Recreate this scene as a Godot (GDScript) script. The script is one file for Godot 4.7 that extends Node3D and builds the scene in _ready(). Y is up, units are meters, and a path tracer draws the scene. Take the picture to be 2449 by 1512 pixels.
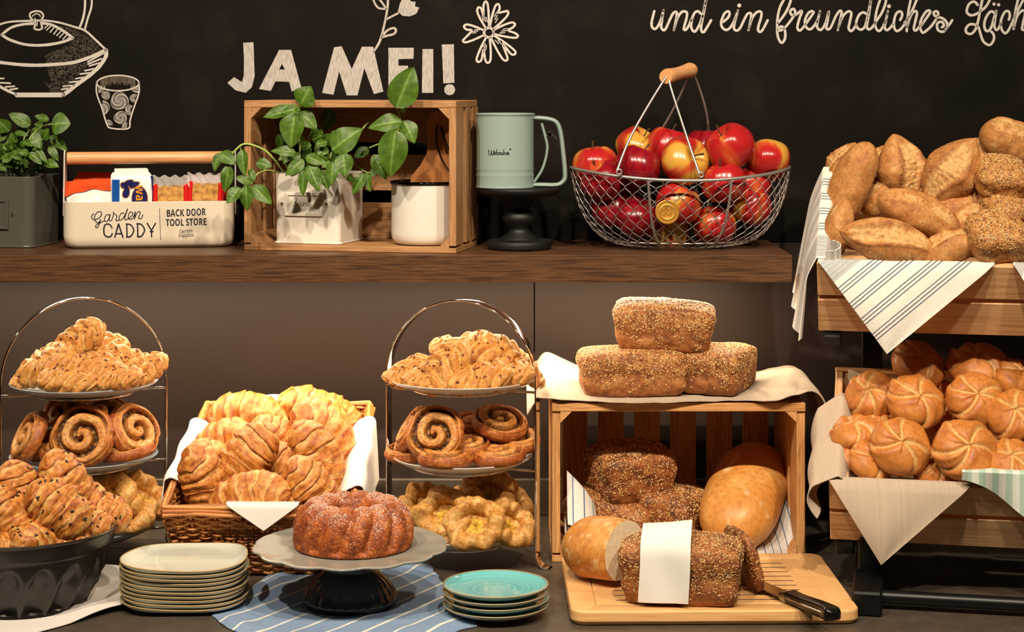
extends Node3D
# A bakery counter with a shelf above it. Metres, y up, counter top at y = 0, back wall at z = 0.

const EYE := Vector3(0, 0.71, 3.1)
const FOCAL := 4500.0      # focal length in pixels of the 2449 x 1512 frame
const MIDX := 1224.5
const HORIZON := 200.0     # the eye level's row: the lens is shifted down

var rng := RandomNumberGenerator.new()
var used := {}
var M := {}
var nz := FastNoiseLite.new()
var nz2 := FastNoiseLite.new()

# a point of the place from where it stands in the photograph and its distance from the wall
func at(px: float, py: float, z: float) -> Vector3:
	var d := EYE.z - z
	return Vector3((px - MIDX) * d / FOCAL, EYE.y - (py - HORIZON) * d / FOCAL, z)

# a point on the counter
func on_counter(px: float, py: float) -> Vector3:
	var d := EYE.y * FOCAL / (py - HORIZON)
	return Vector3((px - MIDX) * d / FOCAL, 0.0, EYE.z - d)

func lin(r: float, g: float, b: float) -> Color:   # sRGB 0-255 to linear
	return Color(r / 255.0, g / 255.0, b / 255.0).srgb_to_linear()

func n3(p: Vector3, f: float) -> float:
	return nz.get_noise_3d(p.x * f, p.y * f, p.z * f)

func fbm(p: Vector3, f: float) -> float:
	return nz2.get_noise_3d(p.x * f, p.y * f, p.z * f)

# ---------------------------------------------------------------- geometry
class Geo:
	var v := PackedVector3Array()
	var n := PackedVector3Array()
	var t := PackedVector2Array()
	var c := PackedColorArray()
	var ix := PackedInt32Array()
	var cc := Color.WHITE
	var colored := false

	func grid(nu: int, nv: int, f: Callable, wrap_u := false, flip := 0, uvs := Vector2.ONE) -> Geo:
		var b := v.size()
		var w := nu + 1
		var pts := PackedVector3Array()
		pts.resize(w * (nv + 1))
		var cen := Vector3.ZERO
		for j in nv + 1:
			for i in w:
				var p: Vector3
				if wrap_u and i == nu:
					p = pts[j * w]
					cc = c[b + j * w]
				else:
					p = f.call(float(i) / nu, float(j) / nv)
				pts[j * w + i] = p
				cen += p
				c.append(cc)
				t.append(Vector2(float(i) / nu * uvs.x, float(j) / nv * uvs.y))
		cen /= pts.size()
		var nn := PackedVector3Array()
		nn.resize(pts.size())
		var s := 0.0
		for j in nv:
			for i in nu:
				var a := j * w + i
				var q := (pts[a + w + 1] - pts[a]).cross(pts[a + 1] - pts[a + w])
				nn[a] += q
				nn[a + 1] += q
				nn[a + w] += q
				nn[a + w + 1] += q
				s += q.dot((pts[a] + pts[a + w + 1]) * 0.5 - cen)
		var sign_ := 1.0
		if flip == 0:
			sign_ = 1.0 if s >= 0 else -1.0
		else:
			sign_ = float(flip)
		if wrap_u:
			for j in nv + 1:
				var q2 := nn[j * w] + nn[j * w + nu]
				nn[j * w] = q2
				nn[j * w + nu] = q2
		for j in [0, nv]:    # poles
			if pts[j * w].distance_squared_to(pts[j * w + 1]) < 1e-14 and pts[j * w].distance_squared_to(pts[j * w + nu / 2]) < 1e-14:
				var q3 := Vector3.ZERO
				for i in w:
					q3 += nn[j * w + i]
				for i in w:
					nn[j * w + i] = q3
		for k in nn.size():
			nn[k] = (nn[k] * sign_).normalized()
		v.append_array(pts)
		n.append_array(nn)
		for j in nv:
			for i in nu:
				var a := b + j * w + i
				if sign_ > 0:
					ix.append_array([a, a + 1, a + w + 1, a, a + w + 1, a + w])
				else:
					ix.append_array([a, a + w + 1, a + 1, a, a + w, a + w + 1])
		return self

	func tri(a: Vector3, b: Vector3, d: Vector3, out: Vector3) -> void:
		var q := (d - a).cross(b - a)
		if q.dot(out) < 0:
			var e := b
			b = d
			d = e
			q = -q
		q = q.normalized()
		var k := v.size()
		v.append_array([a, b, d])
		n.append_array([q, q, q])
		t.append_array([Vector2(a.x, a.y), Vector2(b.x, b.y), Vector2(d.x, d.y)])
		c.append_array([cc, cc, cc])
		ix.append_array([k, k + 1, k + 2])

	func quad(a: Vector3, b: Vector3, d: Vector3, e: Vector3, out: Vector3, uv := false) -> void:
		var q := (d - a).cross(b - a) + (e - a).cross(d - a)
		var fl := q.dot(out) < 0
		q = (-q if fl else q).normalized()
		var k := v.size()
		v.append_array([a, b, d, e])
		n.append_array([q, q, q, q])
		if uv:
			t.append_array([Vector2(0, 1), Vector2(1, 1), Vector2(1, 0), Vector2(0, 0)])
		else:
			t.append_array([Vector2(a.x, a.y), Vector2(b.x, b.y), Vector2(d.x, d.y), Vector2(e.x, e.y)])
		c.append_array([cc, cc, cc, cc])
		if fl:
			ix.append_array([k, k + 2, k + 1, k, k + 3, k + 2])
		else:
			ix.append_array([k, k + 1, k + 2, k, k + 2, k + 3])

	# a box with chamfered edges
	func box(at: Vector3, size: Vector3, ch := 0.001, xf := Basis()) -> Geo:
		var h := size * 0.5
		ch = minf(ch, minf(h.x, minf(h.y, h.z)) * 0.9)
		var P := func(sx: float, sy: float, sz: float, ax: int) -> Vector3:
			var p := Vector3(sx * (h.x - (0.0 if ax == 0 else ch)), sy * (h.y - (0.0 if ax == 1 else ch)), sz * (h.z - (0.0 if ax == 2 else ch)))
			return at + xf * p
		for s in [-1.0, 1.0]:
			quad(P.call(s, -1, -1, 0), P.call(s, 1, -1, 0), P.call(s, 1, 1, 0), P.call(s, -1, 1, 0), xf * Vector3(s, 0, 0))
			quad(P.call(-1, s, -1, 1), P.call(1, s, -1, 1), P.call(1, s, 1, 1), P.call(-1, s, 1, 1), xf * Vector3(0, s, 0))
			quad(P.call(-1, -1, s, 2), P.call(1, -1, s, 2), P.call(1, 1, s, 2), P.call(-1, 1, s, 2), xf * Vector3(0, 0, s))
			for r in [-1.0, 1.0]:
				quad(P.call(s, r, -1, 0), P.call(s, r, 1, 0), P.call(s, r, 1, 1), P.call(s, r, -1, 1), xf * Vector3(s, r, 0))
				quad(P.call(s, -1, r, 0), P.call(s, 1, r, 0), P.call(s, 1, r, 2), P.call(s, -1, r, 2), xf * Vector3(s, 0, r))
				quad(P.call(-1, s, r, 1), P.call(1, s, r, 1), P.call(1, s, r, 2), P.call(-1, s, r, 2), xf * Vector3(0, s, r))
				for w in [-1.0, 1.0]:
					tri(P.call(s, r, w, 0), P.call(s, r, w, 1), P.call(s, r, w, 2), xf * Vector3(s, r, w))
		return self

	# a tube through points; rad is a number or one for each point
	func tube(pts: PackedVector3Array, rad: Variant, sides := 6, closed := false, flat := 1.0, up := Vector3.ZERO) -> Geo:
		var m := pts.size()
		var fr := []
		var side := Vector3.ZERO
		for k in m:
			var tg: Vector3
			if closed:
				tg = pts[(k + 1) % m] - pts[(k - 1 + m) % m]
			else:
				tg = pts[mini(k + 1, m - 1)] - pts[maxi(k - 1, 0)]
			tg = tg.normalized()
			if up != Vector3.ZERO:
				side = tg.cross(up).normalized()
			elif side == Vector3.ZERO:
				side = tg.cross(Vector3.UP if absf(tg.y) < 0.9 else Vector3.RIGHT).normalized()
			else:
				side = (side - tg * side.dot(tg)).normalized()
			fr.append([side, side.cross(tg).normalized()])
		var f := func(u: float, w: float) -> Vector3:
			var k := int(round(w * (m if closed else m - 1)))
			k = k % m
			var r: float = rad if rad is float else rad[k]
			var a := u * TAU
			return pts[k] + fr[k][0] * cos(a) * r + fr[k][1] * sin(a) * r * flat
		grid(sides, m if closed else m - 1, f, true, 1)
		if not closed:
			for e in [0, m - 1]:
				var r: float = rad if rad is float else rad[e]
				if r < 1e-6:
					continue
				var out: Vector3 = (pts[0] - pts[1]) if e == 0 else (pts[m - 1] - pts[m - 2])
				for s in sides:
					var a := TAU * s / sides
					var a2 := TAU * (s + 1) / sides
					tri(pts[e], pts[e] + fr[e][0] * cos(a) * r + fr[e][1] * sin(a) * r * flat, pts[e] + fr[e][0] * cos(a2) * r + fr[e][1] * sin(a2) * r * flat, out)
		return self

	# turned on a lathe about y: profile of (radius, height); corners sharper than ~40 degrees stay sharp when doubled by the caller
	func lathe(prof: Array, segs := 48, mod: Variant = null) -> Geo:
		var m := prof.size() - 1
		var f := func(u: float, w: float) -> Vector3:
			var q: Vector2 = prof[int(round(w * m))]
			var a := u * TAU
			var r := q.x
			var y := q.y
			if mod != null:
				var e: Vector2 = mod.call(a, q, w)
				r = e.x
				y = e.y
			return Vector3(cos(a) * r, y, sin(a) * r)
		# keep the outside outside: profile runs from the bottom up the outside
		grid(segs, m, f, true, 1)
		return self

	# a flat outline with thickness: polygon in x, y pushed along z
	func slab(poly: PackedVector2Array, z0: float, z1: float, xf := Transform3D(), hole := PackedVector2Array()) -> Geo:
		var tr := Geometry2D.triangulate_polygon(poly)
		for k in range(0, tr.size(), 3):
			for z in [z0, z1]:
				var out := xf.basis * Vector3(0, 0, 1.0 if z == z1 else -1.0) * (1.0 if z1 > z0 else -1.0)
				tri(xf * Vector3(poly[tr[k]].x, poly[tr[k]].y, z), xf * Vector3(poly[tr[k + 1]].x, poly[tr[k + 1]].y, z), xf * Vector3(poly[tr[k + 2]].x, poly[tr[k + 2]].y, z), out)
		var cw := Geometry2D.is_polygon_clockwise(poly)
		for k in poly.size():
			var a := poly[k]
			var b := poly[(k + 1) % poly.size()]
			var d := (b - a).orthogonal() * (-1.0 if cw else 1.0)
			if Geometry2D.is_point_in_polygon((a + b) * 0.5 + d.normalized() * 1e-5, poly):
				d = -d
			quad(xf * Vector3(a.x, a.y, z0), xf * Vector3(b.x, b.y, z0), xf * Vector3(b.x, b.y, z1), xf * Vector3(a.x, a.y, z1), xf.basis * Vector3(d.x, d.y, 0))
		return self

	func add(g: Geo, xf := Transform3D()) -> Geo:
		var b := v.size()
		for k in g.v.size():
			v.append(xf * g.v[k])
			n.append((xf.basis * g.n[k]).normalized())
		t.append_array(g.t)
		c.append_array(g.c)
		for k in g.ix:
			ix.append(b + k)
		return self

	func mesh() -> ArrayMesh:
		var a := []
		a.resize(Mesh.ARRAY_MAX)
		a[Mesh.ARRAY_VERTEX] = v
		a[Mesh.ARRAY_NORMAL] = n
		a[Mesh.ARRAY_TEX_UV] = t
		if colored:
			a[Mesh.ARRAY_COLOR] = c
		a[Mesh.ARRAY_INDEX] = ix
		var m := ArrayMesh.new()
		m.add_surface_from_arrays(Mesh.PRIMITIVE_TRIANGLES, a)
		return m

# a sheet of cloth with thickness: f gives the middle surface
func sheet(nu: int, nv: int, f: Callable, thick := 0.0012, uvs := Vector2.ONE) -> Geo:
	var top := Geo.new()
	top.grid(nu, nv, f, false, 1, uvs)
	var g := Geo.new()
	for s in [1.0, -1.0]:
		var b := g.v.size()
		for k in top.v.size():
			g.v.append(top.v[k] + top.n[k] * thick * 0.5 * s)
			g.n.append(top.n[k] * s)
		g.t.append_array(top.t)
		g.c.append_array(top.c)
		if s > 0:
			g.ix.append_array(top.ix)
		else:
			for k in range(0, top.ix.size(), 3):
				g.ix.append_array([b + top.ix[k], b + top.ix[k + 2], b + top.ix[k + 1]])
	var w := nu + 1
	var m := top.v.size()
	var rim := []
	for i in nu:
		rim.append([i, i + 1])
		rim.append([nv * w + i + 1, nv * w + i])
	for j in nv:
		rim.append([j * w + w - 1, (j + 1) * w + w - 1])
		rim.append([(j + 1) * w, j * w])
	for e in rim:
		var a: int = e[0]
		var d: int = e[1]
		var uva := top.t[a]
		var o := (g.v[a] - g.v[d]).cross(top.n[a])
		var k := g.v.size()
		g.quad(g.v[a], g.v[d], g.v[d + m], g.v[a + m], o)
		for q in 4:
			g.t[k + q] = uva
	return g

# a smooth surface through a net of points (rows of Vector3)
func net(rows: Array) -> Callable:
	return func(u: float, w: float) -> Vector3:
		var h := rows.size() - 1
		var x := w * h
		var j := mini(int(x), h - 1)
		var q := []
		for k in range(-1, 3):
			q.append(along(rows[clampi(j + k, 0, h)], u))
		return (q[1] as Vector3).cubic_interpolate(q[2], q[0], q[3], x - j)

func along(row: Array, u: float) -> Vector3:
	var h := row.size() - 1
	var x := u * h
	var i := mini(int(x), h - 1)
	return (row[i] as Vector3).cubic_interpolate(row[i + 1], row[maxi(i - 1, 0)], row[mini(i + 2, h)], x - i)

# points of a smooth curve through the given ones
func smooth(p: Array, per := 6, closed := false) -> PackedVector3Array:
	var out := PackedVector3Array()
	var m := p.size()
	for k in (m if closed else m - 1):
		for s in per:
			out.append((p[k] as Vector3).cubic_interpolate(p[(k + 1) % m], p[(k - 1 + m) % m if closed else maxi(k - 1, 0)], p[(k + 2) % m if closed else mini(k + 2, m - 1)], float(s) / per))
	if not closed:
		out.append(p[m - 1])
	return out

# ---------------------------------------------------------------- nodes
func numbered(called: String) -> String:
	used[called] = used.get(called, -1) + 1
	return called if used[called] == 0 else "%s_%03d" % [called, used[called]]

func thing(called: String, label: String, category: String, pos := Vector3.ZERO, group := "", kind := "") -> Node3D:
	var o := Node3D.new()
	o.name = numbered(called)
	add_child(o)
	o.position = pos
	tag(o, label, category, group, kind)
	return o

func tag(o: Node, label: String, category: String, group := "", kind := "") -> void:
	if label:
		o.set_meta("label", label)
	if category:
		o.set_meta("category", category)
	if group:
		o.set_meta("group", group)
	if kind:
		o.set_meta("kind", kind)

func part(parent: Node, called: String, g: Variant, mat: Material, label := "") -> MeshInstance3D:
	var o := MeshInstance3D.new()
	o.name = called
	o.mesh = g.mesh() if g is Geo else g
	o.material_override = mat
	parent.add_child(o, true)
	if label:
		o.set_meta("label", label)
	return o

func single(called: String, g: Variant, mat: Material, label: String, category: String, pos := Vector3.ZERO, group := "") -> MeshInstance3D:
	var o := MeshInstance3D.new()
	o.name = numbered(called)
	o.mesh = g.mesh() if g is Geo else g
	o.material_override = mat
	add_child(o)
	o.position = pos
	tag(o, label, category, group)
	return o

func copy(o: Node3D, label: String) -> Node3D:
	var c: Node3D = o.duplicate()
	var base := String(o.name)
	var k := base.rfind("_")
	if k > 0 and base.substr(k + 1).is_valid_int():
		base = base.substr(0, k)
	c.name = numbered(base)
	add_child(c)
	c.set_meta("label", label)
	return c

func turned(x: float, y: float, z: float, s := Vector3.ONE) -> Basis:   # degrees: turn about x, then z, then y; then scale in own axes first
	return Basis(Vector3.UP, deg_to_rad(y)) * Basis(Vector3.BACK, deg_to_rad(z)) * Basis(Vector3.RIGHT, deg_to_rad(x)) * Basis.from_scale(s)

# scattered small solids on a part: one MultiMesh
func scatter(parent: Node, called: String, mesh: Mesh, mat: Material, places: Array, colors: Array) -> void:
	var mm := MultiMesh.new()
	mm.transform_format = MultiMesh.TRANSFORM_3D
	mm.use_colors = true
	mm.mesh = mesh
	mm.instance_count = places.size()
	for k in places.size():
		mm.set_instance_transform(k, places[k])
		mm.set_instance_color(k, colors[k])
	var o := MultiMeshInstance3D.new()
	o.name = called
	o.multimesh = mm
	o.material_override = mat
	o.set_meta("kind", "stuff")
	parent.add_child(o, true)

# ---------------------------------------------------------------- materials
func noise_tex(freq: float, ramp: Array, octaves := 4, kind := FastNoiseLite.TYPE_SIMPLEX_SMOOTH, size := 512, sd := 1, warp := 0.0) -> NoiseTexture2D:
	var f := FastNoiseLite.new()
	f.noise_type = kind
	f.frequency = freq
	f.fractal_octaves = octaves
	f.seed = sd
	if warp > 0.0:
		f.domain_warp_enabled = true
		f.domain_warp_amplitude = warp
		f.domain_warp_frequency = freq * 0.8
	var t := NoiseTexture2D.new()
	t.width = size
	t.height = size
	t.seamless = true
	t.noise = f
	if ramp.size():
		var g := Gradient.new()
		var offs := PackedFloat32Array()
		var cols := PackedColorArray()
		for e in ramp:
			offs.append(e[0])
			cols.append(e[1])
		g.offsets = offs
		g.colors = cols
		t.color_ramp = g
	return t

func mat(color: Color, rough := 0.6, metal := 0.0) -> StandardMaterial3D:
	var m := StandardMaterial3D.new()
	m.albedo_color = color
	m.roughness = rough
	m.metallic = metal
	return m

func rgb8(r: int, g: int, b: int) -> Color:
	return Color(r / 255.0, g / 255.0, b / 255.0)

func tri(m: StandardMaterial3D, s: Vector3, world := false) -> StandardMaterial3D:
	m.uv1_triplanar = true
	m.uv1_world_triplanar = world
	m.uv1_scale = s
	m.uv1_triplanar_sharpness = 4.0
	return m

func relief(m: StandardMaterial3D, t: Texture2D, cm: float) -> StandardMaterial3D:
	m.heightmap_enabled = true
	m.heightmap_texture = t
	m.heightmap_scale = cm
	return m

# wood with its grain along one axis (0 x, 1 y, 2 z)
func wood(key: String, tex: Texture2D, axis: int, rough := 0.55, fine := 1.0, tint := Color.WHITE) -> StandardMaterial3D:
	var k := "%s_%d" % [key, axis]
	if not M.has(k):
		var m := mat(tint, rough)
		m.albedo_texture = tex
		var s := Vector3(14, 14, 14) * fine
		s[axis] = 0.55 * fine
		tri(m, s)
		relief(m, M.t_grain, 0.02)
		M[k] = m
	return M[k]

func _ready() -> void:
	rng.seed = 7
	nz.noise_type = FastNoiseLite.TYPE_SIMPLEX_SMOOTH
	nz.frequency = 1.0
	nz.fractal_type = FastNoiseLite.FRACTAL_NONE
	nz.seed = 3
	nz2.noise_type = FastNoiseLite.TYPE_SIMPLEX_SMOOTH
	nz2.frequency = 1.0
	nz2.fractal_octaves = 4
	nz2.seed = 11
	# camera: level, lens shifted down so that uprights stay upright
	var cam := Camera3D.new()
	cam.name = "camera"
	cam.projection = Camera3D.PROJECTION_FRUSTUM
	cam.near = 0.1
	cam.far = 20.0
	cam.size = 1512.0 / FOCAL * cam.near
	cam.frustum_offset = Vector2(0, -(756.0 - HORIZON) / FOCAL * cam.near)
	cam.position = EYE
	add_child(cam)
	cam.current = true
	var we := WorldEnvironment.new()
	we.name = "surroundings"
	var env := Environment.new()
	env.background_mode = Environment.BG_COLOR
	env.background_color = Color(0, 0, 0)
	env.tonemap_mode = Environment.TONE_MAPPER_LINEAR
	env.tonemap_exposure = 1.0
	env.sdfgi_enabled = true
	env.ssao_enabled = true
	env.ssil_enabled = true
	we.environment = env
	add_child(we)
	# ceiling spots: in a row in front of the counter, warm white
	var warm := Color(1.0, 0.922, 0.815)
	for k in 4:
		spot_lamp(Vector3([-1.05, -0.38, 0.30, 0.98][k], 1.96, 1.85), Vector3([-0.75, -0.30, 0.20, 0.74][k], 0.22, 0.28), warm, 2.85, ["above the potted herbs", "above the crate of basil", "above the apple basket", "above the bread rack"][k])
	# the light strip under the shelf
	shelf_strip(Color(1.0, 0.89, 0.75), 0.92)
	materials()
	setting()
	chalk()
	shelf()
	counter_left()
	counter_right()
	rack()

func spot_lamp(pos: Vector3, aim: Vector3, color: Color, energy: float, where: String) -> void:
	var root := thing("ceiling_spotlight", "black ceiling spotlight %s" % where, "spotlight", Vector3(pos.x, 2.12, pos.z), "ceiling spotlights over the counter")
	var dir := (aim - pos).normalized()
	var b := Basis.looking_at(dir, Vector3.UP) * Basis(Vector3.RIGHT, PI / 2)    # own -y to dir
	var tip := pos - root.position
	part(root, "ceiling_plate", Geo.new().lathe([Vector2(0, -0.012), Vector2(0.05, -0.012), Vector2(0.05, 0), Vector2(0, 0)], 32), mat(Color(0.02, 0.02, 0.02), 0.4))
	part(root, "stem", Geo.new().tube(PackedVector3Array([Vector3(0, -0.01, 0), tip - dir * 0.08]), 0.009, 10), mat(Color(0.02, 0.02, 0.02), 0.4))
	var can := Geo.new().lathe([Vector2(0, 0.12), Vector2(0.03, 0.12), Vector2(0.036, 0.11), Vector2(0.042, 0.0), Vector2(0.039, 0.0), Vector2(0.034, 0.045), Vector2(0, 0.045)].map(func(q): return Vector2(q.x, q.y)), 32)
	var h := part(root, "lamp_head", can, mat(Color(0.02, 0.02, 0.02), 0.4))
	h.transform = Transform3D(b, tip)
	var glow := mat(Color(0.9, 0.9, 0.9))
	glow.emission_enabled = true
	glow.emission = color
	glow.emission_energy_multiplier = 30.0
	var g := part(root, "lamp_glass", Geo.new().lathe([Vector2(0, 0.01), Vector2(0.032, 0.012), Vector2(0.032, 0.02), Vector2(0, 0.02)], 24), glow, "glowing lamp glass")
	g.transform = Transform3D(b, tip)
	var l := SpotLight3D.new()
	l.name = "spot_light"
	l.light_color = color
	l.light_energy = energy
	l.light_size = 0.035
	l.spot_angle = 40.0
	l.spot_angle_attenuation = 1.0
	l.spot_range = 8.0
	l.spot_attenuation = 2.0
	l.shadow_enabled = true
	root.add_child(l)
	l.transform = Transform3D(Basis.looking_at(dir, Vector3.UP), tip + dir * 0.012)

func shelf_strip(color: Color, energy: float) -> void:
	var root := thing("light_strip", "slim warm light strip under the dark wooden shelf", "light strip", Vector3(-0.30, 0.4118, 0.165))
	part(root, "channel", Geo.new().box(Vector3(0, -0.0009, 0), Vector3(1.40, 0.0018, 0.016), 0.0004), mat(Color(0.5, 0.5, 0.5), 0.4, 0.8))
	var glow := mat(Color(0.9, 0.9, 0.9))
	glow.emission_enabled = true
	glow.emission = color
	glow.emission_energy_multiplier = 6.0
	part(root, "light_diffuser", Geo.new().box(Vector3(0, -0.0023, 0), Vector3(1.38, 0.0010, 0.009), 0.0003), glow)
	var l := AreaLight3D.new()
	l.name = "strip_light"
	l.area_size = Vector2(1.36, 0.006)
	l.light_color = color
	l.light_energy = energy
	l.area_range = 6.0
	l.area_attenuation = 2.0
	l.shadow_enabled = true
	root.add_child(l)
	l.transform = Transform3D(Basis(Vector3.RIGHT, -PI / 2), Vector3(0, -0.0048, 0))

func materials() -> void:
	M.t_grain = noise_tex(0.02, [], 5)
	M.t_fine = noise_tex(0.08, [], 4)
	M.t_pore = noise_tex(0.035, [], 3, FastNoiseLite.TYPE_CELLULAR)
	# chalkboard, panels
	var m := mat(Color.WHITE, 0.55)
	m.albedo_texture = noise_tex(0.006, [[0.2, Color(0.060, 0.045, 0.030)], [0.6, Color(0.075, 0.058, 0.040)], [1.0, Color(0.12, 0.10, 0.08)]], 6, FastNoiseLite.TYPE_SIMPLEX_SMOOTH, 1024, 4, 30.0)
	m.metallic_specular = 0.22
	tri(m, Vector3(1.1, 1.1, 1.1), true)
	M.board = m
	m = mat(Color(0.165, 0.124, 0.104), 0.5)
	M.panel = m
	m = mat(Color.WHITE, 0.38)
	m.albedo_texture = noise_tex(0.012, [[0.0, Color(0.27, 0.24, 0.205)], [0.6, Color(0.30, 0.268, 0.23)], [0.9, Color(0.33, 0.295, 0.255)], [1.0, Color(0.42, 0.38, 0.34)]], 6, FastNoiseLite.TYPE_SIMPLEX_SMOOTH, 1024, 9, 20.0)
	tri(m, Vector3(2.0, 2.0, 2.0), true)
	relief(m, M.t_grain, 0.01)
	M.stone = m
	m = mat(Color(0.80, 0.785, 0.77), 0.9)
	m.albedo_texture = noise_tex(0.03, [[0.0, Color(0.74, 0.73, 0.72)], [0.5, Color(0.90, 0.89, 0.88)], [1.0, Color(1, 1, 1)]], 4)
	tri(m, Vector3(24, 3.5, 24), true)
	M.chalk = m
	M.chalk_line = mat(Color(0.80, 0.78, 0.755), 0.9)
	M.chalk_dim = mat(Color(0.50, 0.46, 0.40), 0.9)
	# woods
	M.t_dark = noise_tex(0.012, [[0.0, Color(0.17, 0.10, 0.055)], [0.4, Color(0.31, 0.20, 0.12)], [0.62, Color(0.40, 0.27, 0.165)], [0.8, Color(0.28, 0.175, 0.10)], [1.0, Color(0.48, 0.34, 0.215)]], 5, FastNoiseLite.TYPE_SIMPLEX_SMOOTH, 1024, 21, 40.0)
	M.t_crate = noise_tex(0.012, [[0.0, Color(0.60, 0.40, 0.22)], [0.35, Color(0.78, 0.57, 0.35)], [0.55, Color(0.86, 0.66, 0.43)], [0.68, Color(0.70, 0.48, 0.27)], [1.0, Color(0.90, 0.72, 0.50)]], 5, FastNoiseLite.TYPE_SIMPLEX_SMOOTH, 1024, 22, 50.0)
	M.t_tray = noise_tex(0.010, [[0.0, Color(0.70, 0.50, 0.33)], [0.4, Color(0.85, 0.67, 0.48)], [0.7, Color(0.89, 0.72, 0.53)], [1.0, Color(0.77, 0.58, 0.39)]], 4, FastNoiseLite.TYPE_SIMPLEX_SMOOTH, 1024, 26, 60.0)
	M.t_old = noise_tex(0.012, [[0.0, Color(0.50, 0.34, 0.20)], [0.35, Color(0.66, 0.48, 0.31)], [0.6, Color(0.74, 0.56, 0.38)], [0.75, Color(0.58, 0.41, 0.25)], [1.0, Color(0.80, 0.63, 0.45)]], 5, FastNoiseLite.TYPE_SIMPLEX_SMOOTH, 1024, 23, 50.0)
	M.t_beech = noise_tex(0.010, [[0.0, Color(0.80, 0.55, 0.35)], [0.5, Color(0.90, 0.67, 0.46)], [0.8, Color(0.84, 0.60, 0.39)], [1.0, Color(0.95, 0.75, 0.55)]], 4, FastNoiseLite.TYPE_SIMPLEX_SMOOTH, 512, 24, 30.0)
	M.t_bamboo = noise_tex(0.012, [[0.0, Color(0.78, 0.56, 0.33)], [0.4, Color(0.87, 0.67, 0.43)], [0.7, Color(0.90, 0.72, 0.49)], [1.0, Color(0.82, 0.60, 0.37)]], 4, FastNoiseLite.TYPE_SIMPLEX_SMOOTH, 512, 25, 20.0)
	# bread and pastry: colours come with the mesh, the textures give crumb and grain
	M.t_speck = noise_tex(0.03, [[0.0, Color(0.80, 0.77, 0.74)], [0.45, Color(0.95, 0.94, 0.93)], [1.0, Color(1, 1, 1)]], 5)
	M.t_crust = noise_tex(0.018, [[0.0, Color(0.62, 0.52, 0.42)], [0.4, Color(0.88, 0.84, 0.78)], [1.0, Color(1, 1, 1)]], 6, FastNoiseLite.TYPE_SIMPLEX_SMOOTH, 512, 31, 25.0)
	M.bread = dough(M.t_speck, 6.0, 0.48, M.t_fine, 0.016)
	M.crust = dough(M.t_crust, 9.0, 0.62, M.t_fine, 0.08)
	M.rustic = dough(M.t_speck, 7.0, 0.7, M.t_fine, 0.035)
	M.flaky = dough(M.t_crust, 12.0, 0.48, M.t_fine, 0.05)
	M.crumb = dough(M.t_speck, 34.0, 0.9, M.t_pore, 0.03)
	M.cake = dough(M.t_crust, 16.0, 0.55, M.t_pore, 0.10)
	m = mat(Color.WHITE, 0.6)
	m.vertex_color_use_as_albedo = true
	M.seed = m
	M.seed_mesh = Geo.new().grid(6, 4, func(u, w): return Vector3(sin(w * PI) * cos(u * TAU) * 0.55, sin(w * PI) * sin(u * TAU) * 0.4, -cos(w * PI)), true).mesh()
	M.chip_mesh = Geo.new().box(Vector3.ZERO, Vector3(1.0, 0.55, 1.9), 0.2).mesh()
	m = mat(Color.WHITE, 0.22)
	m.vertex_color_use_as_albedo = true
	m.albedo_texture = noise_tex(0.05, [[0.0, Color(0.85, 0.85, 0.80)], [0.6, Color(0.95, 0.95, 0.93)], [0.8, Color(1, 1, 1)]], 3)
	tri(m, Vector3(14, 14, 14))
	M.apple = m
	M.stem = mat(Color(0.30, 0.22, 0.10), 0.7)
	M.chrome = mat(Color(0.86, 0.85, 0.84), 0.06, 1.0)
	M.wire = mat(Color(0.70, 0.68, 0.66), 0.42, 0.8)
	M.white = mat(Color(0.90, 0.89, 0.86), 0.2)
	M.black = mat(Color(0.025, 0.024, 0.023), 0.35)
	M.linen = weave(Color(0.84, 0.76, 0.67), 0.10)
	M.napkin = weave(Color(0.95, 0.94, 0.92), 0.02)

func dough(tex: Texture2D, s: float, rough: float, h: Texture2D, cm: float) -> StandardMaterial3D:
	var m := mat(Color.WHITE, rough)
	m.vertex_color_use_as_albedo = true
	m.albedo_texture = tex
	tri(m, Vector3(s, s, s))
	relief(m, h, cm)
	return m

# woven cloth: fine crossed threads over slubs
func weave(color: Color, slub: float) -> StandardMaterial3D:
	var im := Image.create(256, 256, false, Image.FORMAT_RGB8)
	for y in 256:
		var ry := nz.get_noise_2d(y * 0.9, 5.0)
		for x in 256:
			var k := 1.0 - 0.06 * float((x + y) % 2) - slub * (0.5 + 0.5 * ry * nz.get_noise_2d(x * 0.02, y * 3.0)) - slub * (0.5 + 0.5 * nz.get_noise_2d(x * 0.9, 90.0))
			im.set_pixel(x, y, Color(k, k, k))
	var m := mat(color, 0.9)
	m.albedo_texture = ImageTexture.create_from_image(im)
	m.rim_enabled = true
	m.rim = 0.3
	m.rim_tint = 0.5
	tri(m, Vector3(9, 9, 9))
	relief(m, m.albedo_texture, 0.01)
	return m

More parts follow.
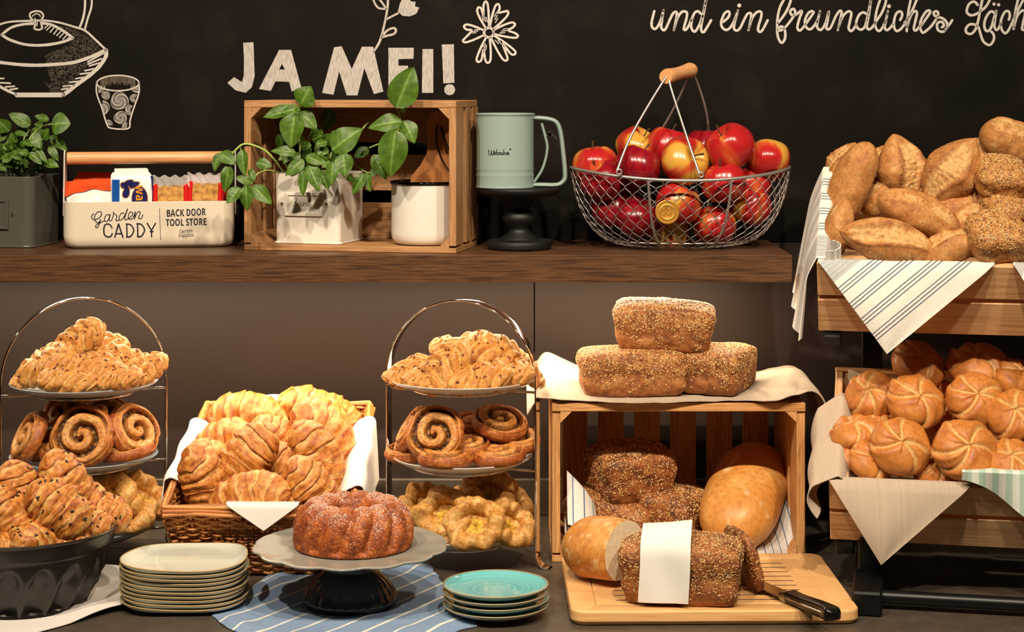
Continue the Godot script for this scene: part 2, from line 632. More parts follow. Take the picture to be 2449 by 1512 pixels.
func setting() -> void:
	# wall behind: chalkboard above, smooth panels below the shelf
	var w := thing("wall_back", "dark chalkboard wall with white chalk lettering and drawings", "wall", Vector3.ZERO, "", "structure")
	part(w, "chalkboard", Geo.new().box(Vector3(0, 1.285, -0.02), Vector3(4.4, 1.67, 0.04), 0.0), M.board)
	var jx := at(1278, 900, 0).x
	part(w, "panel", Geo.new().box(Vector3((jx - 0.0008 - 2.2) / 2, 0.2495, -0.02), Vector3(jx - 0.0008 + 2.2, 0.397, 0.04), 0.0006), M.panel)
	part(w, "panel", Geo.new().box(Vector3((jx + 0.0008 + 2.2) / 2, 0.2495, -0.02), Vector3(2.2 - jx - 0.0008, 0.397, 0.04), 0.0006), M.panel)
	part(w, "panel_backing", Geo.new().box(Vector3(0, -0.24, -0.05), Vector3(4.4, 1.42, 0.02), 0.0), M.black)
	# stone upstand behind the counter
	var t := thing("trim_1", "low dark stone upstand along the back of the counter", "upstand", Vector3.ZERO, "", "structure")
	var y1 := at(0, 1147, 0.012).y
	part(t, "tile", Geo.new().box(Vector3(0, y1 / 2, 0.006), Vector3(4.4, y1, 0.012), 0.0012), M.stone)
	# counter
	var c := thing("countertop", "dark grey brown stone countertop under the baked goods", "countertop", Vector3.ZERO)
	var zj := on_counter(1200, 1312).z
	part(c, "slab", Geo.new().box(Vector3(0, -0.02, (zj - 0.001) / 2), Vector3(4.39, 0.04, zj - 0.001), 0.0008), M.stone)
	part(c, "slab", Geo.new().box(Vector3(0, -0.02, (zj + 0.001 + 0.86) / 2), Vector3(4.39, 0.04, 0.86 - zj - 0.001), 0.0008), M.stone)
	part(c, "cabinet_front", Geo.new().box(Vector3(0, -0.48, 0.40), Vector3(4.39, 0.88, 0.80), 0.002), mat(Color(0.16, 0.12, 0.09), 0.5))
	# the rest of the room
	var plaster := mat(Color(0.42, 0.36, 0.30), 0.9)
	for e in [["wall_left", Vector3(-2.25, 0.6, 2.2), Vector3(0.1, 3.04, 4.5), "plain warm grey side wall beyond the potted herbs"], ["wall_right", Vector3(2.25, 0.6, 2.2), Vector3(0.1, 3.04, 4.5), "plain warm grey side wall beyond the bread rack"], ["wall_front", Vector3(0, 0.6, 4.45), Vector3(4.6, 3.04, 0.1), "plain warm grey wall facing the counter"]]:
		var o := single(e[0], Geo.new().box(e[1], e[2], 0.0), plaster, e[3], "wall")
		o.set_meta("kind", "structure")
	var fl := single("floor", Geo.new().box(Vector3(0, -0.97, 2.2), Vector3(4.6, 0.1, 4.6), 0.0), mat(Color(0.30, 0.22, 0.15), 0.5), "brown floor in front of the counter", "floor")
	fl.set_meta("kind", "structure")
	var ce := single("ceiling", Geo.new().box(Vector3(0, 2.17, 2.2), Vector3(4.6, 0.1, 4.6), 0.0), mat(Color(0.55, 0.50, 0.44), 0.9), "plain ceiling above the counter", "ceiling")
	ce.set_meta("kind", "structure")
	# shelf
	var s := thing("wall_shelf", "thick dark brown wooden shelf board fixed to the chalkboard wall", "shelf", Vector3(0, 0.453, 0))
	var xr := at(1895, 640, 0.28).x
	part(s, "board", Geo.new().box(Vector3((xr - 1.3) / 2, -0.0205, 0.14), Vector3(xr + 1.3, 0.041, 0.28), 0.0012), wood("dark", M.t_dark, 0, 0.42, 1.3))

# ---------------------------------------------------------------- chalk
var ck_o := Vector2.ZERO
var ck_s := 1.0
const CHALK_Z := 0.0004

func ck(p: Vector2) -> Vector3:
	return at(ck_o.x + p.x / ck_s, ck_o.y + p.y / ck_s, CHALK_Z)

# a chalk stroke: flat ribbon along a smooth path
func stroke(g: Geo, nums: Array, w: float, z := 0.0, round_path := true) -> void:
	var p := []
	for k in range(0, nums.size(), 2):
		p.append(ck(Vector2(nums[k], nums[k + 1])) + Vector3(0, 0, z))
	ribbon(g, smooth(p, 5) if round_path and p.size() > 2 else PackedVector3Array(p), w / ck_s * EYE.z / FOCAL)

func ribbon(g: Geo, q: PackedVector3Array, w: float, nrm := Vector3.BACK) -> void:
	var m := q.size()
	var side := PackedVector3Array()
	for k in m:
		var tg := (q[mini(k + 1, m - 1)] - q[maxi(k - 1, 0)]).normalized()
		side.append(nrm.cross(tg).normalized())
	var rag := func(k: int) -> float: return w * 0.5 * (1.0 + 0.10 * n3(q[k], 900.0))
	for k in m - 1:
		g.quad(q[k] + side[k] * rag.call(k), q[k + 1] + side[k + 1] * rag.call(k + 1), q[k + 1] - side[k + 1] * rag.call(k + 1), q[k] - side[k] * rag.call(k), nrm)
	for e in [0, m - 1]:   # round ends
		var dirn := (q[0] - q[1]) if e == 0 else (q[m - 1] - q[m - 2])
		dirn = dirn.normalized()
		for s in 5:
			var a := -PI / 2 + PI * s / 5
			var b := -PI / 2 + PI * (s + 1) / 5
			g.tri(q[e], q[e] + (side[e] * sin(a) + dirn * cos(a)) * w * 0.5, q[e] + (side[e] * sin(b) + dirn * cos(b)) * w * 0.5, nrm)

func dot_mark(g: Geo, x: float, y: float, r: float) -> void:
	for s in 12:
		g.tri(ck(Vector2(x, y)), ck(Vector2(x + cos(TAU * s / 12) * r, y + sin(TAU * s / 12) * r)), ck(Vector2(x + cos(TAU * (s + 1) / 12) * r, y + sin(TAU * (s + 1) / 12) * r)), Vector3.BACK)

func flat_poly(g: Geo, nums: Array) -> void:
	var q := PackedVector2Array()
	for k in range(0, nums.size(), 2):
		q.append(Vector2(nums[k], nums[k + 1]))
	var tr := Geometry2D.triangulate_polygon(q)
	for k in range(0, tr.size(), 3):
		g.tri(ck(q[tr[k]]), ck(q[tr[k + 1]]), ck(q[tr[k + 2]]), Vector3.BACK)

func chalk() -> void:
	var wall := get_node("wall_back")
	# handwriting
	var g := Geo.new()
	ck_s = 7.653
	ck_o = Vector2(1540, 0)
	for s in [
		[190, 205, 165, 300, 140, 420, 150, 495, 205, 530, 262, 470, 312, 360, 340, 260, 358, 190],
		[358, 190, 345, 260, 328, 380, 318, 500, 360, 553, 405, 515, 470, 370, 530, 250, 580, 215, 602, 245, 595, 330, 570, 450, 550, 548],
		[552, 540, 610, 340, 680, 230, 745, 208, 788, 240, 780, 330, 742, 470, 730, 535, 765, 545, 815, 480, 870, 350],
		[1040, 250, 990, 207, 930, 235, 885, 330, 865, 450, 880, 540, 930, 578, 980, 520, 1040, 390, 1085, 230, 1140, -30],
		[1146, -30, 1095, 230, 1052, 450, 1050, 555, 1090, 590, 1140, 525, 1230, 370],
		[1450, 400, 1540, 322, 1568, 245, 1540, 207, 1480, 240, 1432, 340, 1412, 430, 1440, 510, 1505, 548, 1575, 510, 1640, 405, 1690, 280, 1720, 190],
		[1720, 190, 1690, 300, 1657, 430, 1650, 525, 1700, 560, 1762, 510, 1830, 370, 1890, 262, 1940, 238, 1965, 275, 1942, 430, 1915, 550],
		[1918, 535, 1975, 350, 2040, 245, 2110, 208, 2152, 235, 2140, 335, 2095, 480, 2095, 565, 2140, 580, 2190, 515, 2265, 370]]:
		stroke(g, s, 46)
	dot_mark(g, 1745, 100, 38)
	ck_o = Vector2(1840, 0)
	for s in [
		[280, -30, 195, 130, 155, 300, 142, 480, 147, 620, 178, 730, 230, 785, 280, 720, 292, 610, 272, 530, 225, 484, 172, 515, 160, 545, 195, 560, 260, 525, 330, 455, 420, 335, 455, 275],
		[160, 420, 270, 275, 350, 130, 402, -30],
		[455, 275, 475, 215, 440, 162, 392, 190, 386, 245, 440, 285, 510, 252, 580, 200, 592, 232, 550, 340, 512, 500, 555, 560, 612, 510, 690, 405, 790, 262, 808, 222, 760, 207, 695, 265, 652, 380, 670, 490, 735, 538, 805, 490, 880, 370, 925, 205],
		[925, 205, 897, 330, 872, 480, 920, 548, 982, 510, 1040, 390, 1090, 205, 1062, 400, 1042, 505, 1080, 538, 1130, 490, 1220, 290, 1290, 198, 1322, 232, 1290, 400, 1252, 548],
		[1256, 530, 1320, 345, 1400, 235, 1468, 208, 1500, 252, 1472, 400, 1450, 515, 1490, 568, 1542, 530, 1590, 445],
		[1770, 252, 1720, 227, 1652, 262, 1602, 360, 1590, 450, 1622, 520, 1690, 540, 1750, 480, 1792, 330, 1832, 130, 1862, -30],
		[1864, -30, 1822, 260, 1787, 450, 1792, 518, 1832, 538, 1890, 490, 1962, 380, 2060, 230, 2120, 80, 2140, -30],
		[2035, -30, 1962, 200, 1937, 400, 1952, 515, 2010, 568, 2072, 500, 2132, 370, 2170, 200],
		[2170, 200, 2132, 380, 2112, 500, 2150, 553, 2212, 510, 2270, 430],
		[2395, 365, 2428, 290, 2420, 225, 2370, 210, 2312, 270, 2280, 400, 2287, 510, 2332, 568, 2400, 535, 2460, 465, 2520, 370]]:
		stroke(g, s, 46)
	dot_mark(g, 2190, 115, 36)
	ck_o = Vector2(2129, 0)
	for s in [
		[380, -30, 335, 200, 315, 400, 302, 568],
		[495, -30, 430, 130, 350, 300, 260, 420],
		[306, 500, 360, 325, 420, 222, 470, 205, 490, 250, 452, 420, 432, 525, 470, 560, 525, 495, 600, 410],
		[560, 480, 650, 350, 732, 225, 702, 190, 640, 232, 562, 370, 545, 480, 560, 550, 595, 598, 650, 570, 750, 480, 850, 340],
		[850, 340, 880, 250, 850, 207, 802, 222, 802, 270, 860, 310, 950, 332, 1030, 400, 1042, 490, 992, 568, 930, 580, 870, 540, 858, 450, 900, 402, 960, 410, 980, 468, 945, 500],
		[1000, 555, 1090, 440, 1135, 370],
		[1600, 90, 1560, 42, 1510, 32, 1440, 80, 1402, 180, 1412, 240, 1480, 280, 1570, 258, 1660, 200, 1760, 110, 1835, -30],
		[1690, -30, 1645, 200, 1605, 400, 1560, 540, 1480, 620, 1402, 600, 1382, 540, 1430, 462, 1500, 442, 1570, 462, 1620, 510, 1652, 620, 1700, 750, 1770, 812, 1830, 820, 1882, 760, 1902, 680, 1882, 610, 1850, 580],
		[1900, 232, 1850, 207, 1782, 270, 1732, 380, 1722, 480, 1752, 560, 1800, 565, 1852, 490, 1900, 330, 1940, 200],
		[1940, 200, 1922, 330, 1907, 480, 1940, 548, 1982, 520, 2030, 420],
		[2170, 360, 2190, 290, 2170, 212, 2110, 210, 2052, 300, 2022, 420, 2042, 540, 2100, 608, 2160, 560, 2230, 420, 2290, 280, 2360, 140, 2450, -30],
		[2345, -30, 2292, 200, 2267, 400, 2260, 528],
		[2264, 500, 2320, 305, 2400, 205, 2450, 195, 2470, 250, 2430, 420, 2415, 530, 2450, 550]]:
		stroke(g, s, 46)
	dot_mark(g, 1900, 75, 30)
	dot_mark(g, 1985, 88, 30)
	part(wall, "chalk_handwriting", g, M.chalk_line, "white chalk handwriting reading und ein freundliches Läch")
	# block letters
	g = Geo.new()
	ck_s = 3.309
	ck_o = Vector2(530, 0)
	flat_poly(g, [170, 338, 252, 335, 262, 600, 240, 690, 190, 735, 110, 715, 45, 655, 100, 610, 160, 650, 175, 600, 178, 480])
	flat_poly(g, [455, 395, 502, 395, 502, 470, 478, 505, 455, 550, 500, 550, 500, 646, 425, 645, 390, 720, 295, 705])
	flat_poly(g, [502, 395, 550, 395, 630, 690, 555, 725, 535, 650, 500, 646, 500, 550, 478, 505, 502, 470])
	flat_poly(g, [890, 375, 950, 365, 1030, 545, 1110, 370, 1200, 370, 1280, 725, 1205, 745, 1130, 540, 1075, 755, 990, 755, 930, 565, 885, 750, 795, 735])
	flat_poly(g, [1320, 378, 1520, 378, 1520, 465, 1400, 468, 1400, 520, 1475, 520, 1470, 590, 1400, 600, 1400, 660, 1500, 660, 1500, 735, 1320, 735])
	flat_poly(g, [1590, 388, 1675, 388, 1675, 735, 1585, 735])
	flat_poly(g, [1742, 352, 1838, 350, 1842, 655, 1755, 660])
	dot_mark(g, 1805, 710, 44)
	part(wall, "chalk_lettering", g, M.chalk, "filled white chalk capitals reading JA MEI!")
	# tulip
	g = Geo.new()
	stroke(g, [1318, -30, 1310, 80, 1282, 220, 1250, 330, 1205, 405], 18)
	stroke(g, [1302, 70, 1240, 62, 1205, 10, 1200, -20], 16)
	stroke(g, [1302, 70, 1270, 20, 1240, -15], 16)
	stroke(g, [1265, 297, 1310, 242, 1362, 222, 1380, 245, 1360, 270, 1320, 280, 1265, 297], 18)
	stroke(g, [1305, 152, 1395, 105], 16)
	flat_poly(g, [1395, 90, 1410, 30, 1440, -30, 1490, -30, 1495, 10, 1535, 15, 1530, 50, 1565, 60, 1540, 110, 1490, 130, 1430, 125])
	part(wall, "chalk_tulip", g, M.chalk, "chalk drawing of a tulip")
	# daisy
	g = Geo.new()
	var c := Vector2(2115, 258)
	stroke(g, circle_nums(c, 38), 20)
	for e in [[2030, 60, 2085, 14, 2072, 122], [2192, 34, 2264, 88, 2188, 100], [2322, 190, 2345, 282, 2268, 240], [2322, 428, 2256, 478, 2225, 350], [2106, 498, 2030, 490, 2072, 392], [1910, 322, 1918, 208, 1980, 242]]:
		var t1 := Vector2(e[0], e[1])
		var t2 := Vector2(e[2], e[3])
		var nt := Vector2(e[4], e[5])
		var mid := (t1 + t2) * 0.5
		var d1 := (t1 - c).normalized()
		var d2 := (t2 - c).normalized()
		var s1 := (t1 - t2).normalized()
		var a1 := c + d1 * 40.0 + s1 * 8.0
		var a2 := c + d2 * 40.0 - s1 * 8.0
		var q := [a1, (a1 + t1) * 0.5 + s1 * 16.0, t1 + s1 * 20.0 - d1 * 24.0, t1, t1 - s1 * 20.0 - d1 * 22.0, nt, t2 + s1 * 20.0 - d2 * 22.0, t2, t2 - s1 * 20.0 - d2 * 24.0, (a2 + t2) * 0.5 - s1 * 16.0, a2]
		var nums := []
		for p in q:
			nums.append_array([p.x, p.y])
		stroke(g, nums, 17)
		for k in 3:
			var b := c.lerp(nt, 0.55 + 0.1 * k) + s1 * (k - 1) * 14.0
			stroke(g, [b.x, b.y, b.x + (mid - c).normalized().x * 40, b.y + (mid - c).normalized().y * 40], 7)
	part(wall, "chalk_flower", g, M.chalk_line, "chalk drawing of a daisy flower")
	# tureen and cup
	g = Geo.new()
	ck_s = 4.58
	ck_o = Vector2.ZERO
	stroke(g, [-30, 278, 100, 240, 330, 228, 480, 225, 640, 245, 800, 290, 930, 335, 1040, 430, 1162, 548], 22)
	stroke(g, [372, 312, 385, 252, 332, 190, 332, 145, 390, 122, 450, 132, 475, 178, 448, 232, 460, 310, 412, 326, 372, 312], 20)
	stroke(g, [355, 178, 392, 152, 432, 162, 440, 180], 12)
	stroke(g, [380, 200, 405, 235, 405, 282], 11)
	stroke(g, [18, 380, 120, 303, 250, 267, 370, 258], 28)
	stroke(g, [468, 255, 560, 270, 680, 330, 800, 415], 28)
	stroke(g, [18, 380, 100, 432, 250, 482, 400, 497, 560, 485, 700, 455, 800, 415], 30)
	for e in [[532, 268, 490, 310], [560, 280, 512, 330], [592, 300, 550, 352], [630, 320, 590, 375], [668, 340, 622, 390], [700, 360, 652, 412], [735, 380, 690, 430], [770, 402, 722, 438]]:
		stroke(g, e, 13)
	stroke(g, [-30, 680, 200, 706, 400, 715, 600, 705, 800, 685, 950, 640, 1080, 585, 1160, 548], 36)
	stroke(g, [1162, 548, 1160, 615, 1100, 712, 1000, 810, 850, 922, 690, 1045], 42)
	for e in [[1140, 580, 962, 678], [1110, 642, 965, 702], [1088, 690, 980, 722], [1030, 752, 930, 775], [980, 798, 880, 812], [920, 846, 830, 862], [870, 890, 760, 902], [810, 935, 695, 945], [760, 968, 675, 980], [-30, 860, 40, 860], [-30, 905, 112, 912], [60, 952, 158, 945], [110, 982, 190, 970]]:
		stroke(g, e, 18)
	stroke(g, [-30, 930, 60, 982, 175, 1035], 30)
	stroke(g, [185, 1040, 690, 1040], 52, 0.0, false)
	stroke(g, [930, -30, 930, 80, 910, 200, 875, 295], 25)
	stroke(g, [1006, -30, 1000, 80, 962, 200, 930, 320], 22)
	part(wall, "chalk_tureen", g, M.chalk_line, "chalk drawing of a lidded tureen")
	g = Geo.new()
	var r2 := RandomNumberGenerator.new()
	r2.seed = 5
	for poly in [[600, 270, 800, 310, 1000, 420, 1120, 545, 900, 640, 700, 690, 500, 690, 485, 620, 560, 570, 680, 530, 770, 470, 815, 410, 720, 340], [515, 735, 700, 715, 965, 680, 930, 760, 830, 850, 700, 1010, 545, 1010, 530, 950, 490, 915, 560, 880, 530, 800]]:
		var q := PackedVector2Array()
		for k in range(0, poly.size(), 2):
			q.append(Vector2(poly[k], poly[k + 1]))
		for k in 9000:
			var p := Vector2(r2.randf_range(480, 1120), r2.randf_range(260, 1020))
			if Geometry2D.is_point_in_polygon(p, q) and n3(Vector3(p.x, p.y, 0), 0.02) > -0.45:
				var r := r2.randf_range(2.0, 4.2)
				var a := r2.randf() * TAU
				g.tri(ck(p + Vector2(cos(a), sin(a)) * r), ck(p + Vector2(cos(a + 2.1), sin(a + 2.1)) * r), ck(p + Vector2(cos(a + 4.2), sin(a + 4.2)) * r), Vector3.BACK)
	part(wall, "chalk_stipple", g, M.chalk_dim).set_meta("kind", "stuff")
	g = Geo.new()
	var ell := []
	for k in 25:
		ell.append_array([1292 + 230 * cos(TAU * k / 24) , 910 + 84 * sin(TAU * k / 24)])
	stroke(g, ell, 16)
	stroke(g, [1060, 895, 1058, 1020, 1115, 1180, 1150, 1300, 1182, 1385, 1225, 1405, 1330, 1415, 1415, 1400, 1425, 1320, 1460, 1200, 1510, 1060, 1525, 990, 1522, 900], 16)
	for e in [[1310, 1105, 95, -9, 99], [1160, 1045, 42, -9, 99], [1320, 1290, 68, -9, 99], [1112, 1180, 84, -1.35, 1.1], [1425, 1205, 52, 1.2, 5.2], [1468, 1075, 42, 0.9, 5.6], [1170, 1372, 60, -1.5, 0.0], [1385, 1400, 50, 3.2, 4.9], [1075, 945, 75, 0.0, 1.5], [1515, 945, 75, 1.6, 3.1]]:
		var rr: float = e[2]
		while rr > 3.0:
			var ring := []
			var full: bool = e[3] < -5
			for k in 19:
				var a: float = TAU * k / 18 if full else lerpf(e[3], e[4], k / 18.0)
				var w := rr * (1.0 + 0.06 * sin(a * 3 + rr))
				ring.append_array([e[0] + cos(a) * w, e[1] + sin(a) * w])
			stroke(g, ring, 5)
			rr -= 11.0
	part(wall, "chalk_cup", g, M.chalk_line, "chalk drawing of a beaker with swirls")
	g = Geo.new()
	for k in 60:
		var x := 1100.0 + 385.0 * k / 60 + r2.randf_range(-3, 3)
		var dx := (x - 1292) / 225.0
		var top := 910 - 76 * sqrt(maxf(0, 1 - dx * dx))
		stroke(g, [x, top, x + 3, top + r2.randf_range(60, 105)], r2.randf_range(2, 4))
	part(wall, "chalk_hatching", g, M.chalk_dim).set_meta("kind", "stuff")

func circle_nums(c: Vector2, r: float) -> Array:
	var o := []
	for k in 17:
		o.append_array([c.x + cos(TAU * k / 16) * r, c.y + sin(TAU * k / 16) * r])
	return o

# ---------------------------------------------------------------- on the shelf
# point of a rounded rectangle's outline, u 0..1
func rrect(u: float, hw: float, hd: float, r: float) -> Vector2:
	var a := u * TAU
	var s := Vector2(cos(a), sin(a))
	# eight stretches: corner arcs and sides
	var k := int(u * 4.0) % 4
	var f := u * 4.0 - int(u * 4.0)
	var cs := [Vector2(hw - r, hd - r), Vector2(-hw + r, hd - r), Vector2(-hw + r, -hd + r), Vector2(hw - r, -hd + r)]
	var b := k * PI / 2
	if f < 0.7:
		var ang := b + f / 0.7 * PI / 2
		return cs[k] + Vector2(cos(ang), sin(ang)) * r
	var e: Vector2 = cs[k] + Vector2(cos(b + PI / 2), sin(b + PI / 2)) * r
	var e2: Vector2 = cs[(k + 1) % 4] + Vector2(cos(b + PI / 2), sin(b + PI / 2)) * r
	return e.lerp(e2, (f - 0.7) / 0.3)

# an open tub on a rounded rectangle: profile of (inset, height, corner radius)
func tub(hw: float, hd: float, prof: Array, nu := 64) -> Geo:
	var g := Geo.new()
	var m := prof.size() - 1
	g.grid(nu, m, func(u, w):
		var q: Vector3 = prof[int(round(w * m))]
		if q.z < 0:
			return Vector3(0, q.y, 0)
		var p := rrect(u, hw - q.x, hd - q.x, maxf(0.0004, q.z))
		return Vector3(p.x, q.y, p.y), true, 1)
	return g

func strokes(g: Geo, list: Array, w: float, f: Callable, nrm: Vector3) -> void:
	for s in list:
		var p := []
		for k in range(0, s.size(), 2):
			p.append(f.call(s[k], s[k + 1]))
		ribbon(g, smooth(p, 5) if p.size() > 2 else PackedVector3Array(p), w, nrm)

func text(parent: Node, called: String, words: String, size: float, xf: Transform3D, m: Material, bold := true, italic := false, sx := 1.0, family := "Droid Sans") -> MeshInstance3D:
	var f := SystemFont.new()
	f.font_names = PackedStringArray([family])
	if bold:
		f.font_weight = 700
	f.font_italic = italic
	var tm := TextMesh.new()
	tm.font = f
	tm.text = words
	tm.font_size = 64
	tm.pixel_size = size / 64.0
	tm.depth = 0.0003
	var o := part(parent, called, tm, m)
	o.transform = xf * Transform3D(Basis.from_scale(Vector3(sx, 1, 1)), Vector3.ZERO)
	return o

func leaf_meshes() -> void:
	M.leaves = []
	for k in 5:
		var g := Geo.new()
		g.colored = true
		var wid: float = [0.30, 0.36, 0.27, 0.40, 0.33][k]
		var bend: float = [0.25, 0.12, 0.40, 0.20, 0.32][k]
		var cup: float = [0.5, 0.9, 0.35, 0.7, -0.35][k]
		g.grid(14, 18, func(u, w):
			var s: float = u * 2.0 - 1.0
			var ww: float = wid * pow(sin(PI * pow(clampf(w, 0.0, 1.0), 0.85)), 0.75) * (1.0 - 0.25 * w)
			var x := s * ww
			var vein: float = absf(fposmod(w * 5.5 - absf(s) * 1.1, 1.0) - 0.5) * 2.0
			var puck := 0.022 * sin(vein * PI * 0.5) * (1.0 - absf(s) * 0.6) * sin(w * PI)
			var z: float = -bend * w * w + cup * x * x + puck - 0.03 * exp(-s * s * 60.0)
			z += 0.03 * sin(w * 9.0 + k * 2.0) * s
			var mid: float = exp(-s * s * 90.0)
			var edge := smoothstep(0.12, 0.0, vein) * 0.5 * (1.0 - absf(s))
			var base := lin(54, 86, 20).lerp(lin(88, 122, 36), 0.5 + 0.5 * n3(Vector3(x, w, k), 5.0))
			g.cc = base.lerp(lin(135, 172, 82), clampf(mid * 0.6 + edge * 0.45, 0, 1))
			return Vector3(x, w, z))
		M.leaves.append(g.mesh())
	var m := mat(Color.WHITE, 0.46)
	m.vertex_color_use_as_albedo = true
	m.backlight_enabled = true
	m.backlight = Color(0.42, 0.52, 0.20)
	m.cull_mode = BaseMaterial3D.CULL_DISABLED
	M.leaf = m
	M.leafstem = mat(Color(0.62, 0.72, 0.36), 0.5)

# a leaf from its base to its tip, turned to face nrm; wf widens it
func leaf(plant: Node3D, a: Vector3, b: Vector3, width: float, nrm: Vector3, kind: int) -> void:
	var y := b - a
	var z := (nrm - y.normalized() * nrm.dot(y.normalized())).normalized()
	var x := y.normalized().cross(z)
	var wid: float = [0.30, 0.36, 0.27, 0.40, 0.33][kind] * 2.0 * 0.82
	var o := part(plant, "leaf", M.leaves[kind], M.leaf)
	o.transform = Transform3D(Basis(x * width / wid, y, z * y.length() * 0.9), a - plant.position)

func herb(called: String, label: String, pos: Vector3, o: Vector2, s: float, z: float, leaves: Array, stems: Array, fill: Array) -> void:
	var p := thing(called, label, "basil", pos)
	var k := 0
	for e in leaves:
		var dz: float = e[5] if e.size() > 5 else 0.0
		var a := at(o.x + e[0] / s, o.y + e[1] / s, z + dz)
		var tilt: float = e[6] if e.size() > 6 else 0.35
		var b := at(o.x + e[2] / s, o.y + e[3] / s, z + dz + tilt * 0.03)
		var nrm := Vector3(rng.randf_range(-0.35, 0.35), rng.randf_range(0.15, 0.65), 1.0).normalized()
		leaf(p, a, b, e[4] * 0.90 / s * (EYE.z - z) / FOCAL, nrm, k % 5)
		k += 1
	var r2 := RandomNumberGenerator.new()
	r2.seed = int(s * 100)
	for j in fill.size():    # small leaves among the large ones: a round patch each
		var f: Array = fill[j]
		for i in int(f[3]):
			var c: Vector2 = Vector2(f[0], f[1]) + Vector2.from_angle(r2.randf() * TAU) * sqrt(r2.randf()) * f[2]
			var dirn: Vector2 = Vector2.from_angle(r2.randf() * TAU) * r2.randf_range(55, 110)
			var zz: float = z + r2.randf_range(-0.035, 0.03)
			leaf(p, at(o.x + c.x / s, o.y + c.y / s, zz), at(o.x + (c.x + dirn.x) / s, o.y + (c.y + dirn.y) / s, zz + 0.012), r2.randf_range(45, 85) / s * (EYE.z - z) / FOCAL, Vector3(r2.randf_range(-0.6, 0.6), r2.randf_range(0.1, 0.9), 1.0).normalized(), r2.randi() % 5)
	for e in stems:
		var q := []
		for j in range(0, e.size() - 1, 2):
			q.append(at(o.x + e[j] / s, o.y + e[j + 1] / s, z - 0.008 - (0.02 if j == 0 else 0.0)) - pos)
		part(p, "stem", Geo.new().tube(smooth(q, 5), e[-1], 6), M.leafstem)

func pot_label(parent: Node3D, c: Vector3, hw: float, hh: float, m: Material, rivet_x: float) -> void:
	var f := Geo.new()
	var b := 0.0055
	for e in [[Vector3(0, hh - b / 2, 0), Vector3(hw * 2, b, 0.002)], [Vector3(0, -hh + b / 2, 0), Vector3(hw * 2, b, 0.002)], [Vector3(-hw + b / 2, 0, 0), Vector3(b, hh * 2 - b * 2, 0.002)], [Vector3(hw - b / 2, 0, 0), Vector3(b, hh * 2 - b * 2, 0.002)]]:
		f.box(c + e[0] + Vector3(0, 0, 0.0022), e[1], 0.0005)
	part(parent, "label_frame", f, m)
	part(parent, "label_card", Geo.new().box(c + Vector3(0, 0, 0.0009), Vector3(hw * 2 - b, hh * 2 - b, 0.0008), 0.0002), m)
	for s in [-1.0, 1.0]:
		var r := Geo.new().lathe([Vector2(0.0028, 0), Vector2(0.0026, 0.001), Vector2(0.0018, 0.002), Vector2(0, 0.0024)], 14)
		var o := part(parent, "rivet", r, M.chrome)
		o.transform = Transform3D(Basis(Vector3.RIGHT, PI / 2), c + Vector3(s * rivet_x, 0, 0.0004))

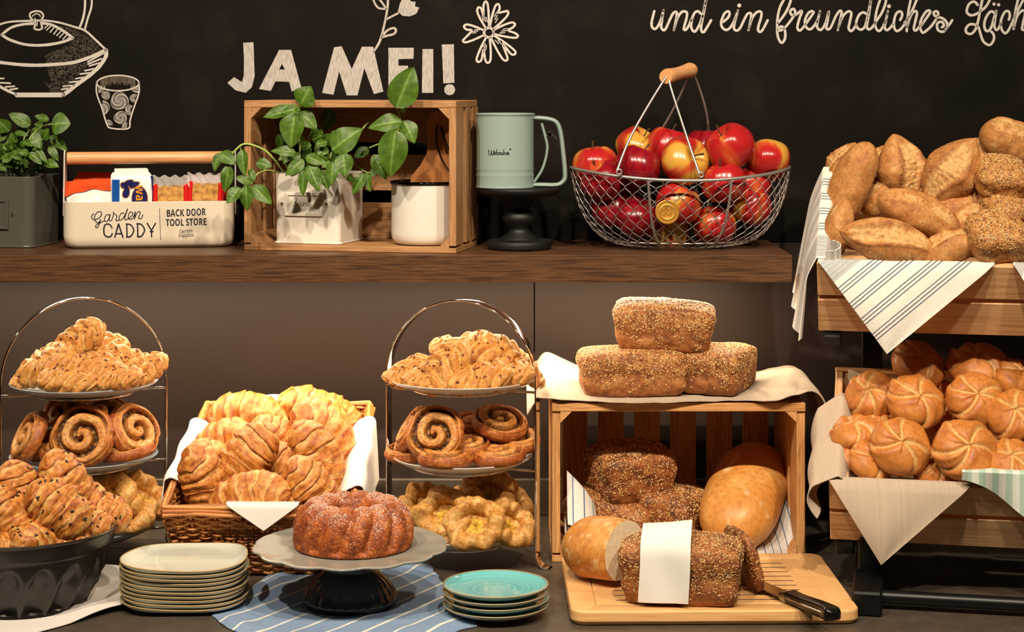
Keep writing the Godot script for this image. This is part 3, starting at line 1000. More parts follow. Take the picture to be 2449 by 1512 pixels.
func shelf() -> void:
	leaf_meshes()
	var top := 0.453
	# grey metal planter at the left edge
	var gm := mat(Color(0.33, 0.32, 0.29), 0.30)
	var p0 := at(18, 593, 0.145)
	var pl := thing("metal_planter", "grey metal planter with an empty label frame at the shelf's end", "planter", Vector3(p0.x, top, 0.100))
	pl.rotation_degrees.y = -12
	part(pl, "pot", tub(0.055, 0.055, [Vector3(0, 0.0, -1), Vector3(0.004, 0.0, 0.014), Vector3(-0.001, 0.0, 0.016), Vector3(-0.001, 0.003, 0.016), Vector3(0.001, 0.004, 0.015), Vector3(0.0, 0.11, 0.015), Vector3(0.0006, 0.1115, 0.015), Vector3(0.0018, 0.111, 0.014), Vector3(0.0018, 0.085, 0.014)], 96), gm)
	part(pl, "soil", tub(0.0525, 0.0525, [Vector3(0.0, 0.084, 0.013), Vector3(0.001, 0.090, 0.013), Vector3(0, 0.091, -1)], 32), mat(Color(0.12, 0.08, 0.05), 0.95))
	pot_label(pl, Vector3(-0.012, 0.053, 0.0545), 0.029, 0.024, gm, 0.036)
	herb("basil_plant", "bushy green basil growing from the grey metal planter", Vector3(p0.x, top + 0.09, 0.1), Vector2(0, 240), 4.09, 0.125, [
		[300, 245, 95, 120, 140, 0.0], [480, 195, 340, 148, 85, 0.01], [505, 235, 655, 205, 250, 0.02], [95, 300, -30, 190, 150, 0.01], [412, 380, 300, 400, 165, 0.03], [425, 385, 455, 280, 120, 0.02],
		[490, 345, 655, 490, 110, 0.0], [478, 445, 562, 568, 85, 0.01], [430, 600, 567, 640, 105, 0.02], [360, 478, 452, 595, 70, 0.03], [282, 520, 190, 498, 75, 0.035], [242, 562, 110, 548, 66, 0.03],
		[282, 515, 400, 592, 90, 0.03], [172, 465, 100, 320, 130, 0.0], [0, 440, 125, 500, 110, 0.0], [275, 260, 150, 340, 110, -0.02], [420, 250, 340, 235, 90, -0.02], [60, 290, -60, 400, 120, 0.0],
		[330, 420, 270, 470, 90, -0.02], [130, 640, 40, 600, 70, 0.0], [330, 660, 420, 690, 70, 0.0], [90, 400, 200, 430, 120, -0.03], [300, 330, 400, 300, 120, -0.04], [-20, 620, 60, 690, 80, 0.0]],
		[[95, 770, 70, 650, 30, 520, 0, 440, 0.0013], [160, 770, 200, 640, 245, 560, 0.0012], [250, 770, 268, 600, 262, 480, 300, 360, 400, 265, 515, 230, 0.0016], [180, 520, 215, 440, 240, 360, 292, 285, 0.0013], [290, 770, 310, 700, 345, 685, 0.001], [45, 770, 25, 700, -10, 650, 0.0012], [420, 380, 350, 440, 280, 520, 0.0009], [120, 770, 130, 640, 180, 520, 0.001], [215, 770, 220, 660, 190, 560, 0.001]], [[180, 480, 170, 26], [330, 560, 100, 12], [60, 560, 110, 12]])

	# caddy with packets
	var cm := mat(Color(0.87, 0.82, 0.74), 0.32)
	var ink := mat(Color(0.03, 0.035, 0.12), 0.6)
	var cpos := at(356, 592, 0.165)
	var W := 0.264
	var H := 0.073
	var hd := 0.060
	var cy := Basis(Vector3.UP, deg_to_rad(8.0))
	var cp := Vector3(cpos.x, top, cpos.z) + cy * Vector3(0, 0, -hd)
	var cd := thing("garden_caddy", "cream plastic garden caddy with printed lettering and wooden handle bar", "caddy", cp)
	cd.rotation_degrees.y = 8.0
	var hw := W / 2
	part(cd, "tub", tub(hw, hd, [Vector3(0, 0.0, -1), Vector3(0.016, 0.0, 0.014), Vector3(0.008, 0.0015, 0.018), Vector3(0.003, 0.006, 0.02), Vector3(0.001, 0.013, 0.02), Vector3(0.0, 0.02, 0.02), Vector3(0, H - 0.001, 0.02), Vector3(0.0006, H, 0.02), Vector3(0.002, H - 0.0006, 0.018), Vector3(0.003, 0.008, 0.018), Vector3(0.01, 0.004, 0.016), Vector3(0, 0.004, -1)], 96), cm)
	part(cd, "handle_bar", Geo.new().tube(PackedVector3Array([Vector3(-hw + 0.002, 0.139, 0), Vector3(0, 0.139, 0), Vector3(hw - 0.002, 0.139, 0)]), 0.0098, 24), wood("beech", M.t_beech, 0, 0.4, 2.0), "round wooden handle bar")
	for s in [-1.0, 1.0]:
		part(cd, "handle_bracket", Geo.new().slab(PackedVector2Array([Vector2(-0.028, 0.05), Vector2(0.028, 0.05), Vector2(0.014, 0.145), Vector2(0.008, 0.152), Vector2(-0.008, 0.152), Vector2(-0.014, 0.145)]), -0.001, 0.001, Transform3D(Basis(Vector3.UP, PI / 2), Vector3(s * (hw + 0.0012), 0, 0))), mat(Color(0.80, 0.78, 0.72), 0.35))
	var loc := func(X: float, Y: float) -> Vector3:
		var px := 210 + X / 7.653
		var py := 480 + Y / 7.653
		var u := (px - 160.0) / 398.0
		return Vector3((u - 0.5) * W, (lerpf(597, 588, u) - py) / 112.0 * H * 1.02, hd + 0.0003)
	var pg := Geo.new()
	strokes(pg, [[165, 250, 135, 292, 135, 330, 175, 368], [205, 355, 270, 322, 308, 262, 290, 217, 240, 222, 190, 282, 185, 350, 220, 408, 260, 402, 290, 350], [290, 350, 268, 430, 232, 500, 200, 490, 218, 450, 290, 410, 348, 378], [440, 272, 400, 266, 362, 320, 362, 378, 402, 388, 440, 322, 462, 260], [462, 260, 442, 350, 455, 378, 492, 350, 520, 232], [512, 218, 522, 228], [520, 245, 552, 262, 576, 290, 562, 350, 565, 375, 610, 362], [700, 237, 652, 242, 617, 310, 622, 358, 662, 350, 712, 280, 765, 158], [765, 158, 722, 290, 717, 348, 752, 348, 830, 292, 858, 242, 820, 212, 782, 260, 777, 320, 812, 345, 862, 318, 902, 205], [902, 205, 886, 345], [888, 330, 922, 250, 960, 202, 990, 222, 962, 300, 972, 335, 1012, 318, 1036, 260]], 0.0014, loc, Vector3.BACK)
	strokes(pg, [[490, 500, 460, 452, 410, 432, 362, 462, 346, 550, 362, 632, 420, 664, 470, 650, 495, 602], [540, 665, 605, 430], [605, 430, 682, 665], [570, 605, 650, 605], [750, 430, 755, 658], [742, 430, 820, 445, 874, 540, 822, 645, 750, 658], [940, 422, 945, 652], [932, 422, 1010, 437, 1064, 532, 1012, 640, 940, 652], [1112, 412, 1187, 540], [1187, 540, 1190, 648], [1258, 412, 1187, 540], [1165, 560, 1215, 560]], 0.0022, loc, Vector3.BACK)
	for k in 30:
		strokes(pg, [[1328 + k * 0.7, 148 + k * 18.4, 1328 + k * 0.7, 156 + k * 18.4]], 0.0009, loc, Vector3.BACK)
	part(cd, "lettering", pg, ink, "dark blue print reading Garden CADDY")
	text(cd, "lettering", "BACK DOOR", 0.0150, Transform3D(Basis(Vector3.BACK, deg_to_rad(2.0)), loc.call(1800, 212)), ink, true, false, 0.72)
	text(cd, "lettering", "TOOL STORE", 0.0150, Transform3D(Basis(Vector3.BACK, deg_to_rad(1.0)), loc.call(1805, 385)), ink, true, false, 0.72)
	text(cd, "lettering", "Garden", 0.0072, Transform3D(Basis(Vector3.BACK, deg_to_rad(4.0)), loc.call(1800, 540)), ink, false, true, 0.8, "Droid Serif")
	text(cd, "lettering", "Supplies", 0.0072, Transform3D(Basis(Vector3.BACK, deg_to_rad(2.0)), loc.call(1800, 612)), ink, false, true, 0.8, "Droid Serif")
	packets(cp, cy, hw)

	# wooden crate with basil and a pot
	var cw := 0.336
	var ch := 0.231
	var cdp := 0.150
	var fl := Vector3(-0.414, top, 0.194)
	var cb := Basis(Vector3.UP, deg_to_rad(-11.3))
	var cr := thing("wooden_crate", "small old wooden crate on its side on the shelf, holding basil", "crate", fl)
	cr.basis = cb
	crate_parts(cr, cw, ch, cdp, 0.011, "old", M.t_old, false)
	var inn := func(x: float, z: float) -> Vector3: return fl + cb * Vector3(x, 0.0085, -z)
	# white square pot
	var wm := mat(Color(0.90, 0.87, 0.82), 0.16)
	var wp: Vector3 = inn.call(0.098, 0.078)
	var wpot := thing("square_pot", "white square metal plant pot labelled Basil inside the crate", "pot", wp)
	wpot.rotation_degrees.y = -16
	part(wpot, "pot", tub(0.0545, 0.0545, [Vector3(0, 0.0, -1), Vector3(0.004, 0.0, 0.008), Vector3(-0.0014, 0.0, 0.01), Vector3(-0.0014, 0.003, 0.01), Vector3(0.001, 0.0042, 0.009), Vector3(0.0, 0.108, 0.009), Vector3(0.0006, 0.1095, 0.009), Vector3(0.0018, 0.109, 0.008), Vector3(0.0018, 0.088, 0.008)], 96), wm)
	part(wpot, "soil", tub(0.052, 0.052, [Vector3(0.0, 0.086, 0.008), Vector3(0.001, 0.092, 0.008), Vector3(0, 0.093, -1)], 32), mat(Color(0.12, 0.08, 0.05), 0.95))
	pot_label(wpot, Vector3(-0.004, 0.062, 0.054), 0.0315, 0.0185, wm, 0.037)
	var bg := Geo.new()
	strokes(bg, [[0, 0, 6, 14, 8, 28], [0, 26, 8, 30, 14, 24, 7, 16, 15, 10, 10, 2, 2, 2], [28, 14, 22, 15, 19, 6, 23, 2, 28, 8, 30, 15, 29, 4, 33, 2, 38, 8, 40, 16, 42, 8, 40, 2, 35, 1], [42, 4, 47, 10, 50, 16, 49, 4, 53, 2, 58, 10, 62, 28, 58, 24, 56, 4, 60, 2, 66, 8], [51, 21, 52, 22]], 0.0007, func(X, Y): return Vector3(-0.0225 + X * 0.00042 + Y * 0.0001, 0.0585 + Y * 0.00042, 0.0554), Vector3.BACK)
	part(wpot, "lettering", bg, mat(Color(0.08, 0.07, 0.06), 0.7), "handwritten word Basil")
	herb("basil_plant", "large leafy basil spilling out of the white square pot and crate", wp + Vector3(0, 0.09, 0), Vector2(500, 160), 3.36, 0.205, [
		[735, 310, 800, 160, 215, 0.02], [715, 340, 425, 390, 125, 0.02], [735, 345, 590, 340, 120, 0.025], [690, 375, 640, 640, 220, 0.04], [720, 365, 865, 470, 150, 0.02], [985, 672, 1200, 480, 240, 0.03], [1082, 690, 1090, 882, 155, 0.045],
		[700, 690, 512, 650, 95, 0.04], [775, 720, 938, 772, 100, 0.05], [765, 750, 608, 850, 120, 0.05], [765, 830, 742, 1028, 85, 0.055], [800, 785, 890, 992, 135, 0.055], [890, 830, 955, 972, 80, 0.05], [990, 760, 985, 950, 105, 0.05],
		[995, 345, 895, 500, 150, -0.04, 0.0], [870, 480, 860, 640, 120, -0.03, 0.0], [1500, 330, 1640, 0, 245, 0.075], [1555, 440, 1288, 445, 165, 0.06], [1560, 430, 1660, 602, 155, 0.05], [1500, 500, 1440, 872, 245, 0.075],
		[1320, 705, 1425, 895, 125, 0.03], [1285, 655, 1165, 725, 95, 0.0], [1252, 855, 1145, 1005, 105, 0.03], [1262, 850, 1290, 1000, 70, 0.025], [1370, 790, 1285, 870, 80, 0.02],
		[82, 690, 38, 832, 75, 0.065], [88, 690, 212, 775, 115, 0.07], [155, 790, 130, 998, 105, 0.075], [270, 662, 272, 868, 100, 0.07], [382, 765, 490, 790, 95, 0.06], [348, 930, 222, 880, 85, 0.07], [252, 968, 138, 1092, 115, 0.075], [302, 948, 288, 1142, 120, 0.078], [350, 955, 498, 1092, 125, 0.07], [325, 820, 360, 905, 60, 0.065],
		[940, 640, 880, 700, 110, 0.02], [820, 560, 900, 540, 90, 0.0], [740, 640, 800, 620, 90, 0.01], [560, 540, 600, 690, 90, -0.03, 0.0], [700, 800, 660, 870, 80, 0.03], [1110, 880, 1160, 910, 60, 0.02], [930, 600, 970, 540, 80, -0.01], [730, 330, 735, 295, 40, 0.035], [720, 350, 690, 345, 35, 0.04], [1555, 370, 1570, 330, 50, 0.035], [660, 690, 720, 760, 110, 0.02], [900, 700, 860, 620, 100, 0.0], [1040, 800, 1000, 700, 90, 0.01]],
		[[720, 870, 730, 640, 712, 345, 0.0018], [600, 850, 520, 740, 430, 660, 280, 620, 170, 705, 80, 690, 0.0017], [400, 850, 345, 900, 345, 935, 300, 950, 0.0012], [560, 850, 470, 830, 400, 855, 345, 905, 0.0012], [250, 625, 255, 665, 0.001], [880, 850, 960, 760, 985, 680, 0.0014], [950, 840, 1100, 700, 1240, 490, 1290, 440, 0.0012], [1290, 650, 1480, 560, 1540, 440, 1510, 330, 0.0014], [780, 850, 790, 760, 780, 720, 0.0014], [1160, 770, 1250, 840, 1300, 850, 0.001], [650, 850, 600, 760, 560, 690, 0.001], [1280, 470, 1210, 520, 1100, 640, 0.0009], [820, 640, 800, 560, 870, 540, 0.0009]], [[800, 680, 190, 18], [1000, 760, 120, 8]])
	# enamel pot
	var ep: Vector3 = inn.call(0.270, 0.068)
	var en := thing("enamel_pot", "round white enamel pot with a black rim inside the crate", "pot", ep)
	part(en, "pot", Geo.new().lathe([Vector2(0, 0), Vector2(0.040, 0.0), Vector2(0.047, 0.003), Vector2(0.0505, 0.010), Vector2(0.0515, 0.018), Vector2(0.0515, 0.093), Vector2(0.0500, 0.094), Vector2(0.0500, 0.012), Vector2(0.045, 0.006), Vector2(0, 0.005)], 64), mat(Color(0.88, 0.86, 0.82), 0.10))
	part(en, "rim", Geo.new().lathe([Vector2(0.0512, 0.0925), Vector2(0.0532, 0.0935), Vector2(0.0538, 0.0955), Vector2(0.0530, 0.0972), Vector2(0.0508, 0.098), Vector2(0.0492, 0.097), Vector2(0.0495, 0.0925)], 64), mat(Color(0.012, 0.012, 0.014), 0.08), "black rim")
	# serving board with cord
	var bp: Vector3 = inn.call(0.287, 0.112)
	var bo := thing("serving_board", "wooden serving board with round handle and black cord in the crate", "board", bp)
	bo.basis = cb * Basis(Vector3.RIGHT, deg_to_rad(5.0))
	var out := []
	for k in 17:
		var a := PI * k / 16
		out.append(Vector2(0.019 * cos(a), 0.187 + 0.019 * sin(a)))
	out.append_array([Vector2(-0.017, 0.165), Vector2(-0.020, 0.140), Vector2(-0.030, 0.122), Vector2(-0.045, 0.105), Vector2(-0.048, 0.09), Vector2(-0.048, 0.0), Vector2(0.048, 0.0), Vector2(0.048, 0.09), Vector2(0.045, 0.105), Vector2(0.030, 0.122), Vector2(0.020, 0.140), Vector2(0.017, 0.165)])
	part(bo, "board", Geo.new().slab(PackedVector2Array(out), -0.006, 0.006), wood("beech", M.t_beech, 1, 0.45, 1.4, Color(0.86, 0.78, 0.70)))
	part(bo, "cord", Geo.new().tube(smooth([Vector3(-0.002, 0.186, 0.006), Vector3(-0.003, 0.165, 0.010), Vector3(0.002, 0.14, 0.010), Vector3(0.014, 0.118, 0.010), Vector3(0.028, 0.110, 0.010), Vector3(0.030, 0.118, 0.010), Vector3(0.018, 0.145, 0.010), Vector3(0.004, 0.182, 0.008)], 5), 0.0013, 8), M.black, "black cord loop")

	# black turned stand with the flour sifter
	var sp := at(1242, 590, 0.175)
	var st := thing("pedestal_stand", "black turned wooden pedestal stand under the mint sifter", "stand", Vector3(sp.x, top, 0.175))
	var bl := mat(Color(0.035, 0.032, 0.03), 0.55)
	relief(bl, M.t_grain, 0.02)
	tri(bl, Vector3(4, 30, 30))
	part(st, "base", Geo.new().lathe([Vector2(0, 0), Vector2(0.048, 0), Vector2(0.0505, 0.004), Vector2(0.0505, 0.011), Vector2(0.048, 0.0145), Vector2(0.030, 0.0155), Vector2(0, 0.0155)], 56), bl)
	part(st, "column", Geo.new().lathe([Vector2(0.030, 0.015), Vector2(0.026, 0.020), Vector2(0.017, 0.026), Vector2(0.015, 0.034), Vector2(0.024, 0.042), Vector2(0.027, 0.049), Vector2(0.023, 0.056), Vector2(0.015, 0.062), Vector2(0.018, 0.070), Vector2(0.028, 0.079), Vector2(0.032, 0.084)], 40), bl)
	part(st, "plate", Geo.new().lathe([Vector2(0, 0.083), Vector2(0.050, 0.083), Vector2(0.060, 0.086), Vector2(0.0635, 0.090), Vector2(0.0635, 0.094), Vector2(0.062, 0.096), Vector2(0.057, 0.0955), Vector2(0, 0.0955)], 56), bl)
	var mm := mat(Color(0.55, 0.63, 0.605), 0.22)
	var sf := thing("flour_sifter", "mint green metal flour sifter with squeeze handle on the black stand", "sifter", Vector3(at(1208, 440, 0.18).x, top + 0.0957, 0.18))
	var sr := 0.0445
	part(sf, "body", Geo.new().lathe([Vector2(0, 0.012), Vector2(sr - 0.002, 0.012), Vector2(sr - 0.001, 0.001), Vector2(sr - 0.0006, 0.0), Vector2(sr + 0.0012, 0.0006), Vector2(sr + 0.0008, 0.003), Vector2(sr, 0.004), Vector2(sr, 0.018), Vector2(sr + 0.0012, 0.0195), Vector2(sr, 0.021), Vector2(sr, 0.028), Vector2(sr + 0.0012, 0.0295), Vector2(sr, 0.031), Vector2(sr, 0.110), Vector2(sr + 0.001, 0.1125), Vector2(sr + 0.0024, 0.1135), Vector2(sr + 0.0022, 0.115), Vector2(sr, 0.1155), Vector2(sr - 0.001, 0.113), Vector2(sr - 0.0015, 0.03), Vector2(0, 0.03)], 72), mm)
	var hp := [Vector3(sr - 0.004, 0.108, 0), Vector3(sr + 0.018, 0.107, 0), Vector3(sr + 0.034, 0.102, 0), Vector3(sr + 0.041, 0.088, 0), Vector3(sr + 0.045, 0.06, 0), Vector3(sr + 0.0485, 0.022, 0), Vector3(sr + 0.046, 0.010, 0), Vector3(sr + 0.036, 0.004, 0), Vector3(sr + 0.015, 0.004, 0), Vector3(sr - 0.004, 0.004, 0)]
	part(sf, "handle", Geo.new().tube(smooth(hp, 5), 0.0038, 12, false, 2.3, Vector3.BACK), mm)
	part(sf, "squeeze_lever", Geo.new().tube(smooth([Vector3(sr + 0.012, 0.100, 0), Vector3(sr + 0.017, 0.082, 0), Vector3(sr + 0.021, 0.06, 0), Vector3(sr + 0.014, 0.03, 0), Vector3(sr + 0.0, 0.008, 0)], 5), 0.0024, 10, false, 2.6, Vector3.BACK), mm)
	part(sf, "lever_spring", Geo.new().tube(smooth([Vector3(sr + 0.020, 0.080, 0.004), Vector3(sr + 0.024, 0.086, 0.004), Vector3(sr + 0.029, 0.083, 0.004), Vector3(sr + 0.036, 0.075, 0.004)], 5), 0.001, 6), M.chrome)
	part(sf, "pivot", Geo.new().tube(PackedVector3Array([Vector3(sr + 0.024, 0.083, -0.007), Vector3(sr + 0.024, 0.083, 0.0075)]), 0.003, 12), M.chrome)
	var wg := Geo.new()
	strokes(wg, [[0, 30, 2, 8, 8, 4, 14, 10, 16, 26, 18, 8, 24, 4, 28, 14, 28, 30], [31, 12, 38, 14, 37, 20, 32, 19, 30, 12, 34, 7, 41, 9], [44, 32, 44, 12, 50, 6, 56, 10, 54, 18, 46, 16], [70, 18, 62, 18, 60, 10, 66, 7, 71, 14, 72, 7, 76, 8], [80, 32, 78, 8], [90, 18, 80, 13, 90, 7], [95, 11, 103, 13, 102, 19, 97, 18, 94, 12, 98, 7, 106, 9], [110, 34, 114, 36, 112, 31, 109, 33]], 0.0011, func(X, Y):
		var a: float = (X * 0.00031 - 0.0265) / sr
		return Vector3(sin(a) * (sr + 0.0003), 0.0505 + Y * 0.00031, cos(a) * (sr + 0.0003)), Vector3.BACK)
	part(sf, "lettering", wg, M.black, "black script lettering Webake")
	apple_basket(top)

func crate_parts(cr: Node3D, w: float, h: float, d: float, t: float, key: String, tex: Texture2D, upright_back: bool) -> void:
	# open side towards +z at z = 0, inside towards -z
	part(cr, "end_board", Geo.new().box(Vector3(w / 2, h - t / 2, -d / 2), Vector3(w, t, d), 0.0009), wood(key, tex, 0))
	part(cr, "end_board", Geo.new().box(Vector3(w / 2, t * 0.38, -d / 2), Vector3(w, t * 0.76, d), 0.0009), wood(key, tex, 0))
	if upright_back:
		for x in [t / 2, w - t / 2]:
			for k in 3:
				part(cr, "side_slat", Geo.new().box(Vector3(x, h / 2, -d * (0.15 + 0.35 * k)), Vector3(t, h - 2 * t, d * 0.27), 0.0008), wood(key, tex, 1))
		for k in 6:
			part(cr, "back_slat", Geo.new().box(Vector3(t + (w - 2 * t) * (k + 0.5) / 6.0, h / 2, -d - 0.0045), Vector3((w - 2 * t) / 6.0 * 0.70, h, 0.009), 0.0008), wood(key, tex, 1))
	else:
		for x in [t / 2, w - t / 2]:
			part(cr, "side_slat", Geo.new().box(Vector3(x, h / 2, -d * 0.17), Vector3(t, h - 2 * t, d * 0.34), 0.0008), wood(key, tex, 1))
			part(cr, "side_slat", Geo.new().box(Vector3(x, h / 2, -d * 0.58), Vector3(t, h - 2 * t, d * 0.22), 0.0008), wood(key, tex, 1))
			part(cr, "side_slat", Geo.new().box(Vector3(x, h / 2, -d * 0.89), Vector3(t, h - 2 * t, d * 0.22), 0.0008), wood(key, tex, 1))
		for k in 3:
			part(cr, "back_slat", Geo.new().box(Vector3(w / 2, h * (0.16 + 0.335 * k), -d - 0.0035), Vector3(w, h * 0.25, 0.007), 0.0008), wood(key, tex, 0))
	for sx in [0, 1]:
		for sy in [0, 1]:
			var x: float = t if sx == 0 else w - t
			var y: float = t * 0.76 if sy == 0 else h - t
			var e := 0.017
			var pts := PackedVector2Array([Vector2(x, y), Vector2(x + (e if sx == 0 else -e), y), Vector2(x, y + (e if sy == 0 else -e))])
			part(cr, "corner_post", Geo.new().slab(pts, -d * 0.98, -0.001), wood(key, tex, 2))

func packets(cp: Vector3, cy: Basis, hw: float) -> void:
	var org := mat(Color(0.86, 0.31, 0.13), 0.28)
	var wht := mat(Color(0.93, 0.92, 0.90), 0.25)
	var blu := mat(Color(0.05, 0.30, 0.62), 0.3)
	var navy := mat(Color(0.06, 0.07, 0.33), 0.35)
	var red := mat(Color(0.80, 0.10, 0.10), 0.28)
	var gold := mat(Color(0.85, 0.55, 0.12), 0.4)
	var foil := mat(Color(0.92, 0.90, 0.90, 0.30), 0.08)
	foil.transparency = BaseMaterial3D.TRANSPARENCY_ALPHA
	var place := func(o: Node3D, x: float, y: float, z: float, rx: float, ry: float, rz: float) -> void:
		o.transform = Transform3D(cy * turned(rx, ry, rz), cp + cy * Vector3(x, y, z))
	# two soft bags lying at the left
	for k in 2:
		var b := thing("snack_bag", ["orange and white snack bag lying at the front left of the caddy", "orange snack bag behind the front bag in the caddy"][k], "packet", Vector3.ZERO, "packets in the garden caddy")
		var puff := func(w0: float, w1: float, s: float) -> Callable:
			return func(u, w):
				var ww: float = lerpf(w0, w1, w)
				var x: float = (u - 0.5) * 0.086
				var z: float = sin(clampf((ww - 0.12) / 0.76, 0, 1) * PI) * sin(u * PI) * 0.016 * s
				var zig := 0.0
				if ww > 0.985:
					zig = 0.0014 * absf(fposmod(u * 15.0, 1.0) - 0.5) * 2.0
				return Vector3(x + 0.003 * sin(ww * 14), (ww - 0.5) * 0.085 + zig, z + 0.0018 * sin(u * 17 + ww * 9) * sin(ww * PI))
		for e in [["lower_film", 0.0, 0.62, wht], ["print_line", 0.62, 0.64, navy], ["upper_film", 0.64, 1.0, org]]:
			var g := sheet(60, 16 if e[0] != "print_line" else 2, puff.call(e[1], e[2], 1.0), 0.0006)
			g.add(sheet(60, 8, puff.call(e[1], e[2], -1.0), 0.0006))
			part(b, e[0], g, e[3])
		if k == 0:
			place.call(b, -hw + 0.044, 0.072, 0.022, -42, 4, 3)
		else:
			place.call(b, -hw + 0.052, 0.077, -0.012, -30, -6, -2)
	# two crispbread packs
	for k in 2:
		var o := thing("crispbread_pack", ["white and blue crispbread pack with leaf logo standing in front", "white crispbread pack mostly hidden behind the blue logo pack"][k], "packet", Vector3.ZERO, "packets in the garden caddy")
		var w := 0.064
		var h := 0.075
		var g := Geo.new()
		g.grid(40, 24, func(u, v):
			var pl: float = sin(v * PI)
			var q := rrect(u, w / 2 - 0.004 * (1.0 - pow(pl, 0.25)), 0.011 * pow(pl, 0.35) + 0.0006, 0.0005 + 0.004 * pow(pl, 0.35))
			return Vector3(q.x, (v - 0.5) * h, q.y + 0.0006 * sin(u * 40 + v * 12)), true)
		part(o, "wrapper", g, wht)
		part(o, "top_seam", Geo.new().box(Vector3(0, h / 2 + 0.002, 0), Vector3(w * 0.8, 0.008, 0.0012), 0.0004), wht)
		part(o, "side_fold", Geo.new().box(Vector3(w / 2 - 0.001, 0.0, 0.0), Vector3(0.004, h * 0.86, 0.017), 0.001), navy)
		if k == 0:
			var zf := 0.0120
			part(o, "blue_strip", Geo.new().slab(PackedVector2Array([Vector2(-0.030, -0.034), Vector2(-0.0185, -0.034), Vector2(-0.0185, 0.027), Vector2(-0.030, 0.027)]), zf - 0.002, zf), blu)
			for q in [[-0.004, 0.022, 0.0075, 0.0042, 25.0], [0.004, 0.019, 0.0085, 0.0042, 20.0], [-0.011, 0.017, 0.0065, 0.004, -40.0], [-0.008, 0.007, 0.009, 0.005, 75.0], [0.0125, -0.003, 0.0185, 0.012, 90.0]]:
				for r in 2:
					var el := PackedVector2Array()
					for s in 28:
						var a := TAU * s / 28
						var l := Vector2(cos(a) * (q[2] + 0.0009 * (1 - r)), sin(a) * (q[3] + 0.0009 * (1 - r)))
						l.y *= 1.0 - 0.25 * cos(a) if q[2] < 0.015 else 1.0
						el.append(Vector2(q[0], q[1]) + l.rotated(deg_to_rad(q[4])))
					part(o, "logo_leaf" if q[2] < 0.015 else "logo_oval", Geo.new().slab(el, zf - 0.001, zf + 0.0002 * (r + 1)), gold if r == 0 else navy)
			text(o, "lettering", "wasa", 0.019, Transform3D(Basis(Vector3.BACK, -PI / 2), Vector3(0.0130, -0.004, zf + 0.0008)), gold, true, false, 0.95)
			text(o, "lettering", "M.", 0.012, Transform3D(Basis(Vector3.BACK, -PI / 2), Vector3(-0.0145, -0.014, zf + 0.0004)), navy, true, false, 0.9)
			place.call(o, -0.028, 0.079, 0.030, -3, 2, 0)
		else:
			place.call(o, -0.031, 0.079, -0.004, -3, 0, 1)
	# red packs of sliced crispbread
	for k in 3:
		var o := thing("bread_slice_pack", ["red clear pack of brown bread slices right of the crispbread", "red clear pack of bread slices at the right under the basil", "red pack at the far right end behind the drooping basil"][k], "packet", Vector3.ZERO, "packets in the garden caddy")
		var bg := Geo.new()
		bg.colored = true
		bg.grid(40, 16, func(u, v):
			var q := rrect(u, 0.0265, 0.010, 0.003)
			var p := Vector3(q.x, (v - 0.5) * 0.062, q.y)
			bg.cc = lin(196, 140, 58).lerp(lin(226, 178, 96), clampf(0.5 + 1.2 * fbm(p, 160.0), 0, 1))
			return p + Vector3(0, 0, 0.0008 * fbm(p, 300.0)), true)
		for s in [-1.0, 1.0]:
			bg.cc = lin(210, 160, 80)
			bg.box(Vector3(0, s * 0.0305, 0), Vector3(0.052, 0.002, 0.019), 0.0008)
		part(o, "bread_slices", bg, M.crust)
		for s in [-1.0, 1.0]:
			part(o, "red_band", Geo.new().box(Vector3(s * 0.0235, 0, 0), Vector3(0.0095, 0.068, 0.0235), 0.003), red)
		var fg := Geo.new().grid(36, 12, func(u, v):
			var x: float = (u - 0.5) * 0.060
			return Vector3(x, 0.030 + v * 0.017 + 0.002 * sin(u * 23 + k), 0.0105 * (1.0 - v) + 0.0016 * sin(u * 31 + v * 7)))
		fg.grid(36, 12, func(u, v):
			var x: float = (u - 0.5) * 0.060
			return Vector3(x, 0.030 + v * 0.017 + 0.002 * sin(u * 23 + k), -0.0105 * (1.0 - v) + 0.0016 * sin(u * 31 + v * 7)))
		part(o, "clear_film", fg, foil, "crinkled clear film")
		var sg := Geo.new()
		for q in 4:
			sg.lathe([Vector2(0, 0), Vector2(0.005, 0), Vector2(0.004, 0.001), Vector2(0, 0.0016)], 14)
		place.call(o, [0.032, 0.086, 0.094][k], [0.064, 0.067, 0.066][k], [0.026, 0.022, -0.020][k], -6, [3, -4, 4][k], [0, -2, 2][k])

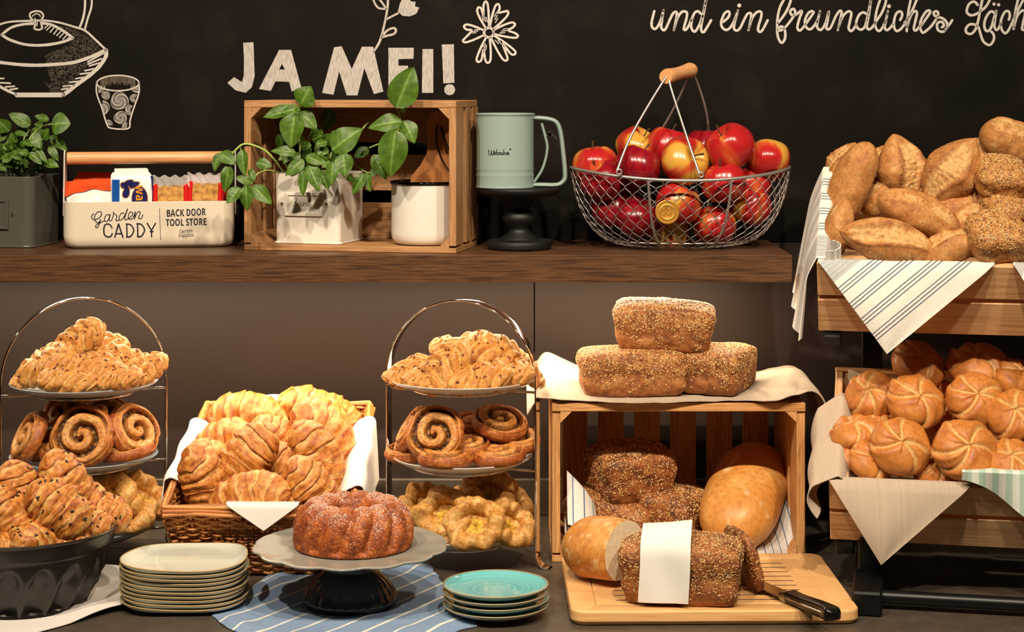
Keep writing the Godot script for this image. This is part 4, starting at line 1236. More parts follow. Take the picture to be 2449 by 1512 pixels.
func apple_geo(seed_: float, deep: float) -> Geo:
	var g := Geo.new()
	g.colored = true
	g.grid(48, 32, func(u, v):
		var a: float = u * TAU
		var t: float = v * PI
		var r: float = 1.0
		# dimples at both poles, five lobes towards the foot
		var dim := exp(-pow(t / 0.42, 2.0)) * 0.42 + exp(-pow((PI - t) / 0.34, 2.0)) * 0.30
		r -= 0.35 * dim
		var lobes := 0.03 * cos(5.0 * a + seed_) * smoothstep(0.9, 0.0, t)
		var p := Vector3(sin(t) * cos(a), -cos(t) * 0.93, sin(t) * sin(a))
		p *= r * (1.0 + 0.05 * n3(p + Vector3.ONE * seed_, 0.9)) + lobes
		p.y += -0.0 + 0.42 * exp(-pow(t / 0.36, 2.0)) * 0.75 - 0.42 * exp(-pow((PI - t) / 0.34, 2.0)) * 0.95
		p.x *= 1.0 - 0.06 * smoothstep(1.4, 0.2, t)
		p.z *= 1.0 - 0.06 * smoothstep(1.4, 0.2, t)
		# ground yellow, red blush with streaks
		var blush: float = n3(Vector3(cos(a), t * 0.5, sin(a)) + Vector3.ONE * seed_ * 3.7, 0.75) * 1.2 + deep + 0.15
		var streak: float = 0.20 * n3(Vector3(cos(a) * 9.0, t * 0.6 + seed_, sin(a) * 9.0), 1.3)
		var k := clampf(blush + streak + 0.35, 0, 1)
		k *= 1.0 - 0.75 * exp(-pow((PI - t) / 0.42, 2.0)) * (1.0 - clampf(deep, 0, 1)) - 0.35 * exp(-pow(t / 0.3, 2.0))
		var c := lin(216, 164, 70).lerp(lin(206, 84, 48), smoothstep(0.02, 0.42, k)).lerp(lin(182, 34, 40), smoothstep(0.36, 0.85, k)).lerp(lin(116, 14, 32), smoothstep(0.5, 1.2, deep + streak))
		g.cc = c
		return p, true)
	return g

func apple_basket(top: float) -> void:
	var bc := Vector3(at(1627, 500, 0.155).x, top, 0.155)
	var bk := thing("wire_basket", "oval grey wire basket with wooden grip, full of red apples", "basket", bc)
	bk.rotation_degrees.y = 4.0
	var A := 0.172
	var B := 0.098
	var surf := func(u: float, v: float) -> Vector3:    # v 0 rim .. 1 bottom middle
		var a := u * TAU
		var ca := cos(a)
		var sa := sin(a)
		var k := pow(cos(v * PI / 2), 0.38)
		var rimy := 0.108 + 0.016 * ca * ca
		var y := rimy * (1.0 - pow(sin(v * PI / 2), 1.35)) + 0.002
		return Vector3(ca * A * k, y, sa * B * k)
	var rim := PackedVector3Array()
	var foot := PackedVector3Array()
	for k in 72:
		rim.append(surf.call(k / 72.0, 0.0))
		foot.append(surf.call(k / 72.0, 0.76))
	part(bk, "rim", Geo.new().tube(rim, 0.0026, 8, true), M.wire)
	part(bk, "foot_ring", Geo.new().tube(foot, 0.0016, 8, true), M.wire)
	for u in [0.19, 0.31, 0.69, 0.81]:
		var q := PackedVector3Array()
		for k in 13:
			q.append(surf.call(u, 0.8 * k / 12.0))
		part(bk, "rib", Geo.new().tube(q, 0.0021, 8), M.wire)
	# chain-link wires: zigzags that meet their neighbours
	var g := Geo.new()
	var N := 42
	var rows := 13
	for k in N:
		for s in [-1.0, 1.0]:
			var q := PackedVector3Array()
			for j in rows * 3 + 1:
				var v := 0.97 * j / (rows * 3.0)
				var ph: float = fposmod(j / 3.0, 2.0)
				var zz: float = ph if ph < 1.0 else 2.0 - ph
				zz = smoothstep(0.0, 1.0, zz)
				var u: float = (k + 0.5 + s * (0.5 * zz - 0.02)) / N + 0.012 * v
				var p: Vector3 = surf.call(u, v)
				q.append(p + Vector3(0, 0, 0.0007 * s))
			g.tube(q, 0.00075, 4)
	part(bk, "wire_mesh", g, M.wire, "chain link wire mesh").set_meta("kind", "stuff")
	# handles and grip
	var inv := func(px: float, py: float, z: float) -> Vector3: return bk.transform.affine_inverse() * at(px, py, z)
	var ga: Vector3 = inv.call(1592, 184, 0.205)
	var gb: Vector3 = inv.call(1654, 167, 0.115)
	for e in [[1476, 408, 0.247, 1592, 186, 0.205, 1512, 320], [1672, 415, 0.247, 1600, 192, 0.205, 1640, 320], [1727, 298, 0.100, 1656, 170, 0.115, 1700, 235], [1606, 310, 0.095, 1648, 178, 0.115, 1628, 250]]:
		var p0: Vector3 = inv.call(e[0], e[1], e[2])
		var p2: Vector3 = inv.call(e[3], e[4], e[5])
		var p1: Vector3 = inv.call(e[6], e[7], (e[2] + e[5]) / 2)
		if e[2] < 0.2:
			p0 = surf.call(0.81 if e[0] > 1650 else 0.69, 0.0)
			var mid := p0.lerp(p2, 0.4)
			p1 = p1 * 0.5 + mid * 0.5
		part(bk, "handle_wire", Geo.new().tube(smooth([p0, p1, p2, p2 + (gb - ga) * (0.25 if e[2] > 0.2 else -0.25)], 6), 0.0020, 8), M.wire)
		if e[2] > 0.2:
			var c := PackedVector3Array()
			for s in 12:
				c.append(p0 + Vector3(0.004 * cos(TAU * s / 12) + 0.003, 0.004 * sin(TAU * s / 12) - 0.002, 0))
			part(bk, "handle_eye", Geo.new().tube(c, 0.0015, 6, true), M.wire)
	var gpts := PackedVector3Array()
	var grad := []
	for k in 15:
		var t := k / 14.0
		gpts.append(ga.lerp(gb, t))
		grad.append((0.0130 - 0.0028 * sin(t * PI)) * (1.0 if k > 0 and k < 14 else 0.82))
	part(bk, "grip", Geo.new().tube(gpts, grad, 20), wood("beech", M.t_beech, 2, 0.35, 2.0), "turned wooden grip")
	var tagc: Vector3 = surf.call(0.25 + 0.035, 0.37) + Vector3(0, 0, 0.004)
	var brass := mat(Color(0.80, 0.58, 0.24), 0.35, 0.75)
	var tg := part(bk, "brass_tag", Geo.new().lathe([Vector2(0, 0), Vector2(0.0175, 0), Vector2(0.0185, 0.0006), Vector2(0.0185, 0.0014), Vector2(0.0175, 0.002), Vector2(0.0165, 0.0016), Vector2(0.0120, 0.0016), Vector2(0.0115, 0.0021), Vector2(0.0108, 0.0021), Vector2(0.0103, 0.0016), Vector2(0, 0.0016)], 40), brass, "round brass tag with embossed emblem")
	tg.transform = Transform3D(Basis(Vector3.RIGHT, PI / 2 - 0.12), tagc)
	var em := Geo.new()
	for k in 4:
		for r in 3:
			em.tube(PackedVector3Array(range(9).map(func(s): return Vector3((k % 2 - 0.5) * 0.0075 + cos(TAU * s / 8) * (0.0012 + r * 0.0009), 0.0018, (k / 2 - 0.5) * 0.0075 + sin(TAU * s / 8) * (0.0012 + r * 0.0009)))), 0.0003, 4)
	for k in 26:
		var a := TAU * k / 26
		if absf(sin(a)) > 0.35:
			em.box(Vector3(cos(a) * 0.0142, 0.0018, sin(a) * 0.0142), Vector3(0.0006, 0.0007, 0.0018), 0.0001, Basis(Vector3.UP, PI / 2 - a))
	part(tg, "emblem", em, brass)
	# apples
	var kinds := []
	for e in [[0.3, 0.15], [1.7, 0.95], [2.9, -0.25], [4.2, 0.45], [5.1, 0.0]]:
		kinds.append(apple_geo(e[0], e[1]).mesh())
	for e in [
		[1420, 396, 0.155, 0.0365, 0, 0, 20, 10, "orange red apple at the left end of the wire basket"],
		[1440, 432, 0.205, 0.0350, 1, 20, 0, 30, "dark red apple half behind the rim near the left end"],
		[1525, 352, 0.105, 0.0350, 2, 30, 40, -10, "yellow apple peeking up behind the left handle wire"],
		[1527, 396, 0.212, 0.0350, 1, 10, 30, -20, "deep crimson apple in front of the left handle wire"],
		[1597, 352, 0.120, 0.0370, 3, 0, 0, -15, "plain red apple at the back under the wooden grip"],
		[1637, 385, 0.195, 0.0390, 2, 62, 20, -40, "yellow apple with its stalk showing beside the right handle wire"],
		[1745, 352, 0.165, 0.0395, 3, -20, 60, 35, "largest bright red apple on top of the heap"],
		[1836, 382, 0.135, 0.0360, 4, 150, 20, 0, "yellow and red apple at the right end of the heap"],
		[1737, 437, 0.212, 0.0355, 3, 5, 0, 15, "red apple leaning over the front rim at the right"],
		[1808, 492, 0.165, 0.0345, 3, 10, 90, 10, "red apple low behind the mesh at the right end"],
		[1622, 488, 0.195, 0.0365, 0, 10, 150, 20, "orange red apple behind the mesh next to the brass tag"],
		[1708, 538, 0.170, 0.0340, 4, 10, 40, 160, "yellow bottomed apple low behind the mesh near the right rib"],
		[1522, 520, 0.180, 0.0345, 1, 40, 80, 20, "dark crimson apple low behind the mesh near the left rib"],
		[1452, 500, 0.150, 0.0330, 1, 10, 20, 0, "dark red apple low behind the mesh at the left end"],
		[1690, 352, 0.092, 0.0345, 1, 0, 0, 0, "dark red apple mostly hidden behind the largest apple"],
		[1600, 552, 0.135, 0.0330, 2, 90, 0, 0, "greenish apple at the bottom middle of the wire basket"],
		[1475, 440, 0.120, 0.0340, 3, 0, 50, 0, "red apple at the back left inside the wire basket"],
		[1790, 440, 0.110, 0.0340, 3, 0, 80, 0, "red apple at the back right inside the wire basket"]]:
		var p := at(e[0], e[1], e[2])
		for it in 12:    # keep the fruit inside the wires
			var q: Vector3 = bk.transform.affine_inverse() * p
			var kk := pow(clampf((q.y - e[3] * 0.25) / 0.105, 0.05, 1.0), 0.33)
			if q.y > 0.135:
				kk = 1.15
			var f := Vector2(q.x / (A * kk - e[3]), q.z / (B * kk - e[3] - 0.002)).length()
			if f <= 1.0:
				break
			q.z *= 0.86
			q.x *= 0.995
			var w: Vector3 = bk.transform * q
			p = Vector3(w.x, at(e[0], e[1], w.z).y, w.z)
		var o := thing("apple", e[8], "apple", p, "apples in the wire basket")
		o.basis = turned(e[5], e[6], e[7], Vector3.ONE * e[3])
		part(o, "fruit", kinds[e[4]], M.apple)
		part(o, "stalk", Geo.new().tube(PackedVector3Array([Vector3(0, 0.50, 0), Vector3(0.02, 0.8, 0), Vector3(0.09, 1.06, 0.03)]), [0.035, 0.03, 0.05], 6), M.stem)

# ---------------------------------------------------------------- bread and pastry
func place(o: Node3D, px: float, py: float, z: float, rx: float, ry: float, rz: float, s := 1.0) -> void:
	o.transform = Transform3D(turned(rx, ry, rz, Vector3.ONE * s), at(px, py, z))

# a croissant along x, horns bent to +z; unit: metres at size 1 = 0.12 long
func croissant_geo(sd: float, bend: float, fat: float, wraps: float, ridge: float, L: float) -> Geo:
	var g := Geo.new()
	g.colored = true
	g.grid(44, 140, func(u, w):
		var v: float = w * 2.0 - 1.0
		var a: float = u * TAU
		var av := absf(v)
		var R: float = fat * (0.030 * pow(maxf(0.0, 1.0 - pow(av, 2.0)), 0.62) + 0.0035 * smoothstep(1.0, 0.85, av))
		var skew: float = 0.42 * cos(a + sd) * (1.0 if v > 0 else -1.0) * smoothstep(0.02, 0.25, av)
		var s := av * wraps + skew * 0.6 + 0.35 + 0.22 * n3(Vector3(v * 1.5, cos(a), sin(a)) + Vector3.ONE * sd, 1.0)
		var saw := fposmod(s, 1.0)
		var bump := ridge * pow(1.0 - saw, 0.7) * smoothstep(0.0, 0.07, saw)
		var q := Vector3(v * 3.0, cos(a), sin(a)) + Vector3.ONE * sd * 5.0
		var lump := 0.11 * n3(q, 1.1)
		var lines := 0.6 * n3(Vector3(av * 40.0 + skew * 5.0, cos(a) * 1.1, sin(a) * 1.1 + sd), 1.0) + 0.7 * n3(Vector3(av * 95.0 + skew * 12.0, cos(a) * 1.6, sin(a) * 1.6 - sd), 1.0)
		R *= 0.93 + bump + lump + 0.018 * lines
		var c := Vector3(v * L * (1.0 - 0.10 * bend * av), 0.004 * av * av, bend * 0.028 * v * v)
		var tg := Vector3(1, 0, bend * 0.9 * v).normalized()
		var side := Vector3(-tg.z, 0, tg.x)
		var p := c + side * cos(a) * R + Vector3.UP * sin(a) * R * 0.86
		if p.y < -0.018 * fat:
			p.y = -0.018 * fat + (p.y + 0.018 * fat) * 0.3
		var baked := clampf(0.56 + 0.55 * fbm(q, 1.6) + 0.30 * lines - 0.75 * smoothstep(0.6, 1.0, saw) + 0.25 * smoothstep(0.3, 0.05, saw), 0, 1)
		g.cc = lin(236, 188, 116).lerp(lin(220, 148, 68), smoothstep(0.05, 0.45, baked)).lerp(lin(178, 92, 34), smoothstep(0.5, 0.95, baked))
		return p, true)
	return g

# chips or seeds sprinkled over a mesh: pick random faces, keep by chance(normal, point)
func sprinkle(parent: Node, called: String, g: Geo, count: int, chance: Callable, mesh: Mesh, lo: float, hi: float, cols: Array, lift := 0.3, flatten := 1.0, sd := 1) -> void:
	var r := RandomNumberGenerator.new()
	r.seed = sd * 977 + 5
	var areas := PackedFloat32Array()
	var total := 0.0
	for k in range(0, g.ix.size(), 3):
		total += (g.v[g.ix[k + 1]] - g.v[g.ix[k]]).cross(g.v[g.ix[k + 2]] - g.v[g.ix[k]]).length()
		areas.append(total)
	var places := []
	var colors := []
	var tries := 0
	while places.size() < count and tries < count * 6:
		tries += 1
		var f := areas.bsearch(r.randf() * total) * 3
		if f + 2 >= g.ix.size():
			continue
		var a := r.randf()
		var b := r.randf()
		if a + b > 1.0:
			a = 1.0 - a
			b = 1.0 - b
		var i0 := g.ix[f]
		var i1 := g.ix[f + 1]
		var i2 := g.ix[f + 2]
		var p := g.v[i0] + (g.v[i1] - g.v[i0]) * a + (g.v[i2] - g.v[i0]) * b
		var nn := (g.n[i0] + g.n[i1] + g.n[i2]).normalized()
		if r.randf() > chance.call(nn, p):
			continue
		var s := r.randf_range(lo, hi)
		var t := nn.cross(Vector3(r.randf_range(-1, 1), r.randf_range(-1, 1), r.randf_range(-1, 1))).normalized()
		var bs := Basis(nn.cross(t) * s, nn * s * flatten, t * s)
		places.append(Transform3D(bs, p + nn * s * lift))
		colors.append(cols[r.randi() % cols.size()])
	scatter(parent, called, mesh, M.seed, places, colors)

# a plaited pecan pastry lying along x, top up
func plait_geo(sd: float) -> Geo:
	var g := Geo.new()
	g.colored = true
	g.grid(64, 72, func(u, w):
		var v: float = w * 2.0 - 1.0
		var a: float = u * TAU
		var s := cos(a)
		var prof := pow(maxf(0.0, 1.0 - pow(absf(v), 3.2)), 0.5)
		var dirn := 1.0 if s > 0 else -1.0
		var cx: float = absf(wrapf(a - PI / 2, -PI, PI)) / (PI / 2)
		var ph: float = v * 2.2 + minf(cx, 1.2) * 1.05 + (0.25 if dirn > 0 else -0.25) + sd * 0.37 + 0.12 * n3(Vector3(v * 3.0, s, sd), 1.0)
		var saw := absf(fposmod(ph, 1.0) - 0.5) * 2.0
		var strand := pow(cos(saw * PI * 0.5), 0.6)
		var topf := smoothstep(-0.25, 0.25, sin(a))
		var q := Vector3(v * 2.0, s, sin(a)) + Vector3.ONE * sd * 3.3
		var lump := 1.0 + 0.10 * n3(q, 0.8)
		var hw := 0.030 * prof * (0.78 + 0.27 * strand) * lump + 0.001
		var hh := 0.0215 * prof * lump * (1.0 - 0.50 * topf * (1.0 - strand)) + 0.001
		var seamd := 0.08 * topf * exp(-s * s * 40.0)
		var p := Vector3(v * 0.050 + 0.004 * n3(q, 0.7), sin(a) * hh * (1.0 - seamd), s * hw)
		if p.y < -0.011:
			p.y = -0.011 + (p.y + 0.011) * 0.2
		var lines := n3(Vector3(v * 26.0 + absf(s) * 7.0, s * 0.8, sd), 1.3)
		var baked := clampf(0.44 + 0.30 * fbm(q, 1.2) + 0.20 * lines + 0.45 * (strand - 0.7), 0, 1)
		g.cc = lin(238, 200, 134).lerp(lin(224, 160, 80), smoothstep(0.1, 0.5, baked)).lerp(lin(176, 96, 40), smoothstep(0.55, 0.95, baked))
		return p, true)
	return g

# a coiled snail pastry lying flat
func snail_geo(sd: float) -> Geo:
	var g := Geo.new()
	g.colored = true
	g.grid(80, 56, func(u, w):
		var a: float = u * TAU
		var h := 0.021
		var r := 0.0
		var y := 0.0
		var wall := 0.0
		if w < 0.08:
			r = w / 0.08 * 0.94
		elif w < 0.32:
			var t: float = (w - 0.08) / 0.24
			r = 0.94 + 0.09 * sin(t * PI)
			y = h * t * 0.92
			wall = 1.0
		else:
			r = (1.0 - w) / 0.68 * 0.955
			y = h * (0.92 + 0.08 * smoothstep(1.0, 0.85, r))
		var rim := r
		var coil := fposmod(r * 2.0 - u + sd * 0.2, 1.0)
		var groove := 0.0
		if w > 0.36:
			groove = smoothstep(0.25, 0.10, minf(coil, 1.0 - coil)) * smoothstep(0.0, 0.10, r) * smoothstep(0.97, 0.86, r)
			y += -0.009 * groove + 0.0045 * sin(coil * PI)
		var q := Vector3(cos(a) * r, y * 30.0, sin(a) * r) + Vector3.ONE * sd * 4.1
		var R: float = 0.046 * (1.0 + 0.05 * n3(Vector3(cos(a), sin(a), sd), 1.0)) + (0.003 * (u if w < 0.36 else 0.0))
		var lines := n3(Vector3(a * 1.5, y * 700.0, sd) if wall > 0 else Vector3(a, r * 22.0, sd), 1.0)
		var baked := clampf(0.42 + 0.4 * fbm(q, 2.2) + 0.22 * lines + 0.25 * wall + 0.25 * smoothstep(0.7, 0.95, rim), 0, 1)
		var c := lin(236, 192, 122).lerp(lin(218, 148, 72), smoothstep(0.1, 0.5, baked)).lerp(lin(172, 92, 38), smoothstep(0.55, 1.0, baked))
		g.cc = c.lerp(lin(62, 30, 14), groove * clampf(0.85 + 0.8 * n3(q, 6.0), 0, 1))
		return Vector3(cos(a) * r * R, y + 0.0008 * lines, sin(a) * r * R), true)
	return g

# a puffed ring with a custard middle
func puff_geo(sd: float) -> Geo:
	var g := Geo.new()
	g.colored = true
	g.grid(72, 40, func(u, w):
		var a: float = u * TAU
		var wob := 1.0 + 0.16 * n3(Vector3(cos(a), sin(a), sd * 3.0), 0.9) + 0.06 * n3(Vector3(cos(a), sin(a), sd), 3.0)
		var b: float = w * 1.0
		var r := 0.0
		var y := 0.0
		var rimh := 0.029 * (1.0 + 0.45 * n3(Vector3(cos(a) * 1.2, sin(a) * 1.2, sd * 7.0), 1.0))
		if b < 0.10:
			r = b / 0.10 * 0.80
		elif b < 0.72:
			var t: float = lerpf(-1.75, 3.5, (b - 0.10) / 0.62)
			r = 0.71 + 0.29 * cos(t)
			y = rimh * (0.5 + 0.5 * sin(t))
		else:
			var t2: float = (b - 0.72) / 0.28
			r = lerpf(0.438, 0.0, t2)
			y = rimh * lerpf(0.325, 0.20, smoothstep(0.0, 0.5, t2))
		var q := Vector3(cos(a) * r, y * 40.0, sin(a) * r) + Vector3.ONE * sd * 2.7
		var lines := n3(Vector3(cos(a) * 2.2 + r * 4.0, sin(a) * 2.2, y * 520.0 + r * 16.0), 1.1)
		var R := 0.046 * wob
		var baked := clampf(0.30 + 0.42 * fbm(q, 1.8) + 0.28 * lines, 0, 1)
		var c := lin(232, 190, 118).lerp(lin(216, 156, 78), smoothstep(0.1, 0.5, baked)).lerp(lin(180, 110, 46), smoothstep(0.65, 1.0, baked))
		g.cc = c.lerp(lin(222, 186, 52), smoothstep(0.75, 0.88, b) * 0.9)
		return Vector3(cos(a) * r * R, y + 0.0012 * lines * smoothstep(0.05, 0.2, b), sin(a) * r * R), true)
	return g

# a star-cut kaiser roll, top up
func kaiser_geo(sd: float, cuts := 5) -> Geo:
	var g := Geo.new()
	g.colored = true
	g.grid(84, 48, func(u, w):
		var a: float = u * TAU
		var t: float = w * PI
		var rho: float = clampf((PI - t) / 1.75, 0, 1.3)
		var near := 9.0
		for k in cuts:
			var ga := TAU * k / cuts + 0.75 * rho * rho + 0.38 * sin(sd * 9.0 + k * 2.1)
			var d := wrapf(a - ga, -PI, PI)
			if absf(d) < absf(near):
				near = d
		var dist: float = near * maxf(rho, 0.06)
		var wid := 0.042
		var gr := exp(-pow(dist / wid, 2.0)) * smoothstep(1.16, 0.80, rho)
		var lip := exp(-pow((dist + 0.13) / 0.10, 2.0)) * smoothstep(1.1, 0.7, rho)
		var d3 := Vector3(sin(t) * cos(a), -cos(t), sin(t) * sin(a))
		var sc := 1.0 / pow(pow(absf(d3.x), 2.3) + pow(absf(d3.y), 2.3) + pow(absf(d3.z), 2.3), 1.0 / 2.3)
		var p := d3 * sc * (1.0 + 0.045 * n3(d3 + Vector3.ONE * sd, 1.2) - 0.12 * gr + 0.065 * lip)
		p.y *= 0.64 if p.y > 0 else 0.44
		var baked := clampf(0.42 + 0.38 * fbm(d3 + Vector3.ONE * sd * 2.0, 1.3) + 0.06 - 0.7 * gr + 0.1 * lip, 0, 1)
		g.cc = lin(226, 180, 114).lerp(lin(208, 134, 62), smoothstep(0.0, 0.28, baked)).lerp(lin(176, 92, 36), smoothstep(0.4, 0.95, baked))
		return p * 0.049, true)
	return g

# a rustic roll along x: long with pointed ends and a split along the top
func split_geo(sd: float, hl: float, hw: float, hh: float, point: float, split: float) -> Geo:
	var g := Geo.new()
	g.colored = true
	g.grid(64, 72, func(u, w):
		var v: float = w * 2.0 - 1.0
		var a: float = u * TAU
		var prof := pow(maxf(0.0, 1.0 - pow(absf(v), point)), 0.72 if point < 2.0 else 0.55)
		var q := Vector3(v * 1.8, cos(a), sin(a)) + Vector3.ONE * sd * 3.0
		var rough := fbm(q, 1.3)
		var off: float = cos(a) + 0.22 * sin(v * 2.2 + sd)
		var inside := smoothstep(0.50, 0.36, absf(off)) * smoothstep(-0.2, 0.3, sin(a)) * smoothstep(0.86, 0.62, absf(v)) * split
		var edge := exp(-pow((absf(off) - 0.50) / 0.07, 2.0)) * smoothstep(0.0, 0.3, sin(a)) * smoothstep(0.9, 0.7, absf(v)) * split
		var k := 1.0 + 0.06 * n3(q, 1.0) - 0.20 * inside + 0.11 * edge * (1.0 + 0.6 * fbm(q, 6.0)) + 0.12 * inside * fbm(q, 5.0) + 0.02 * fbm(q, 3.0)
		var p := Vector3(v * hl * (1.0 + 0.02 * rough), sin(a) * hh * prof * k, cos(a) * hw * prof * k)
		if p.y < -hh * 0.55:
			p.y = -hh * 0.55 + (p.y + hh * 0.55) * 0.25
		var baked := clampf(0.52 + 0.55 * rough + 0.16 * n3(q, 9.0) - 0.6 * inside + 0.4 * edge + 0.5 * inside * fbm(q, 8.0), 0, 1)
		g.cc = lin(220, 176, 114).lerp(lin(194, 134, 72), smoothstep(0.1, 0.45, baked)).lerp(lin(148, 86, 40), smoothstep(0.55, 1.0, baked))
		return p, true)
	return g

# a box-like loaf with a domed top
func loaf_geo(sd: float, half: Vector3, pw: float, dome: float, dark: float, cut_x := 9.0) -> Geo:
	var g := Geo.new()
	g.colored = true
	g.grid(72, 52, func(u, w):
		var a: float = u * TAU
		var t: float = w * PI
		var d := Vector3(sin(t) * cos(a), -cos(t), sin(t) * sin(a))
		# spread the rows towards the sides
		d.y = signf(d.y) * pow(absf(d.y), 0.8)
		d = d.normalized()
		var sc := 1.0 / pow(pow(absf(d.x), pw) + pow(absf(d.y), pw) + pow(absf(d.z), pw), 1.0 / pw)
		var p := d * sc
		if p.y > 0:
			p.y *= 1.0 + dome * (1.0 - 0.55 * p.x * p.x - 0.45 * p.z * p.z) - dome * 0.55
		var bulge := 1.0 + 0.05 * smoothstep(-0.2, 0.5, p.y) - 0.05 * smoothstep(-0.3, -1.0, p.y)
		p.x *= bulge
		p.z *= bulge
		var q := p * 1.1 + Vector3.ONE * sd * 4.0
		p *= 1.0 + 0.035 * n3(q, 1.2) + 0.016 * fbm(q, 4.0)
		if p.x > cut_x:
			p.x = cut_x + 0.01 * fbm(q, 6.0)
		var baked := clampf(0.45 + 0.7 * fbm(q, 1.6) + dark, 0, 1)
		g.cc = lin(206, 150, 88).lerp(lin(168, 104, 54), smoothstep(0.1, 0.5, baked)).lerp(lin(104, 56, 28), smoothstep(0.55, 1.0, baked))
		return Vector3(p.x * half.x, p.y * half.y, p.z * half.z), true)
	return g

func pastry_meshes() -> void:
	M.croissants = []
	for e in [[0.2, 0.55, 1.02, 2.9], [1.3, 0.9, 0.97, 2.6], [2.6, 0.25, 1.10, 3.2], [3.8, 0.7, 1.14, 2.7]]:
		M.croissants.append(croissant_geo(e[0], e[1], e[2], e[3], 0.125, 0.060))
	M.minis = []
	for e in [[5.2, 0.12, 1.12, 2.8], [6.1, 0.3, 1.08, 2.5], [7.4, 0.05, 1.18, 3.0]]:
		M.minis.append(croissant_geo(e[0], e[1], e[2], e[3], 0.085, 0.050))
	M.plaits = [plait_geo(0.4), plait_geo(1.5), plait_geo(2.7), plait_geo(3.9)]
	M.snails = [snail_geo(0.3), snail_geo(1.8), snail_geo(3.1)]
	M.puffs = [puff_geo(0.6), puff_geo(1.9), puff_geo(3.3), puff_geo(4.4)]
	for key in ["croissants", "minis", "plaits", "snails", "puffs"]:
		M[key + "_mesh"] = M[key].map(func(x): return x.mesh())

# one pastry as a thing: body, and what is strewn on it
func pastry(called: String, key: String, kind: int, label: String, category: String, group: String) -> Node3D:
	var id := "made_%s_%d_%s" % [key, kind, called]
	if M.has(id):
		var c := copy(M[id], label)
		return c
	var o := thing(called, label, category, Vector3.ZERO, group)
	part(o, "dough", M[key + "_mesh"][kind], M.flaky)
	var choc := [lin(46, 24, 14), lin(64, 36, 20), lin(36, 18, 10)]
	if key == "minis":
		sprinkle(o, "chocolate_sprinkles", M[key][kind], 22, func(nn, p): return smoothstep(0.25, 0.8, nn.y) * (1.0 if n3(p, 60.0) > 0.05 else 0.06), M.chip_mesh, 0.0022, 0.0030, choc, 0.25, 1.0, kind)
	elif key == "plaits":
		sprinkle(o, "pecan_pieces", M[key][kind], 22, func(nn, p): return smoothstep(0.4, 0.9, nn.y) * (1.0 if absf(p.x) < 0.034 else 0.0), M.chip_mesh, 0.0014, 0.0032, [lin(104, 48, 26), lin(132, 66, 36), lin(84, 38, 22)], 0.25, 1.0, kind)
	elif key == "snails":
		sprinkle(o, "chocolate_pieces", M[key][kind], 12, func(nn, p): return 1.0 if p.y > 0.010 and p.y < 0.0165 and Vector2(p.x, p.z).length() < 0.038 else 0.0, M.chip_mesh, 0.002, 0.0036, choc, 0.2, 1.0, kind)
	M[id] = o
	return o

# seeded loaf: body with seeds pressed in
func seeded_loaf(called: String, label: String, g: Geo, count: int, low: float, sd: int, group: String) -> Node3D:
	var o := thing(called, label, "bread", Vector3.ZERO, group)
	part(o, "loaf", g, M.crust)
	sprinkle(o, "seeds", g, count, func(nn, p): return clampf(0.12 + smoothstep(low, low + 0.03, p.y) + 0.8 * n3(p, 45.0), 0.0, 1.0) if nn.y > -0.4 else 0.0, M.seed_mesh, 0.0010, 0.0016, [lin(222, 186, 124), lin(204, 160, 96), lin(232, 204, 150), lin(150, 100, 56), lin(96, 58, 34), lin(214, 172, 108)], 0.15, 1.0, sd)
	return o

# ---------------------------------------------------------------- counter, left half
func etagere(called: String, label: String, c: Vector3, half: float, topy: float, turn: float, rings: Array) -> Node3D:
	var o := thing(called, label, "cake stand", c)
	o.rotation_degrees.y = turn
	# one flat band bent into an arch with turned-out feet
	var q := []
	q.append(Vector3(-half - 0.020, 0.0012, 0))
	q.append(Vector3(-half - 0.008, 0.003, 0))
	q.append(Vector3(-half - 0.001, 0.014, 0))
	var spring := topy - half * 1.02
	for k in 5:
		q.append(Vector3(-half, lerpf(0.03, spring, k / 4.0), 0))
	for k in range(1, 20):
		var a := PI - PI * k / 20
		q.append(Vector3(cos(a) * half, spring + sin(a) * (topy - spring), 0))
	for k in 5:
		q.append(Vector3(half, lerpf(spring, 0.03, k / 4.0), 0))
	q.append(Vector3(half + 0.001, 0.014, 0))
	q.append(Vector3(half + 0.008, 0.003, 0))
	q.append(Vector3(half + 0.020, 0.0012, 0))
	var pts := smooth(q, 4)
	var g := Geo.new()
	var m := pts.size()
	g.grid(8, m - 1, func(u, w):
		var k := int(round(w * (m - 1)))
		var tg: Vector3 = (pts[mini(k + 1, m - 1)] - pts[maxi(k - 1, 0)]).normalized()
		var nn := Vector3(tg.y, -tg.x, 0)
		var e := rrect(fposmod(u + 0.125, 1.0), 0.0095, 0.0012, 0.0009)
		return pts[k] + Vector3(0, 0, e.x) + nn * e.y, true, 0)
	part(o, "arch", g, M.chrome)
	for r in rings:     # [height, ring radius]
		var ring := PackedVector3Array()
		for k in 48:
			ring.append(Vector3(cos(TAU * k / 48) * r[1], r[0], sin(TAU * k / 48) * r[1]))
		var t := part(o, "plate_ring", Geo.new().tube(ring, 0.0018, 8, true), M.chrome)
		for s in [-1.0, 1.0]:
			part(t, "ring_arm", Geo.new().tube(PackedVector3Array([Vector3(s * r[1], r[0], 0), Vector3(s * (half - 0.001), r[0], 0)]), 0.0020, 8), M.chrome)
	return o

